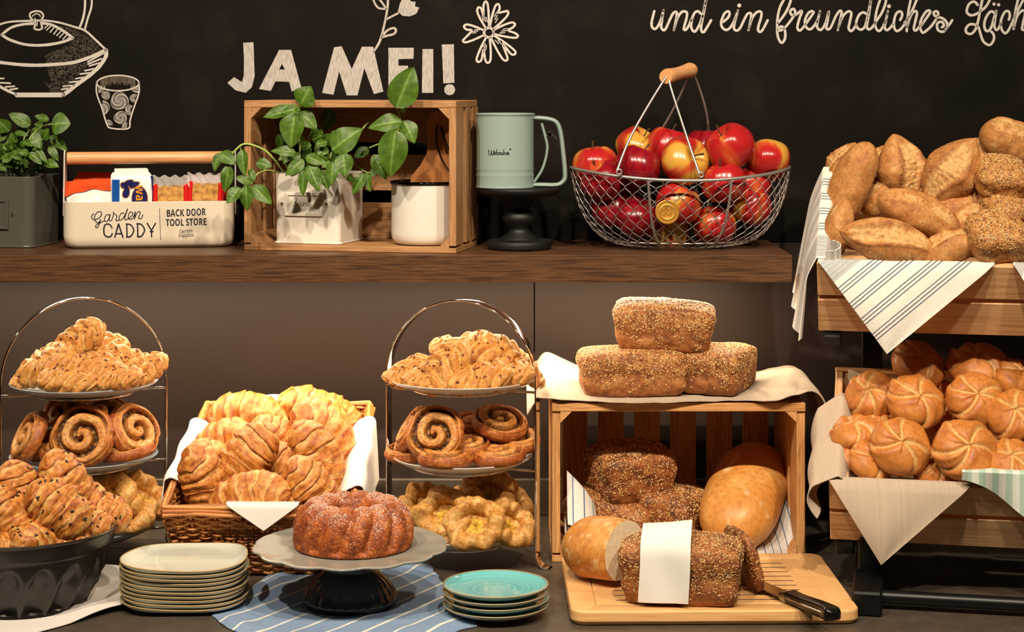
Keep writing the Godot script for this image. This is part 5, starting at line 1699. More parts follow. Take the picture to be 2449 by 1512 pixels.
func round_plate(called: String, label: String, pos: Vector3, r: float, m: Material, rim: Material, group: String) -> Node3D:
	var o := thing(called, label, "plate", pos, group)
	part(o, "plate", Geo.new().lathe([Vector2(0, 0.0), Vector2(r * 0.55, 0.0), Vector2(r * 0.62, 0.0012), Vector2(r * 0.86, 0.0055), Vector2(r * 0.97, 0.0120), Vector2(r * 0.995, 0.0150), Vector2(r * 0.985, 0.0158), Vector2(r * 0.965, 0.0150), Vector2(r * 0.93, 0.0108), Vector2(r * 0.80, 0.0070), Vector2(r * 0.60, 0.0052), Vector2(0, 0.0050)], 72), m)
	if rim:
		part(o, "rim", Geo.new().tube(PackedVector3Array(range(64).map(func(k): return Vector3(cos(TAU * k / 64) * r * 0.988, 0.0153, sin(TAU * k / 64) * r * 0.988))), 0.0011, 6, true), rim)
	return o

func counter_left() -> void:
	pastry_meshes()
	left_etagere()
	right_etagere()
	bundt_pan()
	croissant_basket()
	cake()
	plate_stacks()

func left_etagere() -> void:
	var c := Vector3(at(201, 1000, 0.275).x, 0, 0.275)
	var d := EYE.z - c.z
	var ty := EYE.y - (712 - HORIZON) * d / FOCAL
	var rows := [EYE.y - (912 - HORIZON) * d / FOCAL, EYE.y - (1086 - HORIZON) * d / FOCAL, EYE.y - (1252 - HORIZON) * d / FOCAL]
	etagere("tiered_stand", "chrome three tier cake stand behind the black fluted pan", c, 0.122, ty, 20, rows.map(func(y): return [y - 0.016, 0.075]))
	var blue := mat(Color(0.66, 0.71, 0.74), 0.12)
	for k in 3:
		round_plate("stand_plate", ["pale blue plate of pecan plaits, top tier behind the fluted pan", "pale blue plate of chocolate snails, middle tier behind the fluted pan", "pale blue plate of puff pastry, bottom tier behind the fluted pan"][k], Vector3(c.x, rows[k] - 0.0150, c.z), 0.1105, blue, null, "plates of the cake stand behind the fluted pan")
	var gp := "pecan plaits on the stand behind the fluted pan"
	for e in [
		[191, 812, 0.275, 60, 10, 35, 0, 0.92, "topmost pecan plait of the heap behind the fluted pan"],
		[259, 824, 0.255, 30, 20, -12, 1, 0.78, "pecan plait right behind the topmost one, stand behind fluted pan"],
		[113, 876, 0.310, 40, -20, 18, 2, 1.12, "large ridged pecan plait at the left of the heap behind the fluted pan"],
		[128, 842, 0.235, 20, 0, 30, 3, 0.7, "small pecan plait at the back left of the heap behind the fluted pan"],
		[225, 882, 0.325, 25, 10, -4, 1, 1.05, "flat pecan plait across the middle of the heap behind the fluted pan"],
		[296, 866, 0.290, 40, 0, -18, 3, 0.98, "pecan plait with dark nuts at the right, stand behind fluted pan"],
		[163, 911, 0.355, 20, 0, -3, 0, 0.98, "front pecan plait at the plate's edge, stand behind fluted pan"],
		[282, 906, 0.345, 20, -10, 8, 2, 0.85, "low pecan plait at the front right, stand behind fluted pan"],
		[354, 887, 0.285, 30, 20, 42, 1, 0.80, "pecan plait sticking out at the right rim, stand behind fluted pan"],
		[66, 909, 0.300, 20, 30, 10, 3, 0.60, "small pecan plait at the left rim, stand behind fluted pan"],
		[205, 866, 0.225, 15, 0, 5, 2, 1.0, "pecan plait under the topmost one, stand behind fluted pan"]]:
		var o := pastry("pecan_plait", "plaits", e[6], e[8], "pastry", gp)
		place(o, e[0], e[1], e[2], e[3], e[4], e[5], e[7] * 0.90)
	gp = "chocolate snails on the stand behind the fluted pan"
	for e in [
		[201, 1050, 0.345, 68, 0, 6, 0, 1.0, "chocolate snail facing forward in the middle, stand behind fluted pan"],
		[311, 1038, 0.310, 58, 40, -22, 1, 0.92, "chocolate snail leaning at the right, stand behind fluted pan"],
		[84, 1056, 0.315, 40, -20, 52, 2, 0.92, "chocolate snail on edge at the left, stand behind fluted pan"],
		[158, 1004, 0.270, 55, -28, 30, 1, 0.90, "chocolate snail behind, peeking up at the left, stand behind fluted pan"],
		[232, 1006, 0.255, 25, 0, -8, 0, 1.0, "chocolate snail lying on top at the back, stand behind fluted pan"],
		[122, 1078, 0.290, 15, 0, 14, 0, 0.82, "chocolate snail lying low left of the middle, stand behind fluted pan"],
		[160, 1095, 0.335, 6, 0, 0, 2, 0.85, "chocolate snail lying at the front, stand behind fluted pan"],
		[300, 1088, 0.315, 8, 0, 4, 1, 0.88, "chocolate snail lying flat at the right, stand behind fluted pan"],
		[270, 1062, 0.250, 10, 0, -4, 2, 0.9, "chocolate snail lying at the back right, stand behind fluted pan"]]:
		var o := pastry("chocolate_snail", "snails", e[6], e[8], "pastry", gp)
		place(o, e[0], e[1], e[2], e[3], e[4], e[5], e[7] * 0.97)
	gp = "puff pastries on the stand behind the fluted pan"
	for e in [[337, 1206, 0.300, 30, 20, -20, 0, 0.95, "upright puff pastry at the right rim behind the fluted pan"], [270, 1200, 0.320, 40, 0, 10, 1, 0.95, "puff pastry in the middle of the bottom tier behind the fluted pan"], [317, 1252, 0.335, 15, 0, 0, 2, 0.85, "puff pastry lying at the front right of the bottom tier behind the pan"], [226, 1186, 0.250, 30, 0, 8, 3, 0.9, "pale puff pastry at the back of the bottom tier behind the pan"], [288, 1184, 0.250, 40, 0, -10, 2, 0.85, "puff pastry on top at the back of the bottom tier behind the pan"], [140, 1230, 0.270, 10, 0, 0, 0, 0.95, "puff pastry mostly hidden behind the chocolate croissants"]]:
		var o := pastry("puff_pastry", "puffs", e[6], e[8], "pastry", gp)
		place(o, e[0], e[1], e[2], e[3], e[4], e[5], e[7] * 0.97)

func right_etagere() -> void:
	var c := Vector3(at(1105, 1000, 0.30).x, 0, 0.30)
	var d := EYE.z - c.z
	var ty := EYE.y - (718 - HORIZON) * d / FOCAL
	var rows := [EYE.y - (903 - HORIZON) * d / FOCAL, EYE.y - (1088 - HORIZON) * d / FOCAL, EYE.y - (1266 - HORIZON) * d / FOCAL]
	etagere("tiered_stand", "chrome three tier cake stand beside the crate of loaves", c, 0.1185, ty, -20, rows.map(func(y): return [y - 0.016, 0.073]))
	var white := mat(Color(0.88, 0.86, 0.83), 0.12)
	for k in 3:
		round_plate("stand_plate", ["white plate of pecan plaits, top tier of the stand beside the crate", "white plate of chocolate snails, middle tier of the stand beside the crate", "white plate of pastry rings, bottom tier of the stand beside the crate"][k], Vector3(c.x, rows[k] - 0.0150, c.z), [0.1115, 0.1045, 0.100][k], white, null, "plates of the cake stand beside the crate")
	var gp := "pecan plaits on the stand beside the crate"
	for e in [
		[1062, 878, 0.345, 45, 15, 48, 0, 1.05, "pecan plait standing slanted in the middle, stand beside the crate"],
		[1168, 842, 0.300, 42, 0, -12, 1, 1.15, "topmost pecan plait of the heap on the stand beside the crate"],
		[1147, 906, 0.365, 25, 0, 10, 2, 1.05, "front pecan plait at the plate's edge, stand beside the crate"],
		[984, 890, 0.320, 40, 30, 20, 3, 0.85, "pecan plait at the left of the heap, stand beside the crate"],
		[1088, 838, 0.255, 30, 0, -10, 2, 0.85, "pecan plait at the back under the arch, stand beside the crate"],
		[1230, 860, 0.270, 30, 20, -30, 0, 0.80, "pecan plait at the back right, stand beside the crate"],
		[1220, 902, 0.345, 25, -20, 16, 1, 0.88, "pecan plait low at the front right, stand beside the crate"],
		[1262, 892, 0.300, 30, 30, -40, 3, 0.75, "pecan plait at the right rim behind the chrome band, stand beside the crate"],
		[953, 898, 0.285, 15, 20, 5, 2, 0.55, "small pecan plait at the left rim, stand beside the crate"],
		[1110, 868, 0.225, 15, 0, 0, 1, 1.0, "pecan plait under the topmost one, stand beside the crate"],
		[1020, 910, 0.345, 20, 0, -6, 3, 0.8, "pecan plait low at the front left, stand beside the crate"]]:
		var o := pastry("pecan_plait", "plaits", e[6], e[8], "pastry", gp)
		place(o, e[0], e[1], e[2], e[3], e[4], e[5], e[7] * 0.90)
	gp = "chocolate snails on the stand beside the crate"
	for e in [
		[1046, 1044, 0.355, 66, -8, 12, 0, 0.92, "chocolate snail standing upright, its coil facing forward, beside the crate"],
		[1132, 1036, 0.285, 10, 0, -6, 1, 0.86, "chocolate snail lying in the middle of the upper layer, beside the crate"],
		[1192, 1026, 0.310, 18, 0, -12, 2, 0.92, "chocolate snail tilted on top at the right, stand beside the crate"],
		[1120, 1076, 0.340, 12, 0, 3, 1, 0.72, "chocolate snail in the middle layer at the centre, stand beside the crate"],
		[1232, 1064, 0.310, 16, 0, -3, 0, 0.80, "chocolate snail in the middle layer at the right, stand beside the crate"],
		[1066, 1106, 0.365, 5, 0, 0, 2, 0.92, "chocolate snail lying at the front left of the plate, beside the crate"],
		[1192, 1102, 0.355, 6, 0, 2, 1, 0.84, "chocolate snail lying at the front right of the plate, beside the crate"],
		[976, 1092, 0.300, 10, 0, 4, 0, 0.72, "chocolate snail lying at the left rim, stand beside the crate"],
		[996, 1034, 0.310, 50, -60, 30, 2, 0.80, "chocolate snail on edge behind the upright one, stand beside the crate"],
		[1170, 1072, 0.250, 8, 0, 0, 2, 0.9, "chocolate snail at the back of the middle layer, stand beside the crate"]]:
		var o := pastry("chocolate_snail", "snails", e[6], e[8], "pastry", gp)
		place(o, e[0], e[1], e[2], e[3], e[4], e[5], e[7] * 0.97)
	gp = "pastry rings on the stand beside the crate"
	for e in [
		[1020, 1218, 0.305, 28, 0, 10, 0, 0.86, "pastry ring lying at the left, stand beside the crate"],
		[1070, 1236, 0.345, 48, 10, 32, 1, 0.95, "pastry ring leaning diagonally over its neighbours, stand beside the crate"],
		[1168, 1192, 0.285, 32, 0, -4, 2, 1.0, "topmost pastry ring of the heap on the stand beside the crate"],
		[1136, 1262, 0.370, 52, 0, -6, 3, 1.0, "pastry ring with yellow custard at the front, stand beside the crate"],
		[1212, 1264, 0.345, 45, 20, -18, 0, 0.86, "pastry ring leaning at the front right, stand beside the crate"],
		[1214, 1222, 0.275, 25, 0, -12, 1, 0.88, "pastry ring at the back right, stand beside the crate"],
		[1060, 1282, 0.350, 14, 0, 0, 2, 0.80, "pastry ring low at the front left, stand beside the crate"],
		[1236, 1270, 0.300, 30, 30, -20, 3, 0.66, "small pastry ring at the right rim, stand beside the crate"],
		[1000, 1254, 0.275, 14, 0, 0, 3, 0.8, "pastry ring at the left behind the bundt cake, stand beside the crate"],
		[1120, 1230, 0.235, 12, 0, 0, 0, 0.9, "pastry ring at the back in the middle, stand beside the crate"]]:
		var o := pastry("pastry_ring", "puffs", e[6], e[8], "pastry", gp)
		place(o, e[0], e[1], e[2], e[3], e[4], e[5], e[7] * 0.97)

func bundt_pan() -> void:
	# napkin under the pan
	var pap := sheet(40, 30, func(u, w):
		var a := on_counter(-150, 1580).lerp(on_counter(296, 1462), u)
		var b := on_counter(-160, 1340).lerp(on_counter(306, 1372), u)
		var p := a.lerp(b, w)
		var e: float = smoothstep(0.62, 1.0, u)
		return p + Vector3(0.012 * e * sin(w * 5.0), 0.0022 + 0.007 * e * maxf(0.0, sin(w * 7.0 + 1.0)) + 0.003 * maxf(0.0, sin(u * 9.0 + w * 6.0)) * smoothstep(0.3, 0.8, u), 0), 0.0008)
	single("paper_napkin", pap, mat(Color(0.86, 0.84, 0.82), 0.85), "white paper napkin under the black fluted pan", "napkin")
	var c := Vector3(at(55, 1300, 0.535).x, 0.004, 0.535)
	var o := thing("fluted_cake_pan", "black fluted bundt pan filled with chocolate sprinkled croissants", "pan", c)
	var dark := mat(Color(0.26, 0.245, 0.23), 0.30, 0.8)
	var prof := []
	for k in 31:
		var t := k / 30.0
		prof.append(Vector2(lerpf(0.086, 0.116, pow(t, 0.9)) + 0.006 * sin(t * PI), 0.0 + t * 0.075))
	var all := [Vector2(0, 0.0), Vector2(0.06, 0.0)] + prof + [Vector2(0.1175, 0.078), Vector2(0.1225, 0.084), Vector2(0.1245, 0.098), Vector2(0.1275, 0.1015), Vector2(0.1300, 0.103), Vector2(0.1300, 0.1045), Vector2(0.1260, 0.1045), Vector2(0.1220, 0.1005), Vector2(0.118, 0.085), Vector2(0.108, 0.06), Vector2(0.085, 0.02), Vector2(0, 0.018)]
	var g := Geo.new().lathe(all, 192, func(a, q, w):
		var r: float = q.x
		if q.y < 0.078 and q.x > 0.07 and w < 0.80:
			var t: float = q.y / 0.075
			var fc := absf(cos(a * 8.0 + t * 0.9))
			var amt := smoothstep(0.0, 0.03, t) * smoothstep(0.62 + 0.34 * fc, 0.40 + 0.36 * fc, t)
			r -= 0.0125 * amt * pow(fc, 0.85)
		return Vector2(r, q.y))
	part(o, "pan", g, dark)
	var gp := "chocolate croissants in the fluted pan"
	for e in [
		[137, 1218, 0.600, 40, 0, -42, 0, 1.00, "large chocolate croissant lying across the front of the pan"],
		[156, 1150, 0.545, 35, 20, -58, 1, 0.96, "topmost chocolate croissant standing up out of the pan"],
		[40, 1178, 0.560, 30, 0, -72, 2, 0.90, "chocolate croissant standing at the left of the topmost one"],
		[18, 1226, 0.600, 40, 0, -48, 1, 0.92, "chocolate croissant at the left edge over the pan's middle"],
		[84, 1286, 0.618, 10, 68, 10, 0, 0.84, "round chocolate croissant with its end facing forward in the pan"],
		[212, 1250, 0.560, 30, -10, -24, 2, 0.72, "plain looking croissant at the right rim of the pan"],
		[246, 1226, 0.530, 35, 10, -22, 1, 0.84, "chocolate croissant at the back right of the pan"],
		[158, 1300, 0.600, 10, 20, -8, 2, 0.70, "chocolate croissant low in the pan between its neighbours"],
		[10, 1276, 0.605, 20, 20, -60, 0, 0.74, "chocolate croissant at the left rim of the pan"],
		[8, 1312, 0.632, 10, 30, 10, 1, 0.66, "croissant end low at the left rim of the pan"],
		[190, 1200, 0.500, 20, 0, 10, 0, 0.8, "chocolate croissant hidden at the back of the pan"]]:
		var m := pastry("chocolate_croissant", "minis", e[6], e[8], "croissant", gp)
		place(m, e[0], e[1], e[2] - 0.02, e[3], e[4], e[5], e[7] * 1.02)

func croissant_basket() -> void:
	var BL := at(497, 970, 0.08)
	var BR := at(885, 970, 0.08)
	var FL := at(390, 1219, 0.44)
	var FR := at(843, 1222, 0.44)
	var bl := Vector3(BL.x + 0.022, 0.004, 0.105)
	var br := Vector3(BR.x - 0.022, 0.004, 0.105)
	var fl := Vector3(FL.x + 0.018, 0.004, 0.385)
	var fr := Vector3(FR.x - 0.018, 0.004, 0.385)
	var o := thing("wicker_basket", "tan wicker basket lined with white napkins and full of croissants", "basket", Vector3.ZERO)
	var wk := mat(Color.WHITE, 0.42)
	wk.vertex_color_use_as_albedo = true
	wk.albedo_texture = M.t_speck
	tri(wk, Vector3(20, 20, 20))
	var tones := [lin(206, 138, 72), lin(188, 116, 56), lin(220, 156, 88), lin(172, 102, 48)]
	var walls := [[FL, FR, fl, fr], [BR, BL, br, bl], [BL, FL, bl, fl], [FR, BR, fr, br]]
	for wl in walls:
		var g := Geo.new()
		g.colored = true
		var inw := Vector3(bl.x + br.x, 0, 0.49) * 0.5
		var len_: float = (wl[0] - wl[1]).length()
		var stakes := int(len_ / 0.017)
		var tall: float = maxf((wl[0] - wl[2]).length(), (wl[1] - wl[3]).length())
		var rows := int(tall / 0.0058)
		var outv: Vector3 = ((wl[1] - wl[0]).cross(wl[2] - wl[0])).normalized()
		if outv.dot((wl[0] + wl[1]) * 0.5 - inw) < 0:
			outv = -outv
		for r in rows:
			var t := (r + 0.5) / rows
			var a: Vector3 = (wl[2] as Vector3).lerp(wl[0], t)
			var b: Vector3 = (wl[3] as Vector3).lerp(wl[1], t)
			var q := PackedVector3Array()
			var n := stakes * 4
			for k in n + 1:
				var s := float(k) / n
				q.append(a.lerp(b, s) + outv * 0.0032 * cos(PI * (s * stakes + r)) + Vector3(0, 0.0009 * sin(s * 31.0 + r * 2.3), 0))
			g.cc = tones[(r * 7 + int(r / 3)) % 4]
			g.tube(q, 0.0027, 5)
		part(o, "woven_side", g, wk).set_meta("kind", "stuff")
		var sg := Geo.new()
		sg.colored = true
		for k in stakes + 1:
			var s := float(k) / stakes
			sg.cc = tones[k % 4]
			sg.tube(PackedVector3Array([(wl[2] as Vector3).lerp(wl[3], s), (wl[0] as Vector3).lerp(wl[1], s)]), 0.0021, 5)
		part(o, "stakes", sg, wk).set_meta("kind", "stuff")
		# rim of laid rods
		for k in 4:
			var rg := Geo.new()
			rg.colored = true
			rg.cc = tones[(k + 1) % 4]
			var q := PackedVector3Array()
			for j in 25:
				var s := j / 24.0
				q.append((wl[0] as Vector3).lerp(wl[1], s) + Vector3(0, [0.0, 0.004, 0.003, -0.004][k], 0) + outv * [0.004, 0.001, -0.003, 0.005][k] + Vector3(0, 0.0012 * sin(s * 14.0 + k * 1.7), 0) + outv * 0.0012 * sin(s * 17.0 + k))
			rg.tube(q, 0.0030, 7)
			part(o, "rim_rod", rg, wk)
	# corner handles: bunched rods
	for e in [[FL, BL, 0.06, 0.24], [FR, BR, 0.06, 0.24], [BL, FL, 0.0, 0.14], [BR, FR, 0.0, 0.14]]:
		for k in 5:
			var hg := Geo.new()
			hg.colored = true
			hg.cc = tones[k % 4]
			var p: Vector3 = (e[0] as Vector3).lerp(e[1], lerpf(e[2], e[3], k / 4.0))
			hg.tube(smooth([p + Vector3(0, -0.035, 0), p + Vector3(0.002 * (k - 2), -0.005, 0), p + Vector3(0, 0.006, 0), p + Vector3(0.006 * (1 if e[0].x < -0.35 else -1), -0.008, 0)], 4), 0.0028, 6)
			part(o, "corner_rod", hg, wk)
	part(o, "floor", Geo.new().box(Vector3((bl.x + br.x) / 2, 0.004, 0.245), Vector3(br.x - bl.x, 0.006, 0.28), 0.002), mat(Color(0.55, 0.36, 0.2), 0.6))
	# napkins over the rim
	var drape := func(A: Vector3, B: Vector3, out: Vector3, ins: float, outl: float, sag: float) -> Geo:
		return sheet(24, 26, func(u, w):
			var p := A.lerp(B, u)
			var fold: float = 0.004 * sin(u * 13.0) * smoothstep(0.3, 1.0, w)
			var x: float
			var y: float
			if w < 0.4:
				var t: float = 1.0 - w / 0.4
				x = -0.006 - t * ins * 0.55
				y = 0.009 - t * t * ins
			elif w < 0.6:
				var t2: float = (w - 0.4) / 0.2
				x = lerpf(-0.006, 0.013, t2)
				y = 0.009 + 0.004 * sin(t2 * PI)
			else:
				var t3: float = (w - 0.6) / 0.4
				x = 0.013 + 0.004 * t3
				y = 0.009 - t3 * outl * (1.0 - sag * sin(u * PI))
			return p + out * (x + fold) + Vector3(0, y, 0), 0.0014)
	single("cloth_napkin", drape.call(FL.lerp(BL, 0.20), FL.lerp(BL, 0.78), Vector3.LEFT, 0.055, 0.045, 0.2), M.napkin, "white cloth napkin over the wicker basket's left side", "napkin", Vector3.ZERO, "napkins lining the wicker basket")
	single("cloth_napkin", drape.call(FR.lerp(BR, 0.14), FR.lerp(BR, 0.80), Vector3.RIGHT, 0.055, 0.095, -0.15), M.napkin, "white cloth napkin hanging over the wicker basket's right side", "napkin", Vector3.ZERO, "napkins lining the wicker basket")
	# pointed corner over the front, and a corner showing at the back
	var A := FL.lerp(FR, 0.34)
	var B := FL.lerp(FR, 0.72)
	single("cloth_napkin", sheet(20, 22, func(u, w):
		var k: float = maxf(0.0, 1.0 - maxf(0.0, (w - 0.42) / 0.58))
		var mid: float = lerpf(0.52, u, k)
		var p := A.lerp(B, mid)
		if w < 0.3:
			var t: float = 1.0 - w / 0.3
			return p + Vector3(0, 0.010 - 0.04 * t * t, -0.008 - 0.03 * t)
		if w < 0.42:
			var t2: float = (w - 0.3) / 0.12
			return p + Vector3(0, 0.010 + 0.002 * sin(t2 * PI), lerpf(-0.008, 0.013, t2))
		return p + Vector3(0, 0.010 - (w - 0.42) / 0.58 * 0.036, 0.0135), 0.0012), M.napkin, "pointed white napkin corner hanging over the wicker basket's front", "napkin", Vector3.ZERO, "napkins lining the wicker basket")
	single("cloth_napkin", sheet(16, 16, func(u, w):
		var p := BL.lerp(BR, lerpf(0.26, 0.56, u))
		return p + Vector3(0, -0.04 + w * (0.052 + 0.008 * sin(u * PI)), 0.014 + 0.02 * (1.0 - w) + 0.003 * sin(u * 8)), 0.0012), M.napkin, "white napkin showing at the wicker basket's back edge", "napkin", Vector3.ZERO, "napkins lining the wicker basket")
	var gp := "croissants in the wicker basket"
	for e in [
		[598, 992, 0.175, 50, 0, -10, 0, 1.18, "croissant at the back left on top of the wicker basket"],
		[750, 976, 0.150, 45, 0, -22, 1, 1.10, "highest croissant at the back right of the wicker basket"],
		[775, 1036, 0.245, 55, 10, -52, 3, 1.20, "broad flaky croissant below the highest one at the right"],
		[536, 1048, 0.255, 50, -20, 18, 1, 1.02, "croissant at the left behind the large upright one"],
		[592, 1090, 0.345, 50, 10, 50, 2, 1.10, "large smooth croissant pointing up in the middle front"],
		[487, 1146, 0.375, 45, 10, -76, 3, 1.06, "croissant at the left front corner beside the napkin"],
		[667, 1046, 0.255, 45, 0, -34, 2, 0.88, "croissant in the middle between the big ones"],
		[760, 1092, 0.325, 45, 0, -62, 0, 1.16, "large torn croissant standing at the right"],
		[674, 1108, 0.320, 45, 0, -42, 1, 0.92, "reddish glazed croissant in the middle of the basket"],
		[598, 1186, 0.415, 42, 0, 14, 0, 1.16, "croissant lying along the front rim of the wicker basket"],
		[746, 1166, 0.400, 45, 10, -50, 2, 1.02, "croissant leaning at the right front corner of the wicker basket"],
		[682, 1198, 0.405, 30, 0, 34, 1, 0.78, "croissant squeezed low at the front between two others"],
		[812, 990, 0.120, 30, 0, -38, 2, 0.8, "croissant tucked in the back right corner"],
		[515, 1098, 0.300, 40, 0, -30, 3, 0.80, "croissant partly hidden above the left front corner one"],
		[800, 1150, 0.300, 40, 0, -70, 1, 0.9, "croissant hidden at the right beside the hanging napkin"],
		[690, 1010, 0.140, 40, 0, 0, 3, 0.9, "croissant at the back between the top two"],
		[620, 1150, 0.300, 20, 0, 0, 2, 1.0, "croissant deep in the basket under the large smooth one"]]:
		var m := pastry("croissant", "croissants", e[6], e[8], "croissant", gp)
		place(m, e[0], e[1], e[2] - 0.01, e[3], e[4], e[5], e[7] * 0.92)

func cake() -> void:
	# striped blue cloth
	var im := Image.create(512, 512, false, Image.FORMAT_RGB8)
	for y in 512:
		for x in 512:
			var k := 1.0 - 0.05 * float((x + y) % 2) + 0.05 * nz.get_noise_2d(x * 0.5, y * 0.05) + 0.05 * nz.get_noise_2d(x * 0.05, y * 0.5)
			var s := fposmod(x / 512.0 * 11.0, 1.0)
			var c := Color(0.48, 0.585, 0.72) * k
			if absf(s - 0.5) < 0.055:
				c = Color(0.90, 0.88, 0.82) * k
			im.set_pixel(x, y, c)
	var bm := mat(Color.WHITE, 0.9)
	bm.albedo_texture = ImageTexture.create_from_image(im)
	bm.rim_enabled = true
	bm.rim = 0.3
	var C := [on_counter(505, 1478), on_counter(1138, 1500), on_counter(1000, 1318), on_counter(700, 1340)]
	var near := on_counter(760, 1600)
	var cg := sheet(90, 70, func(u, w):
		var a: Vector3 = C[0].lerp(C[1], u) + (near - (C[0] + C[1]) * 0.5) * sin(u * PI) * 0.85
		var b: Vector3 = C[3].lerp(C[2], u)
		var p := a.lerp(b, w)
		var e := minf(minf(u, 1 - u), minf(w, 1 - w))
		var k: float = 0.5 + 0.5 * sin(u * 15.0 + w * 9.0 + 2.0 * n3(p, 8.0))
		var calm := smoothstep(0.05, 0.12, Vector2(p.x + 0.218, p.z - 0.54).length() - 0.06)
		return p + Vector3(0.004 * n3(p, 20.0), 0.0016 + (0.0055 * k * k + 0.004 * maxf(0.0, n3(p, 11.0))) * calm * smoothstep(0.0, 0.1, e), 0.004 * n3(p + Vector3.ONE, 20.0)), 0.0011)
	# lay the stripes slantwise
	for k in cg.v.size():
		var p := cg.v[k]
		cg.t[k] = Vector2((p.x * 0.86 + p.z * 0.50) * 2.4, (p.x * -0.5 + p.z * 0.86) * 2.4)
	single("striped_cloth", cg, bm, "blue cloth with thin white stripes under the grey cake stand", "cloth")
	# stand
	var c := Vector3(at(838, 1400, 0.54).x, 0.0045, 0.54)
	var o := thing("cake_stand", "grey ceramic pedestal cake stand with scalloped plate", "cake stand", c)
	var foot := mat(Color(0.20, 0.195, 0.20), 0.10)
	var grey := mat(Color(0.58, 0.57, 0.53), 0.13)
	part(o, "foot", Geo.new().lathe([Vector2(0, 0.002), Vector2(0.055, 0.0), Vector2(0.0635, 0.0015), Vector2(0.0650, 0.006), Vector2(0.0635, 0.012), Vector2(0.0580, 0.022), Vector2(0.0500, 0.032), Vector2(0.0400, 0.040), Vector2(0.0330, 0.044), Vector2(0.0320, 0.047), Vector2(0.0345, 0.050), Vector2(0.0345, 0.053), Vector2(0.0315, 0.056), Vector2(0.033, 0.062), Vector2(0.045, 0.068), Vector2(0, 0.068)], 168, func(a, q, w):
		var t: float = q.y
		var amt := smoothstep(0.006, 0.014, t) * smoothstep(0.043, 0.036, t)
		return Vector2(q.x * (1.0 - 0.028 * amt * (0.5 + 0.5 * cos(a * 28.0))), q.y)), foot, "dark grey ribbed foot")
	part(o, "plate", Geo.new().lathe([Vector2(0, 0.066), Vector2(0.05, 0.066), Vector2(0.09, 0.069), Vector2(0.120, 0.0735), Vector2(0.128, 0.0752), Vector2(0.1305, 0.0768), Vector2(0.1300, 0.0785), Vector2(0.1270, 0.0792), Vector2(0.115, 0.0780), Vector2(0.09, 0.0765), Vector2(0, 0.0765)], 192, func(a, q, w):
		var k := smoothstep(0.100, 0.127, q.x)
		var sc := absf(fposmod(a / TAU * 14.0, 1.0) - 0.5) * 2.0
		return Vector2(q.x * (1.0 + k * 0.032 * (1.0 - pow(sc, 2.4)) - 0.012 * k), q.y + k * 0.0006 * cos(a * 14.0))), grey)
	# bundt cake
	var g := Geo.new()
	g.colored = true
	var section := [[79, 0], [83, 12], [82.5, 27], [78, 42], [69, 55], [57, 62.5], [45, 62], [36.5, 57], [31.5, 46], [28, 22], [26, 0]].map(func(q): return Vector3(q[0], q[1], 0) * 0.001)
	g.grid(224, 72, func(u, w):
		var a: float = u * TAU
		var t: float = w
		# outline of the ring's half section: outer foot, over the crown, down the hole
		var R := 0.0
		var y := 0.0
		if t < 0.1:
			R = lerpf(0.030, 0.079, t / 0.1)
		else:
			var s: float = (t - 0.1) / 0.9
			var e := along(section, s)
			R = e.x
			y = e.y
		var tw := a + y * 5.5
		var outer := smoothstep(0.05, 0.07, R) * smoothstep(0.002, 0.010, y)
		var fl := pow(absf(sin(tw * 7.0)), 0.8)
		R *= 1.0 - 0.115 * outer * (1.0 - fl)
		y *= 1.0 - 0.06 * (1.0 - fl) * smoothstep(0.03, 0.06, y)
		var p := Vector3(cos(a) * R, y, sin(a) * R)
		p += p.normalized() * 0.0010 * fbm(p, 150.0)
		var baked := clampf(0.5 + 0.55 * fbm(p, 45.0) + 0.3 * n3(p, 240.0), 0, 1)
		g.cc = lin(206, 122, 58).lerp(lin(166, 84, 36), smoothstep(0.2, 0.55, baked)).lerp(lin(108, 50, 22), smoothstep(0.6, 1.0, baked))
		return p, true)
	var ck_ := thing("bundt_cake", "brown fluted bundt cake dusted with sugar on the grey stand", "cake", c + Vector3(0.004, 0.0772, 0.0))
	part(ck_, "cake", g, M.cake)
	sprinkle(ck_, "sugar_dusting", g, 5200, func(nn, p): return clampf(smoothstep(0.05, 0.95, nn.y) * (0.55 + 1.3 * n3(p, 40.0)) + 0.015, 0.0, 1.0) if p.y > 0.012 else 0.0, M.seed_mesh, 0.00035, 0.0008, [lin(240, 232, 226), lin(228, 214, 204)], 0.1, 0.6, 3)

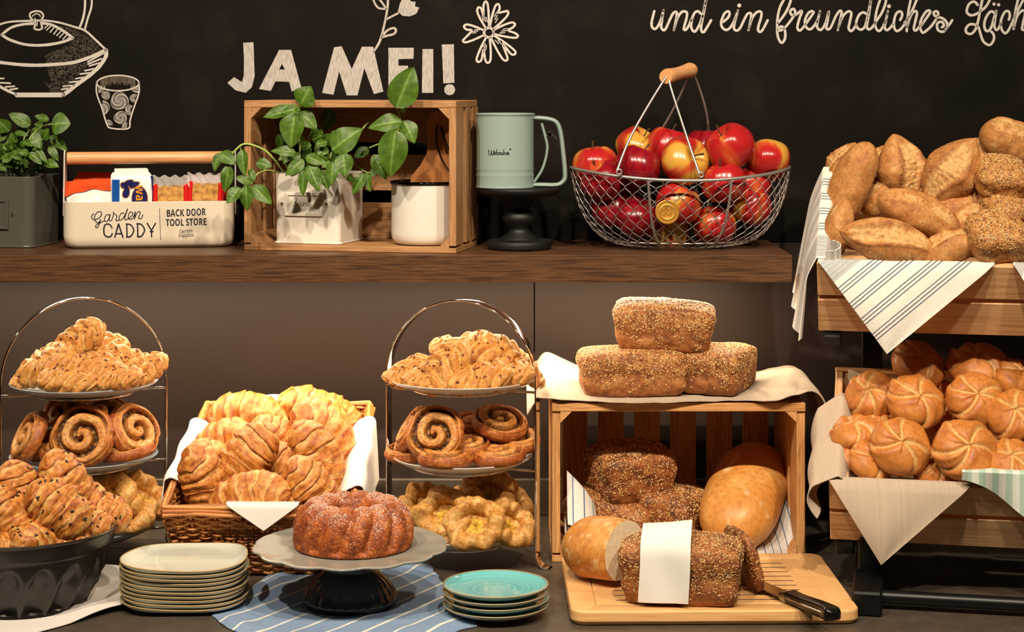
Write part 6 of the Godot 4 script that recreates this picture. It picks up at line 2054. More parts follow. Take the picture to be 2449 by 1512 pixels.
func plate_stacks() -> void:
	# rounded three-sided plates
	var c := Vector3(at(446, 1330, 0.525).x, 0, 0.525)
	var shape := func(a: float, s: float) -> Vector2:
		var r := (1.0 + 0.06 * cos(3.0 * a - 1.2)) * 0.97 / pow(pow(absf(cos(a)), 2.9) + pow(absf(sin(a)), 2.9), 1.0 / 2.9)
		return Vector2(cos(a) * r * 0.0845, sin(a) * r * 0.0800) * s
	var g := Geo.new()
	var pf := [Vector2(0.0, 0.0), Vector2(0.62, 0.0), Vector2(0.70, 0.0012), Vector2(0.90, 0.0055), Vector2(0.985, 0.0100), Vector2(1.0, 0.0118), Vector2(0.995, 0.0132), Vector2(0.975, 0.0128), Vector2(0.92, 0.0086), Vector2(0.78, 0.0052), Vector2(0.0, 0.0044)]
	g.grid(84, pf.size() - 1, func(u, w):
		var q: Vector2 = pf[int(round(w * (pf.size() - 1)))]
		var p: Vector2 = shape.call(u * TAU, q.x)
		return Vector3(p.x, q.y + 0.004 * q.x * q.x * cos(u * TAU * 2.0 + 0.4) * smoothstep(0.8, 1.0, q.x), p.y), true, 1)
	var rim := PackedVector3Array()
	for k in 84:
		var a := TAU * k / 84
		var p: Vector2 = shape.call(a, 0.996)
		rim.append(Vector3(p.x, 0.0128 + 0.004 * cos(a * 2.0 + 0.4), p.y))
	var glaze := mat(Color(0.80, 0.81, 0.76), 0.08)
	var edge := mat(Color(0.66, 0.55, 0.36), 0.35)
	var pm := g.mesh()
	var rm := Geo.new().tube(rim, 0.0010, 6, true).mesh()
	var names := ["bottom", "second", "third", "fourth", "fifth", "sixth", "seventh", "eighth", "ninth", "top"]
	for k in 10:
		var o := thing("dessert_plate", "off white rounded triangular plate, %s of its stack%s" % [names[k], "" if k in [0, 9] else " counted from below"], "plate", c + Vector3(0.0015 * sin(k * 2.1), k * 0.0057, 0.0015 * cos(k * 1.7)), "stack of off white rounded triangular plates")
		o.rotation_degrees.y = 2.5 * sin(k * 1.9)
		part(o, "plate", pm, glaze)
		part(o, "rim", rm, edge, "brown edged rim")
	# turquoise plates
	var tq := Image.create(512, 512, false, Image.FORMAT_RGB8)
	for y in 512:
		for x in 512:
			var v := Vector2(x - 256, y - 256) / 256.0
			var ang := v.angle()
			var r := v.length()
			var n := nz.get_noise_2d(r * 30.0 + ang * 0.55, 3.0) * 0.6 + nz.get_noise_2d(r * 90.0 + ang * 0.55 + 0.6 * nz.get_noise_2d(v.x * 3, v.y * 3), 9.0) * 0.5
			tq.set_pixel(x, y, Color(0.31, 0.645, 0.69).lerp(Color(0.50, 0.79, 0.79), clampf(0.5 + 0.8 * n, 0, 1)))
	var tm := mat(Color.WHITE, 0.07)
	tm.albedo_texture = ImageTexture.create_from_image(tq)
	var under := mat(Color(0.74, 0.76, 0.72), 0.15)
	var redge := mat(Color(0.62, 0.56, 0.44), 0.4)
	var tc := Vector3(at(1186, 1400, 0.585).x, 0.0, 0.585)
	var r := 0.0705
	var up := Geo.new().lathe([Vector2(r * 0.985, 0.0118), Vector2(r * 0.95, 0.0104), Vector2(r * 0.86, 0.0070), Vector2(r * 0.62, 0.0052), Vector2(0, 0.0050)], 72)
	for k in up.v.size():
		up.t[k] = Vector2(up.v[k].x, up.v[k].z) / r * 0.5 + Vector2(0.5, 0.5)
	var um := up.mesh()
	var lo := Geo.new().lathe([Vector2(0, 0), Vector2(r * 0.55, 0.0), Vector2(r * 0.60, 0.0014), Vector2(r * 0.80, 0.0036), Vector2(r * 0.96, 0.0086), Vector2(r * 0.995, 0.0112)], 72).mesh()
	var rr := Geo.new().tube(PackedVector3Array(range(64).map(func(k): return Vector3(cos(TAU * k / 64) * r * 0.99, 0.0117, sin(TAU * k / 64) * r * 0.99))), 0.00105, 6, true).mesh()
	for k in 4:
		var o := thing("side_plate", ["lowest turquoise plate of the stack beside the blue cloth", "second turquoise plate from the bottom of the stack", "third turquoise plate from the bottom, under the top one", "glossy turquoise plate with brushed swirl on top of its stack"][k], "plate", tc + Vector3(0.0012 * sin(k * 2.0), 0.004 + k * 0.0085, 0.001 * cos(k * 3.0)), "stack of turquoise plates")
		o.rotation_degrees.y = k * 47
		part(o, "glazed_face", um, tm, "brushed turquoise glaze")
		part(o, "underside", lo, under)
		part(o, "rim", rr, redge)

# ---------------------------------------------------------------- counter, right half
func on_level(px: float, py: float, y: float) -> Vector3:
	var d := (EYE.y - y) * FOCAL / (py - HORIZON)
	return Vector3((px - MIDX) * d / FOCAL, y, EYE.z - d)

# cloth with groups of thin lines across u
func striped(base: Color, line: Color, lines: Array, size := 512) -> StandardMaterial3D:
	var im := Image.create(size, 128, false, Image.FORMAT_RGB8)
	for y in 128:
		for x in size:
			var k := 1.0 - 0.05 * float((x + y) % 2) + 0.05 * nz.get_noise_2d(x * 0.6, y * 0.08) + 0.05 * nz.get_noise_2d(x * 0.06, y * 0.9)
			var c := base
			var s := float(x) / size
			for l in lines:
				if absf(s - l[0]) < l[1]:
					c = line
			im.set_pixel(x, y, c * k)
	var m := mat(Color.WHITE, 0.9)
	m.albedo_texture = ImageTexture.create_from_image(im)
	m.rim_enabled = true
	m.rim = 0.3
	m.rim_tint = 0.5
	return m

func counter_right() -> void:
	loaf_crate()
	bread_board()

func loaf_crate() -> void:
	var fl := Vector3(at(1320, 1345, 0.31).x, 0.0, 0.31)
	var w := 0.376
	var h := 0.236
	var d := 0.245
	var o := thing("wooden_crate", "pine crate on its side on the counter, open to the front, loaves inside", "crate", fl)
	crate_parts(o, w, h, d, 0.0125, "pine", M.t_crate, true)
	# linen over the top
	var x0 := fl.x
	var cols := [-0.036, -0.018, 0.000, 0.045, 0.12, 0.20, 0.28, 0.325, 0.358, 0.392, 0.408, 0.416]
	var rows := []
	for r in 5:
		var row := []
		var z: float = [0.318, 0.288, 0.22, 0.15, 0.085][r]
		for k in cols.size():
			var y: float = [0.205, 0.228, 0.243, 0.2405, 0.2395, 0.2395, 0.240, 0.242, 0.250, 0.252, 0.228, 0.180][k]
			if k < 4:
				y += [0.0, 0.004, 0.014, 0.028, 0.036][r] * [0.9, 1.0, 1.0, 0.5][k]
			if k > 6:
				y += [0.0, 0.002, 0.006, 0.008, 0.004][r]
			var zz: float = z + (0.010 * sin(k * 1.9) if r == 0 else 0.0)
			if k < 2:
				zz = minf(zz, 0.235 - 0.02 * r)
			row.append(Vector3(x0 + cols[k], y, zz))
		rows.append(row)
	var nf := net(rows)
	var ln := sheet(90, 30, func(u, v):
		var p: Vector3 = nf.call(u, v)
		var edge: float = smoothstep(0.28, 0.05, u) + smoothstep(0.76, 0.95, u)
		return p + Vector3(0, 0.0025 * edge * sin(v * 12.0 + u * 20.0) + 0.0008 * n3(p, 40.0), 0), 0.0012)
	single("linen_cloth", ln, M.linen, "beige linen cloth spread over the loaf crate's top", "cloth")
	# seeded tin loaves on the cloth
	var gt := "seeded loaves on the linen cloth"
	var lf := [loaf_geo(0.7, Vector3(0.077, 0.0335, 0.052), 10.0, 0.2, 0.02), loaf_geo(1.9, Vector3(0.062, 0.0335, 0.046), 9.0, 0.24, 0.08), loaf_geo(3.4, Vector3(0.073, 0.0345, 0.048), 9.0, 0.24, 0.06)]
	var L := seeded_loaf("seeded_loaf", "seeded tin loaf at the lower left of the pile on the linen", lf[0], 4420, -0.022, 1, gt)
	L.transform = Transform3D(turned(0, 4, 0), Vector3(at(1510, 900, 0.240).x, 0.2735, 0.240))
	L = seeded_loaf("seeded_loaf", "seeded tin loaf at the lower right, its end turned forward", lf[1], 4080, -0.012, 2, gt)
	L.transform = Transform3D(turned(0, 66, 0), Vector3(at(1716, 900, 0.222).x, 0.2735, 0.222))
	L = seeded_loaf("seeded_loaf", "topmost seeded tin loaf of the pile on the linen", lf[2], 4420, -0.02, 3, gt)
	L.transform = Transform3D(turned(3, -5, -2), Vector3(at(1588, 770, 0.225).x, 0.3405, 0.225))
	# inside the crate
	gt = "loaves inside the crate"
	lf = [loaf_geo(4.1, Vector3(0.058, 0.039, 0.052), 7.0, 0.28, 0.26), loaf_geo(5.3, Vector3(0.066, 0.036, 0.046), 7.0, 0.26, 0.2), loaf_geo(6.6, Vector3(0.064, 0.038, 0.044), 7.0, 0.28, 0.3)]
	L = seeded_loaf("seeded_loaf", "dark seeded loaf on top of two others inside the crate", lf[0], 3400, -0.03, 4, gt)
	L.transform = Transform3D(turned(6, 24, 3), at(1506, 1128, 0.205))
	L = seeded_loaf("seeded_loaf", "dark seeded loaf at the lower left inside the crate", lf[1], 3400, -0.03, 5, gt)
	L.transform = Transform3D(turned(4, -24, -10), at(1465, 1240, 0.215))
	L = seeded_loaf("seeded_loaf", "dark seeded loaf in the middle inside the crate, behind the napkin band", lf[2], 3400, -0.03, 6, gt)
	L.transform = Transform3D(turned(8, 70, 0), at(1612, 1228, 0.205))
	# long white loaf leaning back
	var a := at(1748, 1268, 0.290)
	var b := at(1812, 1108, 0.130)
	var ax := (b - a).normalized()
	var up := (Vector3(-0.3, 0.5, 1.0) - ax * Vector3(-0.3, 0.5, 1.0).dot(ax)).normalized()
	var g := Geo.new()
	g.colored = true
	g.grid(64, 64, func(u, v):
		var t: float = v * 2.0 - 1.0
		var an: float = u * TAU
		var pr := pow(maxf(0.0, 1.0 - pow(absf(t), 3.4)), 0.5)
		var q := Vector3(t * 1.4, cos(an), sin(an))
		var k := 1.0 + 0.03 * n3(q, 1.0)
		var p := Vector3(t * 0.118, sin(an) * 0.051 * pr * k, cos(an) * 0.060 * pr * k)
		var baked := clampf(0.42 + 0.4 * fbm(q + Vector3.ONE * 9.0, 1.2) + 0.12 * n3(q, 9.0), 0, 1)
		var fleck := smoothstep(0.55, 0.72, n3(q * Vector3(1, 1, 1) + Vector3.ONE * 4.0, 2.6))
		g.cc = lin(232, 180, 104).lerp(lin(214, 148, 72), smoothstep(0.1, 0.5, baked)).lerp(lin(180, 112, 48), smoothstep(0.6, 1.0, baked)).lerp(lin(240, 212, 160), fleck * 0.7)
		return p, true)
	var wl := thing("white_loaf", "large smooth long white loaf leaning in the crate's right side", "bread", (a + b) * 0.5)
	wl.basis = Basis(ax, up, ax.cross(up))
	part(wl, "crust", g, M.bread)
	# striped napkins in the crate
	var sm := striped(Color(0.86, 0.85, 0.83), Color(0.36, 0.45, 0.56), range(9).map(func(k): return [0.06 + k * 0.11, 0.006]))
	single("striped_napkin", sheet(40, 30, func(u, v):
		var p := Vector3(x0 + lerpf(0.262, 0.366, u), 0.0105, lerpf(0.345, 0.09, v))
		p.y += 0.06 * pow(u, 3.0) * smoothstep(0.15, 0.6, v) + 0.0035 * sin(u * 11 + v * 5) * 0.5 + 0.002
		p.x += 0.008 * sin(v * 4.0) * (1 - v)
		p.z += 0.010 * u * (1.0 - v) - 0.02 * (1.0 - u) * (1.0 - v)
		return p, 0.0011), sm, "white napkin with thin blue stripes under the white loaf", "napkin")
	single("striped_napkin", sheet(46, 30, func(u, v):
		var an: float = u * 5.6 - 0.6
		var p := Vector3(x0 + 0.042 + 0.026 * sin(an) + 0.008 * (u - 0.5), 0.014 + 0.022 + 0.022 * cos(an * 0.9 + 0.6) + 0.016 * v, lerpf(0.318, 0.262, v))
		p.y += 0.052 * pow(1.0 - u, 2.0) * smoothstep(0.1, 1.0, v)
		p.z += 0.008 * sin(u * 9.0)
		return p, 0.0011), sm, "crumpled striped napkin in the crate's left front corner", "napkin")

func bread_board() -> void:
	# board: crumb slats inside a frame
	var c := Vector3(at(1680, 1480, 0.487).x, 0.0, 0.487)
	var hw := 0.190
	var hd := 0.150
	var o := thing("cutting_board", "light bamboo bread board with slotted crumb grid on the counter", "cutting board", c)
	o.rotation_degrees.y = 1.0
	var wx := wood("bamboo", M.t_bamboo, 0, 0.42, 1.6)
	var g := Geo.new()
	var prof := [Vector3(0.0, 0.001, -1), Vector3(0.004, 0.001, 0.016), Vector3(0.0, 0.006, 0.020), Vector3(0.0, 0.0065, 0.020), Vector3(0.0008, 0.0068, 0.0195), Vector3(0, 0.0068, -1)]
	part(o, "base", tub(hw, hd, prof, 64), wx)
	# frame: the ring between the outer edge and the grid
	var ix := hw - 0.034
	var iz := hd - 0.030
	var fr := Geo.new()
	fr.grid(96, 5, func(u, w):
		var k := int(round(w * 5))
		var q: Vector3 = [Vector3(0, 0.0062, 0.020), Vector3(0, 0.0170, 0.020), Vector3(0.0007, 0.0190, 0.0195), Vector3(0.0026, 0.0200, 0.018), Vector3(-1, 0.0200, 0), Vector3(-1, 0.0062, 0)][k]
		if q.x < 0:
			var e := rrect(u, ix, iz, 0.0006)
			return Vector3(e.x, q.y, e.y)
		var p := rrect(u, hw - q.x, hd - q.x, q.z)
		return Vector3(p.x, q.y, p.y), true, 1)
	part(o, "frame", fr, wx)
	var gx0 := -ix + 0.0012
	var gx1 := ix - 0.0012
	part(o, "grid_end", Geo.new().box(Vector3(gx0 + 0.014, 0.0132, 0), Vector3(0.028, 0.0124, iz * 2 - 0.0024), 0.0006), wx)
	part(o, "grid_end", Geo.new().box(Vector3(gx1 - 0.014, 0.0132, 0), Vector3(0.028, 0.0124, iz * 2 - 0.0024), 0.0006), wx)
	var n := 10
	for k in n:
		var z := -iz + 0.0012 + (iz * 2 - 0.0024) * (k + 0.5) / n
		part(o, "slat", Geo.new().box(Vector3(0, 0.0132, z), Vector3(gx1 - gx0 - 0.055, 0.0124, (iz * 2 - 0.0024) / n - 0.0052), 0.0005), wx)
	var dark := mat(Color(0.30, 0.19, 0.11), 0.7)  # dark strips fill the slots, the shade in them given as colour
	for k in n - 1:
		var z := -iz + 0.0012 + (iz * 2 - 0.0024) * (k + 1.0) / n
		part(o, "crumb_slot", Geo.new().box(Vector3(0, 0.0130, z), Vector3(gx1 - gx0 - 0.0552, 0.0122, 0.0050), 0.0002), dark, "dark strip filling a milled slot in place of its shade")
	var top := 0.0200
	# half a white loaf, cut face to the right
	var hl := thing("white_loaf", "half white loaf, cut face to the right, on the bread board", "bread", at(1456, 1338, 0.488))
	hl.position.y = top + 0.0425
	hl.basis = turned(0, -40, 3)
	g = Geo.new()
	g.colored = true
	var outline := func(t: float, an: float) -> Vector3:
		var pr := pow(maxf(0.0, 1.0 - pow(absf(t), 2.6)), 0.52)
		var q := Vector3(t * 1.4, cos(an), sin(an))
		var k := 1.0 + 0.04 * n3(q + Vector3.ONE * 3.0, 1.0)
		var p := Vector3(t * 0.072, sin(an) * 0.045 * pr * k, cos(an) * 0.050 * pr * k)
		if p.y < -0.034:
			p.y = -0.034 + (p.y + 0.034) * 0.25
		return p
	g.grid(60, 44, func(u, v):
		var p: Vector3 = outline.call(lerpf(-1.0, 0.42, v), u * TAU)
		var baked := clampf(0.45 + 0.5 * fbm(p, 22.0) + 0.2 * n3(p, 160.0), 0, 1)
		var fleck := smoothstep(0.5, 0.7, n3(p, 70.0))
		g.cc = lin(228, 172, 96).lerp(lin(206, 138, 66), smoothstep(0.1, 0.5, baked)).lerp(lin(166, 96, 42), smoothstep(0.6, 1.0, baked)).lerp(lin(238, 206, 150), fleck * 0.6)
		return p, true)
	part(hl, "crust", g, M.bread)
	g = Geo.new()
	g.colored = true
	g.grid(60, 14, func(u, v):
		var e: Vector3 = outline.call(0.42, u * TAU)
		var p := Vector3(e.x, e.y * v, e.z * v)
		p.x += 0.0012 * (1.0 - v) + 0.0007 * fbm(p, 200.0)
		g.cc = lin(238, 216, 178).lerp(lin(248, 234, 204), clampf(0.5 + fbm(p, 120.0), 0, 1))
		return p, true, 1)
	part(hl, "crumb", g, M.crumb, "pale open crumb of the cut face")
	# seeded loaf with a napkin band
	var lg := loaf_geo(8.3, Vector3(0.077, 0.040, 0.050), 9.0, 0.26, 0.18)
	var lo := seeded_loaf("seeded_loaf", "seeded loaf wrapped in a white napkin band on the bread board", lg, 5200, -0.034, 7, "")
	lo.transform = Transform3D(turned(0, -9, 0), Vector3(at(1630, 1380, 0.573).x, top + 0.0385, 0.573))
	var band := Geo.new()
	var loc := lo.transform
	band = sheet(14, 60, func(u, v):
		var x: float = lerpf(-0.0535, 0.0125, u) + 0.003 * sin(v * 5.0)
		var an: float = lerpf(-0.62, 3.75, v)
		# round the loaf: front foot, front, over the top, down behind
		var cz := cos(an)
		var sy := sin(an)
		var sc := 1.0 / pow(pow(absf(cz), 8.0) + pow(absf(sy), 8.0), 0.125)
		var p := Vector3(x, sy * sc * 0.0450, cz * sc * 0.0565)
		if p.y < -0.0365:
			p.y = -0.0365
		var lift: float = maxf(0.0, sin(clampf((v - 0.30) / 0.36, 0, 1) * PI)) * (0.012 + 0.008 * u)
		return p + Vector3(0, lift, 0.0016 * sin(u * 6 + v * 9)), 0.0022)
	var bn := single("napkin_band", band, M.napkin, "folded white napkin band round the seeded loaf on the board", "napkin")
	bn.transform = loc
	# cut slice leaning behind
	var sg := loaf_geo(8.9, Vector3(0.0085, 0.040, 0.049), 4.2, 0.30, 0.2)
	var sl := seeded_loaf("bread_slice", "seeded bread slice leaning against the banded loaf", sg, 900, -0.034, 8, "")
	sl.transform = Transform3D(turned(0, 14, 16), Vector3(at(1780, 1370, 0.525).x, top + 0.0385, 0.525))
	# knife
	var A := on_level(1806, 1386, top + 0.004)
	var B := on_level(1884, 1428, top + 0.006)
	var E := on_level(1996, 1474, top + 0.012)
	var k := thing("bread_knife", "bread knife with black riveted handle lying on the bread board", "knife", B)
	var dirv := (E - B).normalized()
	var side := dirv.cross(Vector3.UP).normalized()
	k.basis = Basis(dirv, side.cross(dirv).normalized(), side)
	var steel := mat(Color(0.62, 0.61, 0.60), 0.2, 1.0)
	var bl := PackedVector2Array()
	bl.append_array([Vector2(0.004, 0.011), Vector2(-0.11, 0.013), Vector2(-0.118, 0.004)])
	for q in 24:
		var x := -0.114 + 0.110 * q / 24.0
		bl.append(Vector2(x, -0.0125 - 0.0012 * (q % 2)))
	bl.append(Vector2(0.004, -0.011))
	part(k, "blade", Geo.new().slab(bl, -0.0008, 0.0008, Transform3D(Basis(Vector3.RIGHT, -PI / 2), Vector3(0, 0.0015, 0))), steel)
	part(k, "bolster", Geo.new().grid(16, 6, func(u, v):
		var e := rrect(u, lerpf(0.0055, 0.0085, v), lerpf(0.0115, 0.0100, v), 0.003)
		return Vector3(-0.004 + v * 0.014, 0.0015 + e.x, e.y), true, 0), steel)
	var hg := Geo.new()
	var hlen := (E - B).length()
	hg.grid(28, 24, func(u, v):
		var e := rrect(u, 0.0085 + 0.0015 * sin(v * PI * 2.0 + 3.6) * 0.6, 0.0102 + 0.0022 * smoothstep(0.7, 1.0, v) - 0.0016 * sin(v * PI), 0.004)
		var cap := pow(maxf(0.0, 1.0 - pow(maxf(0.0, (v - 0.9) / 0.1), 2.4)), 0.5)
		return Vector3(0.008 + v * (hlen - 0.002), 0.0020 + e.x * cap, e.y * cap + 0.002 * smoothstep(0.75, 1.0, v)), true, 0)
	part(k, "handle", hg, mat(Color(0.03, 0.03, 0.03), 0.28), "black handle")
	part(k, "tang", Geo.new().box(Vector3(0.008 + hlen * 0.47, 0.0020, 0.0), Vector3(hlen * 0.9, 0.0028, 0.0214), 0.0006), steel, "bright tang between the handle scales")

# ---------------------------------------------------------------- rack at the right with two tilted crates
func ray_to(px: float, py: float, P: Vector3, N: Vector3) -> Vector3:
	var dirn := Vector3((px - MIDX) / FOCAL, -(py - HORIZON) / FOCAL, -1.0)
	return EYE + dirn * ((P - EYE).dot(N) / dirn.dot(N))

func tray(called: String, label: String, o: Vector3, b: Basis, w: float, h: float, d: float) -> Node3D:
	# own axes: x right, y up, z to the front; origin front bottom left
	var t := thing(called, label, "crate", o)
	t.basis = b
	var th := 0.011
	var wx := wood("tray", M.t_tray, 0, 0.5, 0.8)
	var wz := wood("tray", M.t_tray, 2, 0.5, 0.8)
	for k in 2:
		var y := h * (0.235 + 0.53 * k)
		part(t, "front_slat", Geo.new().box(Vector3(w / 2, y, -th / 2), Vector3(w, h * 0.465, th), 0.001), wx)
		part(t, "back_slat", Geo.new().box(Vector3(w / 2, y, -d + th / 2), Vector3(w, h * 0.465, th), 0.001), wx)
		for x in [th / 2 + 0.001, w - th / 2 - 0.001]:
			part(t, "side_slat", Geo.new().box(Vector3(x, y, -d / 2), Vector3(th, h * 0.465, d - th * 2), 0.001), wz)
	for k in 4:
		part(t, "bottom_slat", Geo.new().box(Vector3(w / 2, 0.005, -d * (0.14 + 0.24 * k)), Vector3(w - th * 2, 0.008, d * 0.2), 0.001), wx)
	for x in [th + 0.008, w - th - 0.008]:
		for z in [-th - 0.008, -d + th + 0.008]:
			part(t, "corner_block", Geo.new().box(Vector3(x, h / 2, z), Vector3(0.015, h - 0.004, 0.015), 0.001), wood("tray", M.t_tray, 1, 0.5, 0.8))
	return t

func rack() -> void:
	var yaw := deg_to_rad(12.0)
	var tilt := deg_to_rad(28.0)
	var X := Vector3(cos(yaw), 0, sin(yaw))
	var Bk := Vector3(sin(yaw), 0, -cos(yaw))
	var up := Vector3.UP * cos(tilt) - Bk * sin(tilt)
	var bk := Bk * cos(tilt) + Vector3.UP * sin(tilt)
	var B := Basis(X, up, -bk)
	var w := 0.40
	var d := 0.265
	var P1 := at(1953, 630, 0.40)
	var P2 := at(1982, 1152, 0.50)
	var h1 := 0.118
	var h2 := 0.104
	var O1 := P1 - up * h1
	var O2 := P2 - up * h2
	tray("bread_tray", "tilted wooden tray of rustic rolls on the rack's upper level", O1, B, w, h1, d)
	tray("bread_tray", "tilted wooden tray of kaiser rolls on the rack's lower level", O2, B, w, h2, d)
	# black metal stand
	var st := thing("rack_stand", "black metal stand carrying the two tilted bread trays", "rack", Vector3(O2.x, 0, O2.z))
	var fm := mat(Color(0.055, 0.062, 0.062), 0.38, 0.3)
	var F := on_counter(2073, 1476)
	var yb := Basis(X, Vector3.UP, -Bk)
	var rel := F - st.position
	for s in [0.0, 0.34]:
		var base: Vector3 = rel + X * s
		part(st, "foot", Geo.new().box(base + Bk * 0.20 + Vector3(0, 0.0165, 0), Vector3(0.040, 0.032, 0.40), 0.003, yb), fm)
		var q: Vector3 = base + Bk * 0.335
		part(st, "upright", Geo.new().box(q + Vector3(0, 0.235, 0), Vector3(0.030, 0.42, 0.022), 0.002, yb), fm)
		for O in [O1, O2]:
			var mid: Vector3 = O - st.position + X * (s + 0.02) + bk * 0.125 - up * 0.0095
			part(st, "arm", Geo.new().box(mid, Vector3(0.026, 0.017, 0.27), 0.002, B), fm)
		part(st, "foot_brace", Geo.new().box(base + Bk * 0.13 + Vector3(0, 0.052, 0), Vector3(0.030, 0.045, 0.030), 0.003, yb), fm)
	var bar := PackedVector3Array([rel + Bk * 0.045 + X * 0.018 + Vector3(0, 0.016, 0), rel + Bk * 0.045 + X * 0.325 + Vector3(0, 0.016, 0)])
	part(st, "crossbar", Geo.new().tube(bar, 0.0095, 16), fm, "round steel crossbar")
	rolls_upper(P1, up, bk, X, B)
	rolls_lower(P2, up, bk, X, B)
	cloths(P1, P2, up, bk, X)

func rolls_upper(P: Vector3, up: Vector3, bk: Vector3, X: Vector3, B: Basis) -> void:
	var geo := {
		"long": split_geo(0.5, 0.074, 0.034, 0.034, 1.9, 0.8), "long2": split_geo(1.6, 0.070, 0.034, 0.033, 2.2, 0.35), "diamond": split_geo(2.8, 0.060, 0.044, 0.036, 1.5, 0.9), "diamond2": split_geo(4.0, 0.066, 0.045, 0.036, 1.45, 0.8), "bun": split_geo(5.1, 0.046, 0.036, 0.032, 2.4, 0.5), "twist": split_geo(6.3, 0.080, 0.036, 0.036, 2.6, 0.15)}
	var mesh := {}
	for k in geo:
		mesh[k] = geo[k].mesh()
	var sq := [loaf_geo(11.2, Vector3(0.036, 0.024, 0.036), 4.4, 0.5, -0.45), loaf_geo(12.7, Vector3(0.036, 0.025, 0.035), 4.4, 0.5, -0.42)]
	var gp := "rolls in the upper bread tray"
	var N := up
	for e in [
		# px, py, lift, kind, tilt x, turn, roll, scale, label
		[2038, 440, 0.016, "twist", 30, 0, 68, 0.92, "long twisted roll standing at the left of the upper tray"],
		[2158, 406, 0.024, "diamond", 64, 0, -76, 1.0, "diamond shaped roll with an upright split in the upper tray"],
		[2274, 414, 0.032, "diamond2", 62, 0, 56, 1.02, "pointed roll with a slanting split in the middle of the upper tray"],
		[2415, 338, 0.040, "bun", 30, 0, -20, 1.1, "topmost roll at the upper tray's right"],
		[2356, 378, 0.004, "bun", 25, 0, 10, 1.1, "round roll behind the seeded square roll in the upper tray"],
		[2196, 512, 0.030, "long2", 50, 0, -24, 0.98, "smooth long roll lying across the middle of the upper tray"],
		[2124, 578, 0.018, "long", 68, 0, -12, 1.03, "long roll with a wide torn split at the upper tray's front left"],
		[2318, 526, 0.010, "bun", 20, 40, 30, 0.7, "small roll end beside the seeded rolls in the upper tray"],
		[2288, 500, -0.016, "long2", 20, 20, 20, 0.85, "shaded roll under the pointed roll in the upper tray"],
		[2268, 596, 0.004, "long", 30, 0, 20, 0.80, "floury roll at the front between the long and the seeded roll"],
		[2108, 470, -0.014, "bun", 20, 0, 40, 0.9, "shaded roll behind the long rolls in the upper tray"],
		[2016, 398, 0.004, "diamond", 25, 0, 62, 0.75, "pointed roll sticking up at the upper tray's back left corner"],
		[2006, 548, 0.004, "long2", 25, 0, 76, 0.70, "roll low in the upper tray's left front corner"],
		[2226, 468, -0.018, "diamond", 20, 0, 0, 0.9, "roll deep in the middle of the upper tray"],
		[2106, 392, -0.004, "bun", 20, 0, 30, 0.8, "roll at the back edge behind the diamond roll"]]:
		var o := thing("rustic_roll", e[8], "bread roll", ray_to(e[0], e[1], P + N * e[2], N), gp)
		o.basis = Basis(Vector3.UP, deg_to_rad(-8.0)) * turned(e[4], e[5], e[6], Vector3.ONE * e[7] * 0.93)
		part(o, "crust", mesh[e[3]], M.rustic)
		sprinkle(o, "grains", geo[e[3]], 34, func(nn, p): return smoothstep(-0.1, 0.5, nn.y), M.seed_mesh, 0.0008, 0.0014, [lin(92, 58, 32), lin(120, 78, 42), lin(236, 208, 160), lin(70, 44, 26)], 0.1, 1.0, int(e[0]))
	for e in [
		[2392, 426, 0.030, 0, 30, 0, -4, 1.02, "square seeded roll at the right, below the topmost roll"],
		[2382, 568, 0.022, 1, 34, 6, 2, 1.08, "square seeded roll at the upper tray's front"],
		[2404, 506, -0.008, 0, 26, 20, -6, 0.95, "seeded roll half hidden behind the front square one"],
		[2452, 590, 0.000, 1, 40, 0, 0, 0.9, "seeded roll cut off by the picture's right edge"]]:
		var o := seeded_loaf("seeded_roll", e[8], sq[e[3]], 1300, 0.004, 20 + e[3], gp)
		o.set_meta("category", "bread roll")
		o.transform = Transform3D(turned(e[4], e[5], e[6], Vector3.ONE * e[7]), ray_to(e[0], e[1], P + N * e[2], N))

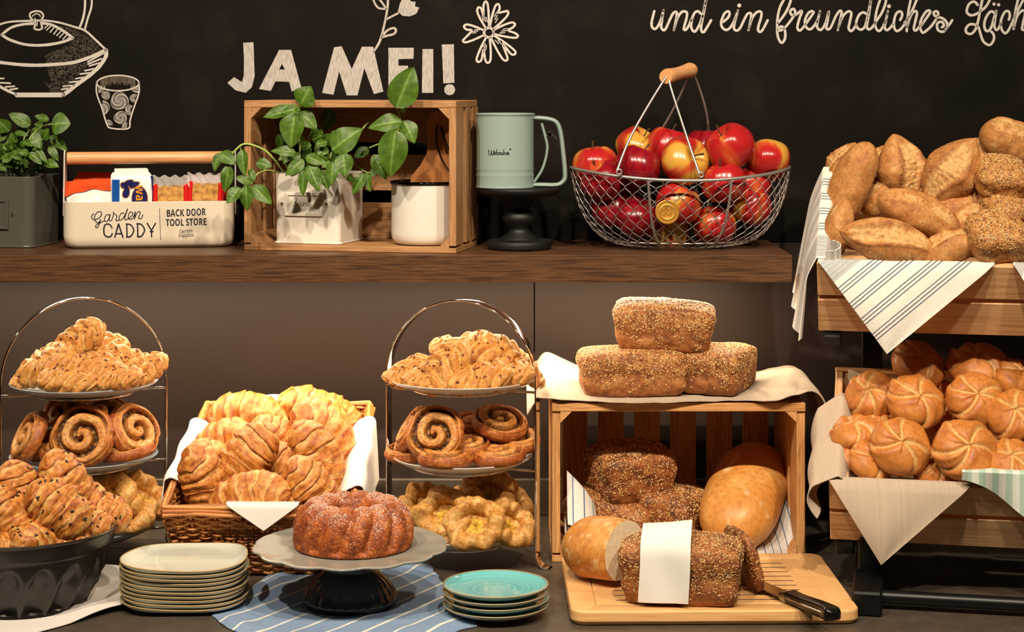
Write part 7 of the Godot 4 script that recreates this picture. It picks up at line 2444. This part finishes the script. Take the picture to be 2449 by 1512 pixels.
func rolls_lower(P: Vector3, up: Vector3, bk: Vector3, X: Vector3, B: Basis) -> void:
	var ks := [kaiser_geo(0.4), kaiser_geo(1.7), kaiser_geo(2.9)].map(func(g): return g.mesh())
	var gp := "kaiser rolls in the lower bread tray"
	for e in [
		[2194, 874, 0.014, 0, 40, 0, -20, 0.84, "kaiser roll in the shade at the back left of the lower tray"],
		[2338, 880, 0.016, 1, 30, 0, 10, 0.92, "kaiser roll in the shade at the back middle of the lower tray"],
		[2084, 948, 0.012, 2, 45, -20, 34, 0.78, "kaiser roll leaning on the linen at the lower tray's left"],
		[2188, 964, 0.026, 0, 52, 10, -14, 0.86, "kaiser roll left of the middle in the lower tray's middle row"],
		[2332, 958, 0.030, 1, 55, 40, 0, 0.85, "kaiser roll with a neat star in the lower tray's middle row"],
		[2432, 1000, 0.022, 2, 45, 0, 20, 0.86, "kaiser roll at the right edge of the lower tray's middle row"],
		[2152, 1070, 0.024, 1, 58, 0, 0, 0.86, "kaiser roll with a star facing forward at the lower tray's front left"],
		[2308, 1080, 0.024, 0, 58, 60, -6, 0.93, "pale lit kaiser roll at the lower tray's front middle"],
		[2420, 1110, 0.012, 2, 40, 20, 14, 0.76, "kaiser roll at the lower tray's front right"],
		[2048, 1040, 0.008, 1, 20, -30, 14, 0.74, "kaiser roll seen from the side at the lower tray's left"],
		[2098, 1010, -0.014, 2, 25, 0, 0, 0.66, "kaiser roll peeking out between its neighbours at the left"],
		[2036, 1092, -0.012, 0, 25, 0, 10, 0.68, "kaiser roll low beside the linen at the left"],
		[2080, 1108, 0.002, 1, 40, 0, -30, 0.66, "kaiser roll low at the front left corner"],
		[2236, 1128, -0.014, 2, 30, 0, 0, 0.66, "kaiser roll low between the two front rolls"],
		[2432, 912, 0.010, 0, 30, 0, -20, 0.78, "kaiser roll at the back right of the lower tray"],
		[2260, 920, -0.030, 2, 30, 0, 0, 0.8, "kaiser roll deep behind the middle row"],
		[2262, 1010, -0.030, 0, 30, 0, 0, 0.8, "kaiser roll deep in the middle of the lower tray"]]:
		var o := thing("kaiser_roll", e[8], "bread roll", ray_to(e[0], e[1], P + up * e[2], up), gp)
		o.basis = turned(e[4], e[5], e[6], Vector3.ONE * e[7])
		o.basis = turned(e[4], 0, e[6], Vector3.ONE * e[7] * 0.97) * Basis(Vector3.UP, deg_to_rad(e[5]))
		part(o, "crust", ks[e[3]], M.bread)

# a pointed cloth corner hanging over a rim: from L to R along the rim, down to T
func hanging(L: Vector3, R: Vector3, T: Vector3, inside: Vector3, n := 40) -> Geo:
	var g := sheet(n, n, func(u, w):
		var rim := L.lerp(R, u)
		if w < 0.25:
			var t: float = 1.0 - w / 0.25
			return rim + inside * t - Vector3(0, 0.02 * t * t, 0)
		var s: float = (w - 0.25) / 0.75
		var p := rim.lerp(T, s)
		p.z += 0.010 * sin(s * PI) * (0.5 + 0.5 * sin(u * 5.0)) + 0.004 * smoothstep(0.0, 0.1, s)
		return p, 0.0012)
	for k in g.v.size():
		# how far along from the edge R - T towards L
		var p := g.v[k]
		var nrm := (R - L).cross(T - L)
		var wl := (T - R).cross(p - R).dot(-nrm) / nrm.length_squared()
		var wt := (R - L).cross(p - L).dot(nrm) / nrm.length_squared()
		g.t[k] = Vector2(1.0 - absf(wl), wt * 0.8)
	return g

func cloths(P1: Vector3, P2: Vector3, up: Vector3, bk: Vector3, X: Vector3) -> void:
	var grp := []
	for k in 4:
		for j in 3:
			grp.append([0.30 + k * 0.165 + j * 0.030, 0.0048])
	for k in 22:
		grp.append([0.02 + k * 0.010, 0.0022])
	var tea := striped(Color(0.93, 0.91, 0.87), Color(0.36, 0.39, 0.47), grp, 1024)
	var f := X.cross(Vector3.UP).normalized()
	if f.z < 0:
		f = -f
	# upper tray: front corner
	var L := P1 + X * 0.002 + up * 0.004 + f * 0.004
	var R := ray_to(2378, 632, P1 + f * 0.004, f) + up * 0.002
	R = L + X * (R - L).dot(X)
	var T := ray_to(2120, 846, P1 + f * 0.022, f)
	single("tea_towel", hanging(L, R, T, bk * 0.03, 44), tea, "white tea towel corner with dark stripes over the upper tray's front", "towel", Vector3.ZERO, "tea towels lining the upper tray")
	# left side: over the rim and hanging outside
	var side := sheet(40, 44, func(u, w):
		var rim := P1 + bk * lerpf(0.005, 0.262, u)
		if w < 0.25:
			var t: float = 1.0 - w / 0.25
			return rim + X * (0.010 + 0.020 * t) + up * (0.006 - 0.055 * t * t)
		var s: float = (w - 0.25) / 0.75
		var drop: float = lerpf(0.115, 0.190, u) * s
		var outw: float = 0.012 * sin(minf(1.0, s * 3.0) * PI / 2) + lerpf(0.014, 0.034, u) * s
		return rim - X * outw + up * 0.006 * (1.0 - s) - Vector3(0, drop, 0) + Bk_of(X) * 0.012 * sin(u * 9.0 + s * 3.0) * s + X * 0.006 * sin(u * 16.0) * s, 0.0012)
	single("tea_towel", side, tea, "striped tea towel hanging over the upper tray's left side", "towel", Vector3.ZERO, "tea towels lining the upper tray")
	# folded corner at the front left
	single("tea_towel", sheet(24, 16, func(u, w):
		var a: float = u * PI * 1.1
		return P1 + X * (0.018 + 0.016 * sin(a)) + bk * (0.014 + 0.014 * cos(a)) + up * lerpf(-0.01, 0.022, w), 0.0014), tea, "rolled tea towel corner at the upper tray's front left", "towel", Vector3.ZERO, "tea towels lining the upper tray")
	# back lining
	single("tea_towel", sheet(40, 20, func(u, w):
		return P1 + X * lerpf(0.012, 0.385, u) + bk * (0.250 - 0.004 * sin(u * 7.0)) + up * (lerpf(-0.07, 0.008, w) + 0.003 * sin(u * 11.0) * w), 0.0012), M.napkin, "white tea towel standing along the upper tray's back", "towel", Vector3.ZERO, "tea towels lining the upper tray")
	single("tea_towel", hanging(ray_to(2424, 634, P1 + f * 0.006, f), ray_to(2560, 634, P1 + f * 0.006, f), ray_to(2500, 770, P1 + f * 0.02, f), bk * 0.03, 20), tea, "towel edge at the upper tray's right, cut by the frame", "towel", Vector3.ZERO, "tea towels lining the upper tray")
	# lower tray: linen
	L = P2 + X * 0.0 + up * 0.004 + f * 0.004
	R = ray_to(2322, 1160, P2 + f * 0.004, f)
	R = L + X * (R - L).dot(X)
	T = ray_to(2106, 1350, P2 + f * 0.024, f)
	single("linen_cloth", hanging(L, R, T, bk * 0.03, 40), M.linen, "beige linen corner hanging over the lower tray's front", "cloth", Vector3.ZERO, "linen lining the lower tray")
	single("linen_cloth", sheet(40, 40, func(u, w):
		var rim := P2 + bk * lerpf(-0.003, 0.185, u)
		if w < 0.3:
			var t: float = 1.0 - w / 0.3
			return rim + X * (0.012 + 0.022 * t) + up * (0.012 - 0.05 * t * t)
		var s: float = (w - 0.3) / 0.7
		var bul: float = sin(s * PI) * 0.018 + 0.010 * s
		return rim + X * (0.012 - minf(1.0, s * 4.0) * 0.018 - bul) + up * 0.012 * (1.0 - s) - Vector3(0, s * lerpf(0.050, 0.085, u), 0) + X * 0.004 * sin(u * 12.0) * s, 0.0012), M.linen, "beige linen bulging over the lower tray's left side", "cloth", Vector3.ZERO, "linen lining the lower tray")
	single("linen_cloth", sheet(40, 16, func(u, w):
		var a: float = u * 5.2
		return P2 + X * (0.020 + 0.060 * u + 0.014 * sin(a)) + bk * (0.232 - 0.05 * absf(sin(a * 0.5)) * (1.0 - u)) + up * (lerpf(-0.03, 0.020, w) + 0.006 * sin(a) * w), 0.0013), M.linen, "folded beige linen standing in the lower tray's back left corner", "cloth", Vector3.ZERO, "linen lining the lower tray")
	single("linen_cloth", sheet(40, 16, func(u, w):
		return P2 + X * lerpf(0.09, 0.385, u) + bk * 0.250 + up * (lerpf(-0.06, 0.008, w) + 0.003 * sin(u * 9.0) * w), 0.0012), M.linen, "beige linen along the lower tray's back edge", "cloth", Vector3.ZERO, "linen lining the lower tray")
	# green striped cloth at the right
	var gs := striped(Color(0.90, 0.92, 0.88), Color(0.72, 0.83, 0.76), range(5).map(func(k): return [0.1 + k * 0.2, 0.05]))
	L = ray_to(2300, 1146, P2 + f * 0.008, f)
	R = ray_to(2560, 1150, P2 + f * 0.008, f)
	var gsheet := sheet(50, 20, func(u, w):
		var p := L.lerp(R, u)
		if w < 0.25:
			var t: float = 1.0 - w / 0.25
			return p + bk * 0.035 * t + up * (0.014 - 0.02 * t)
		var s: float = (w - 0.25) / 0.75
		return p + up * 0.014 * (1.0 - s) + Vector3(0, -0.068 * s * smoothstep(0.0, 0.9, u), 0) + f * (0.004 + 0.006 * sin(u * 14.0) * s), 0.0012, Vector2(1.6, 1.0))
	single("checked_cloth", gsheet, gs, "white cloth with pale green stripes over the lower tray's right front", "cloth")

func Bk_of(X: Vector3) -> Vector3:
	return Vector3(X.z, 0, -X.x)
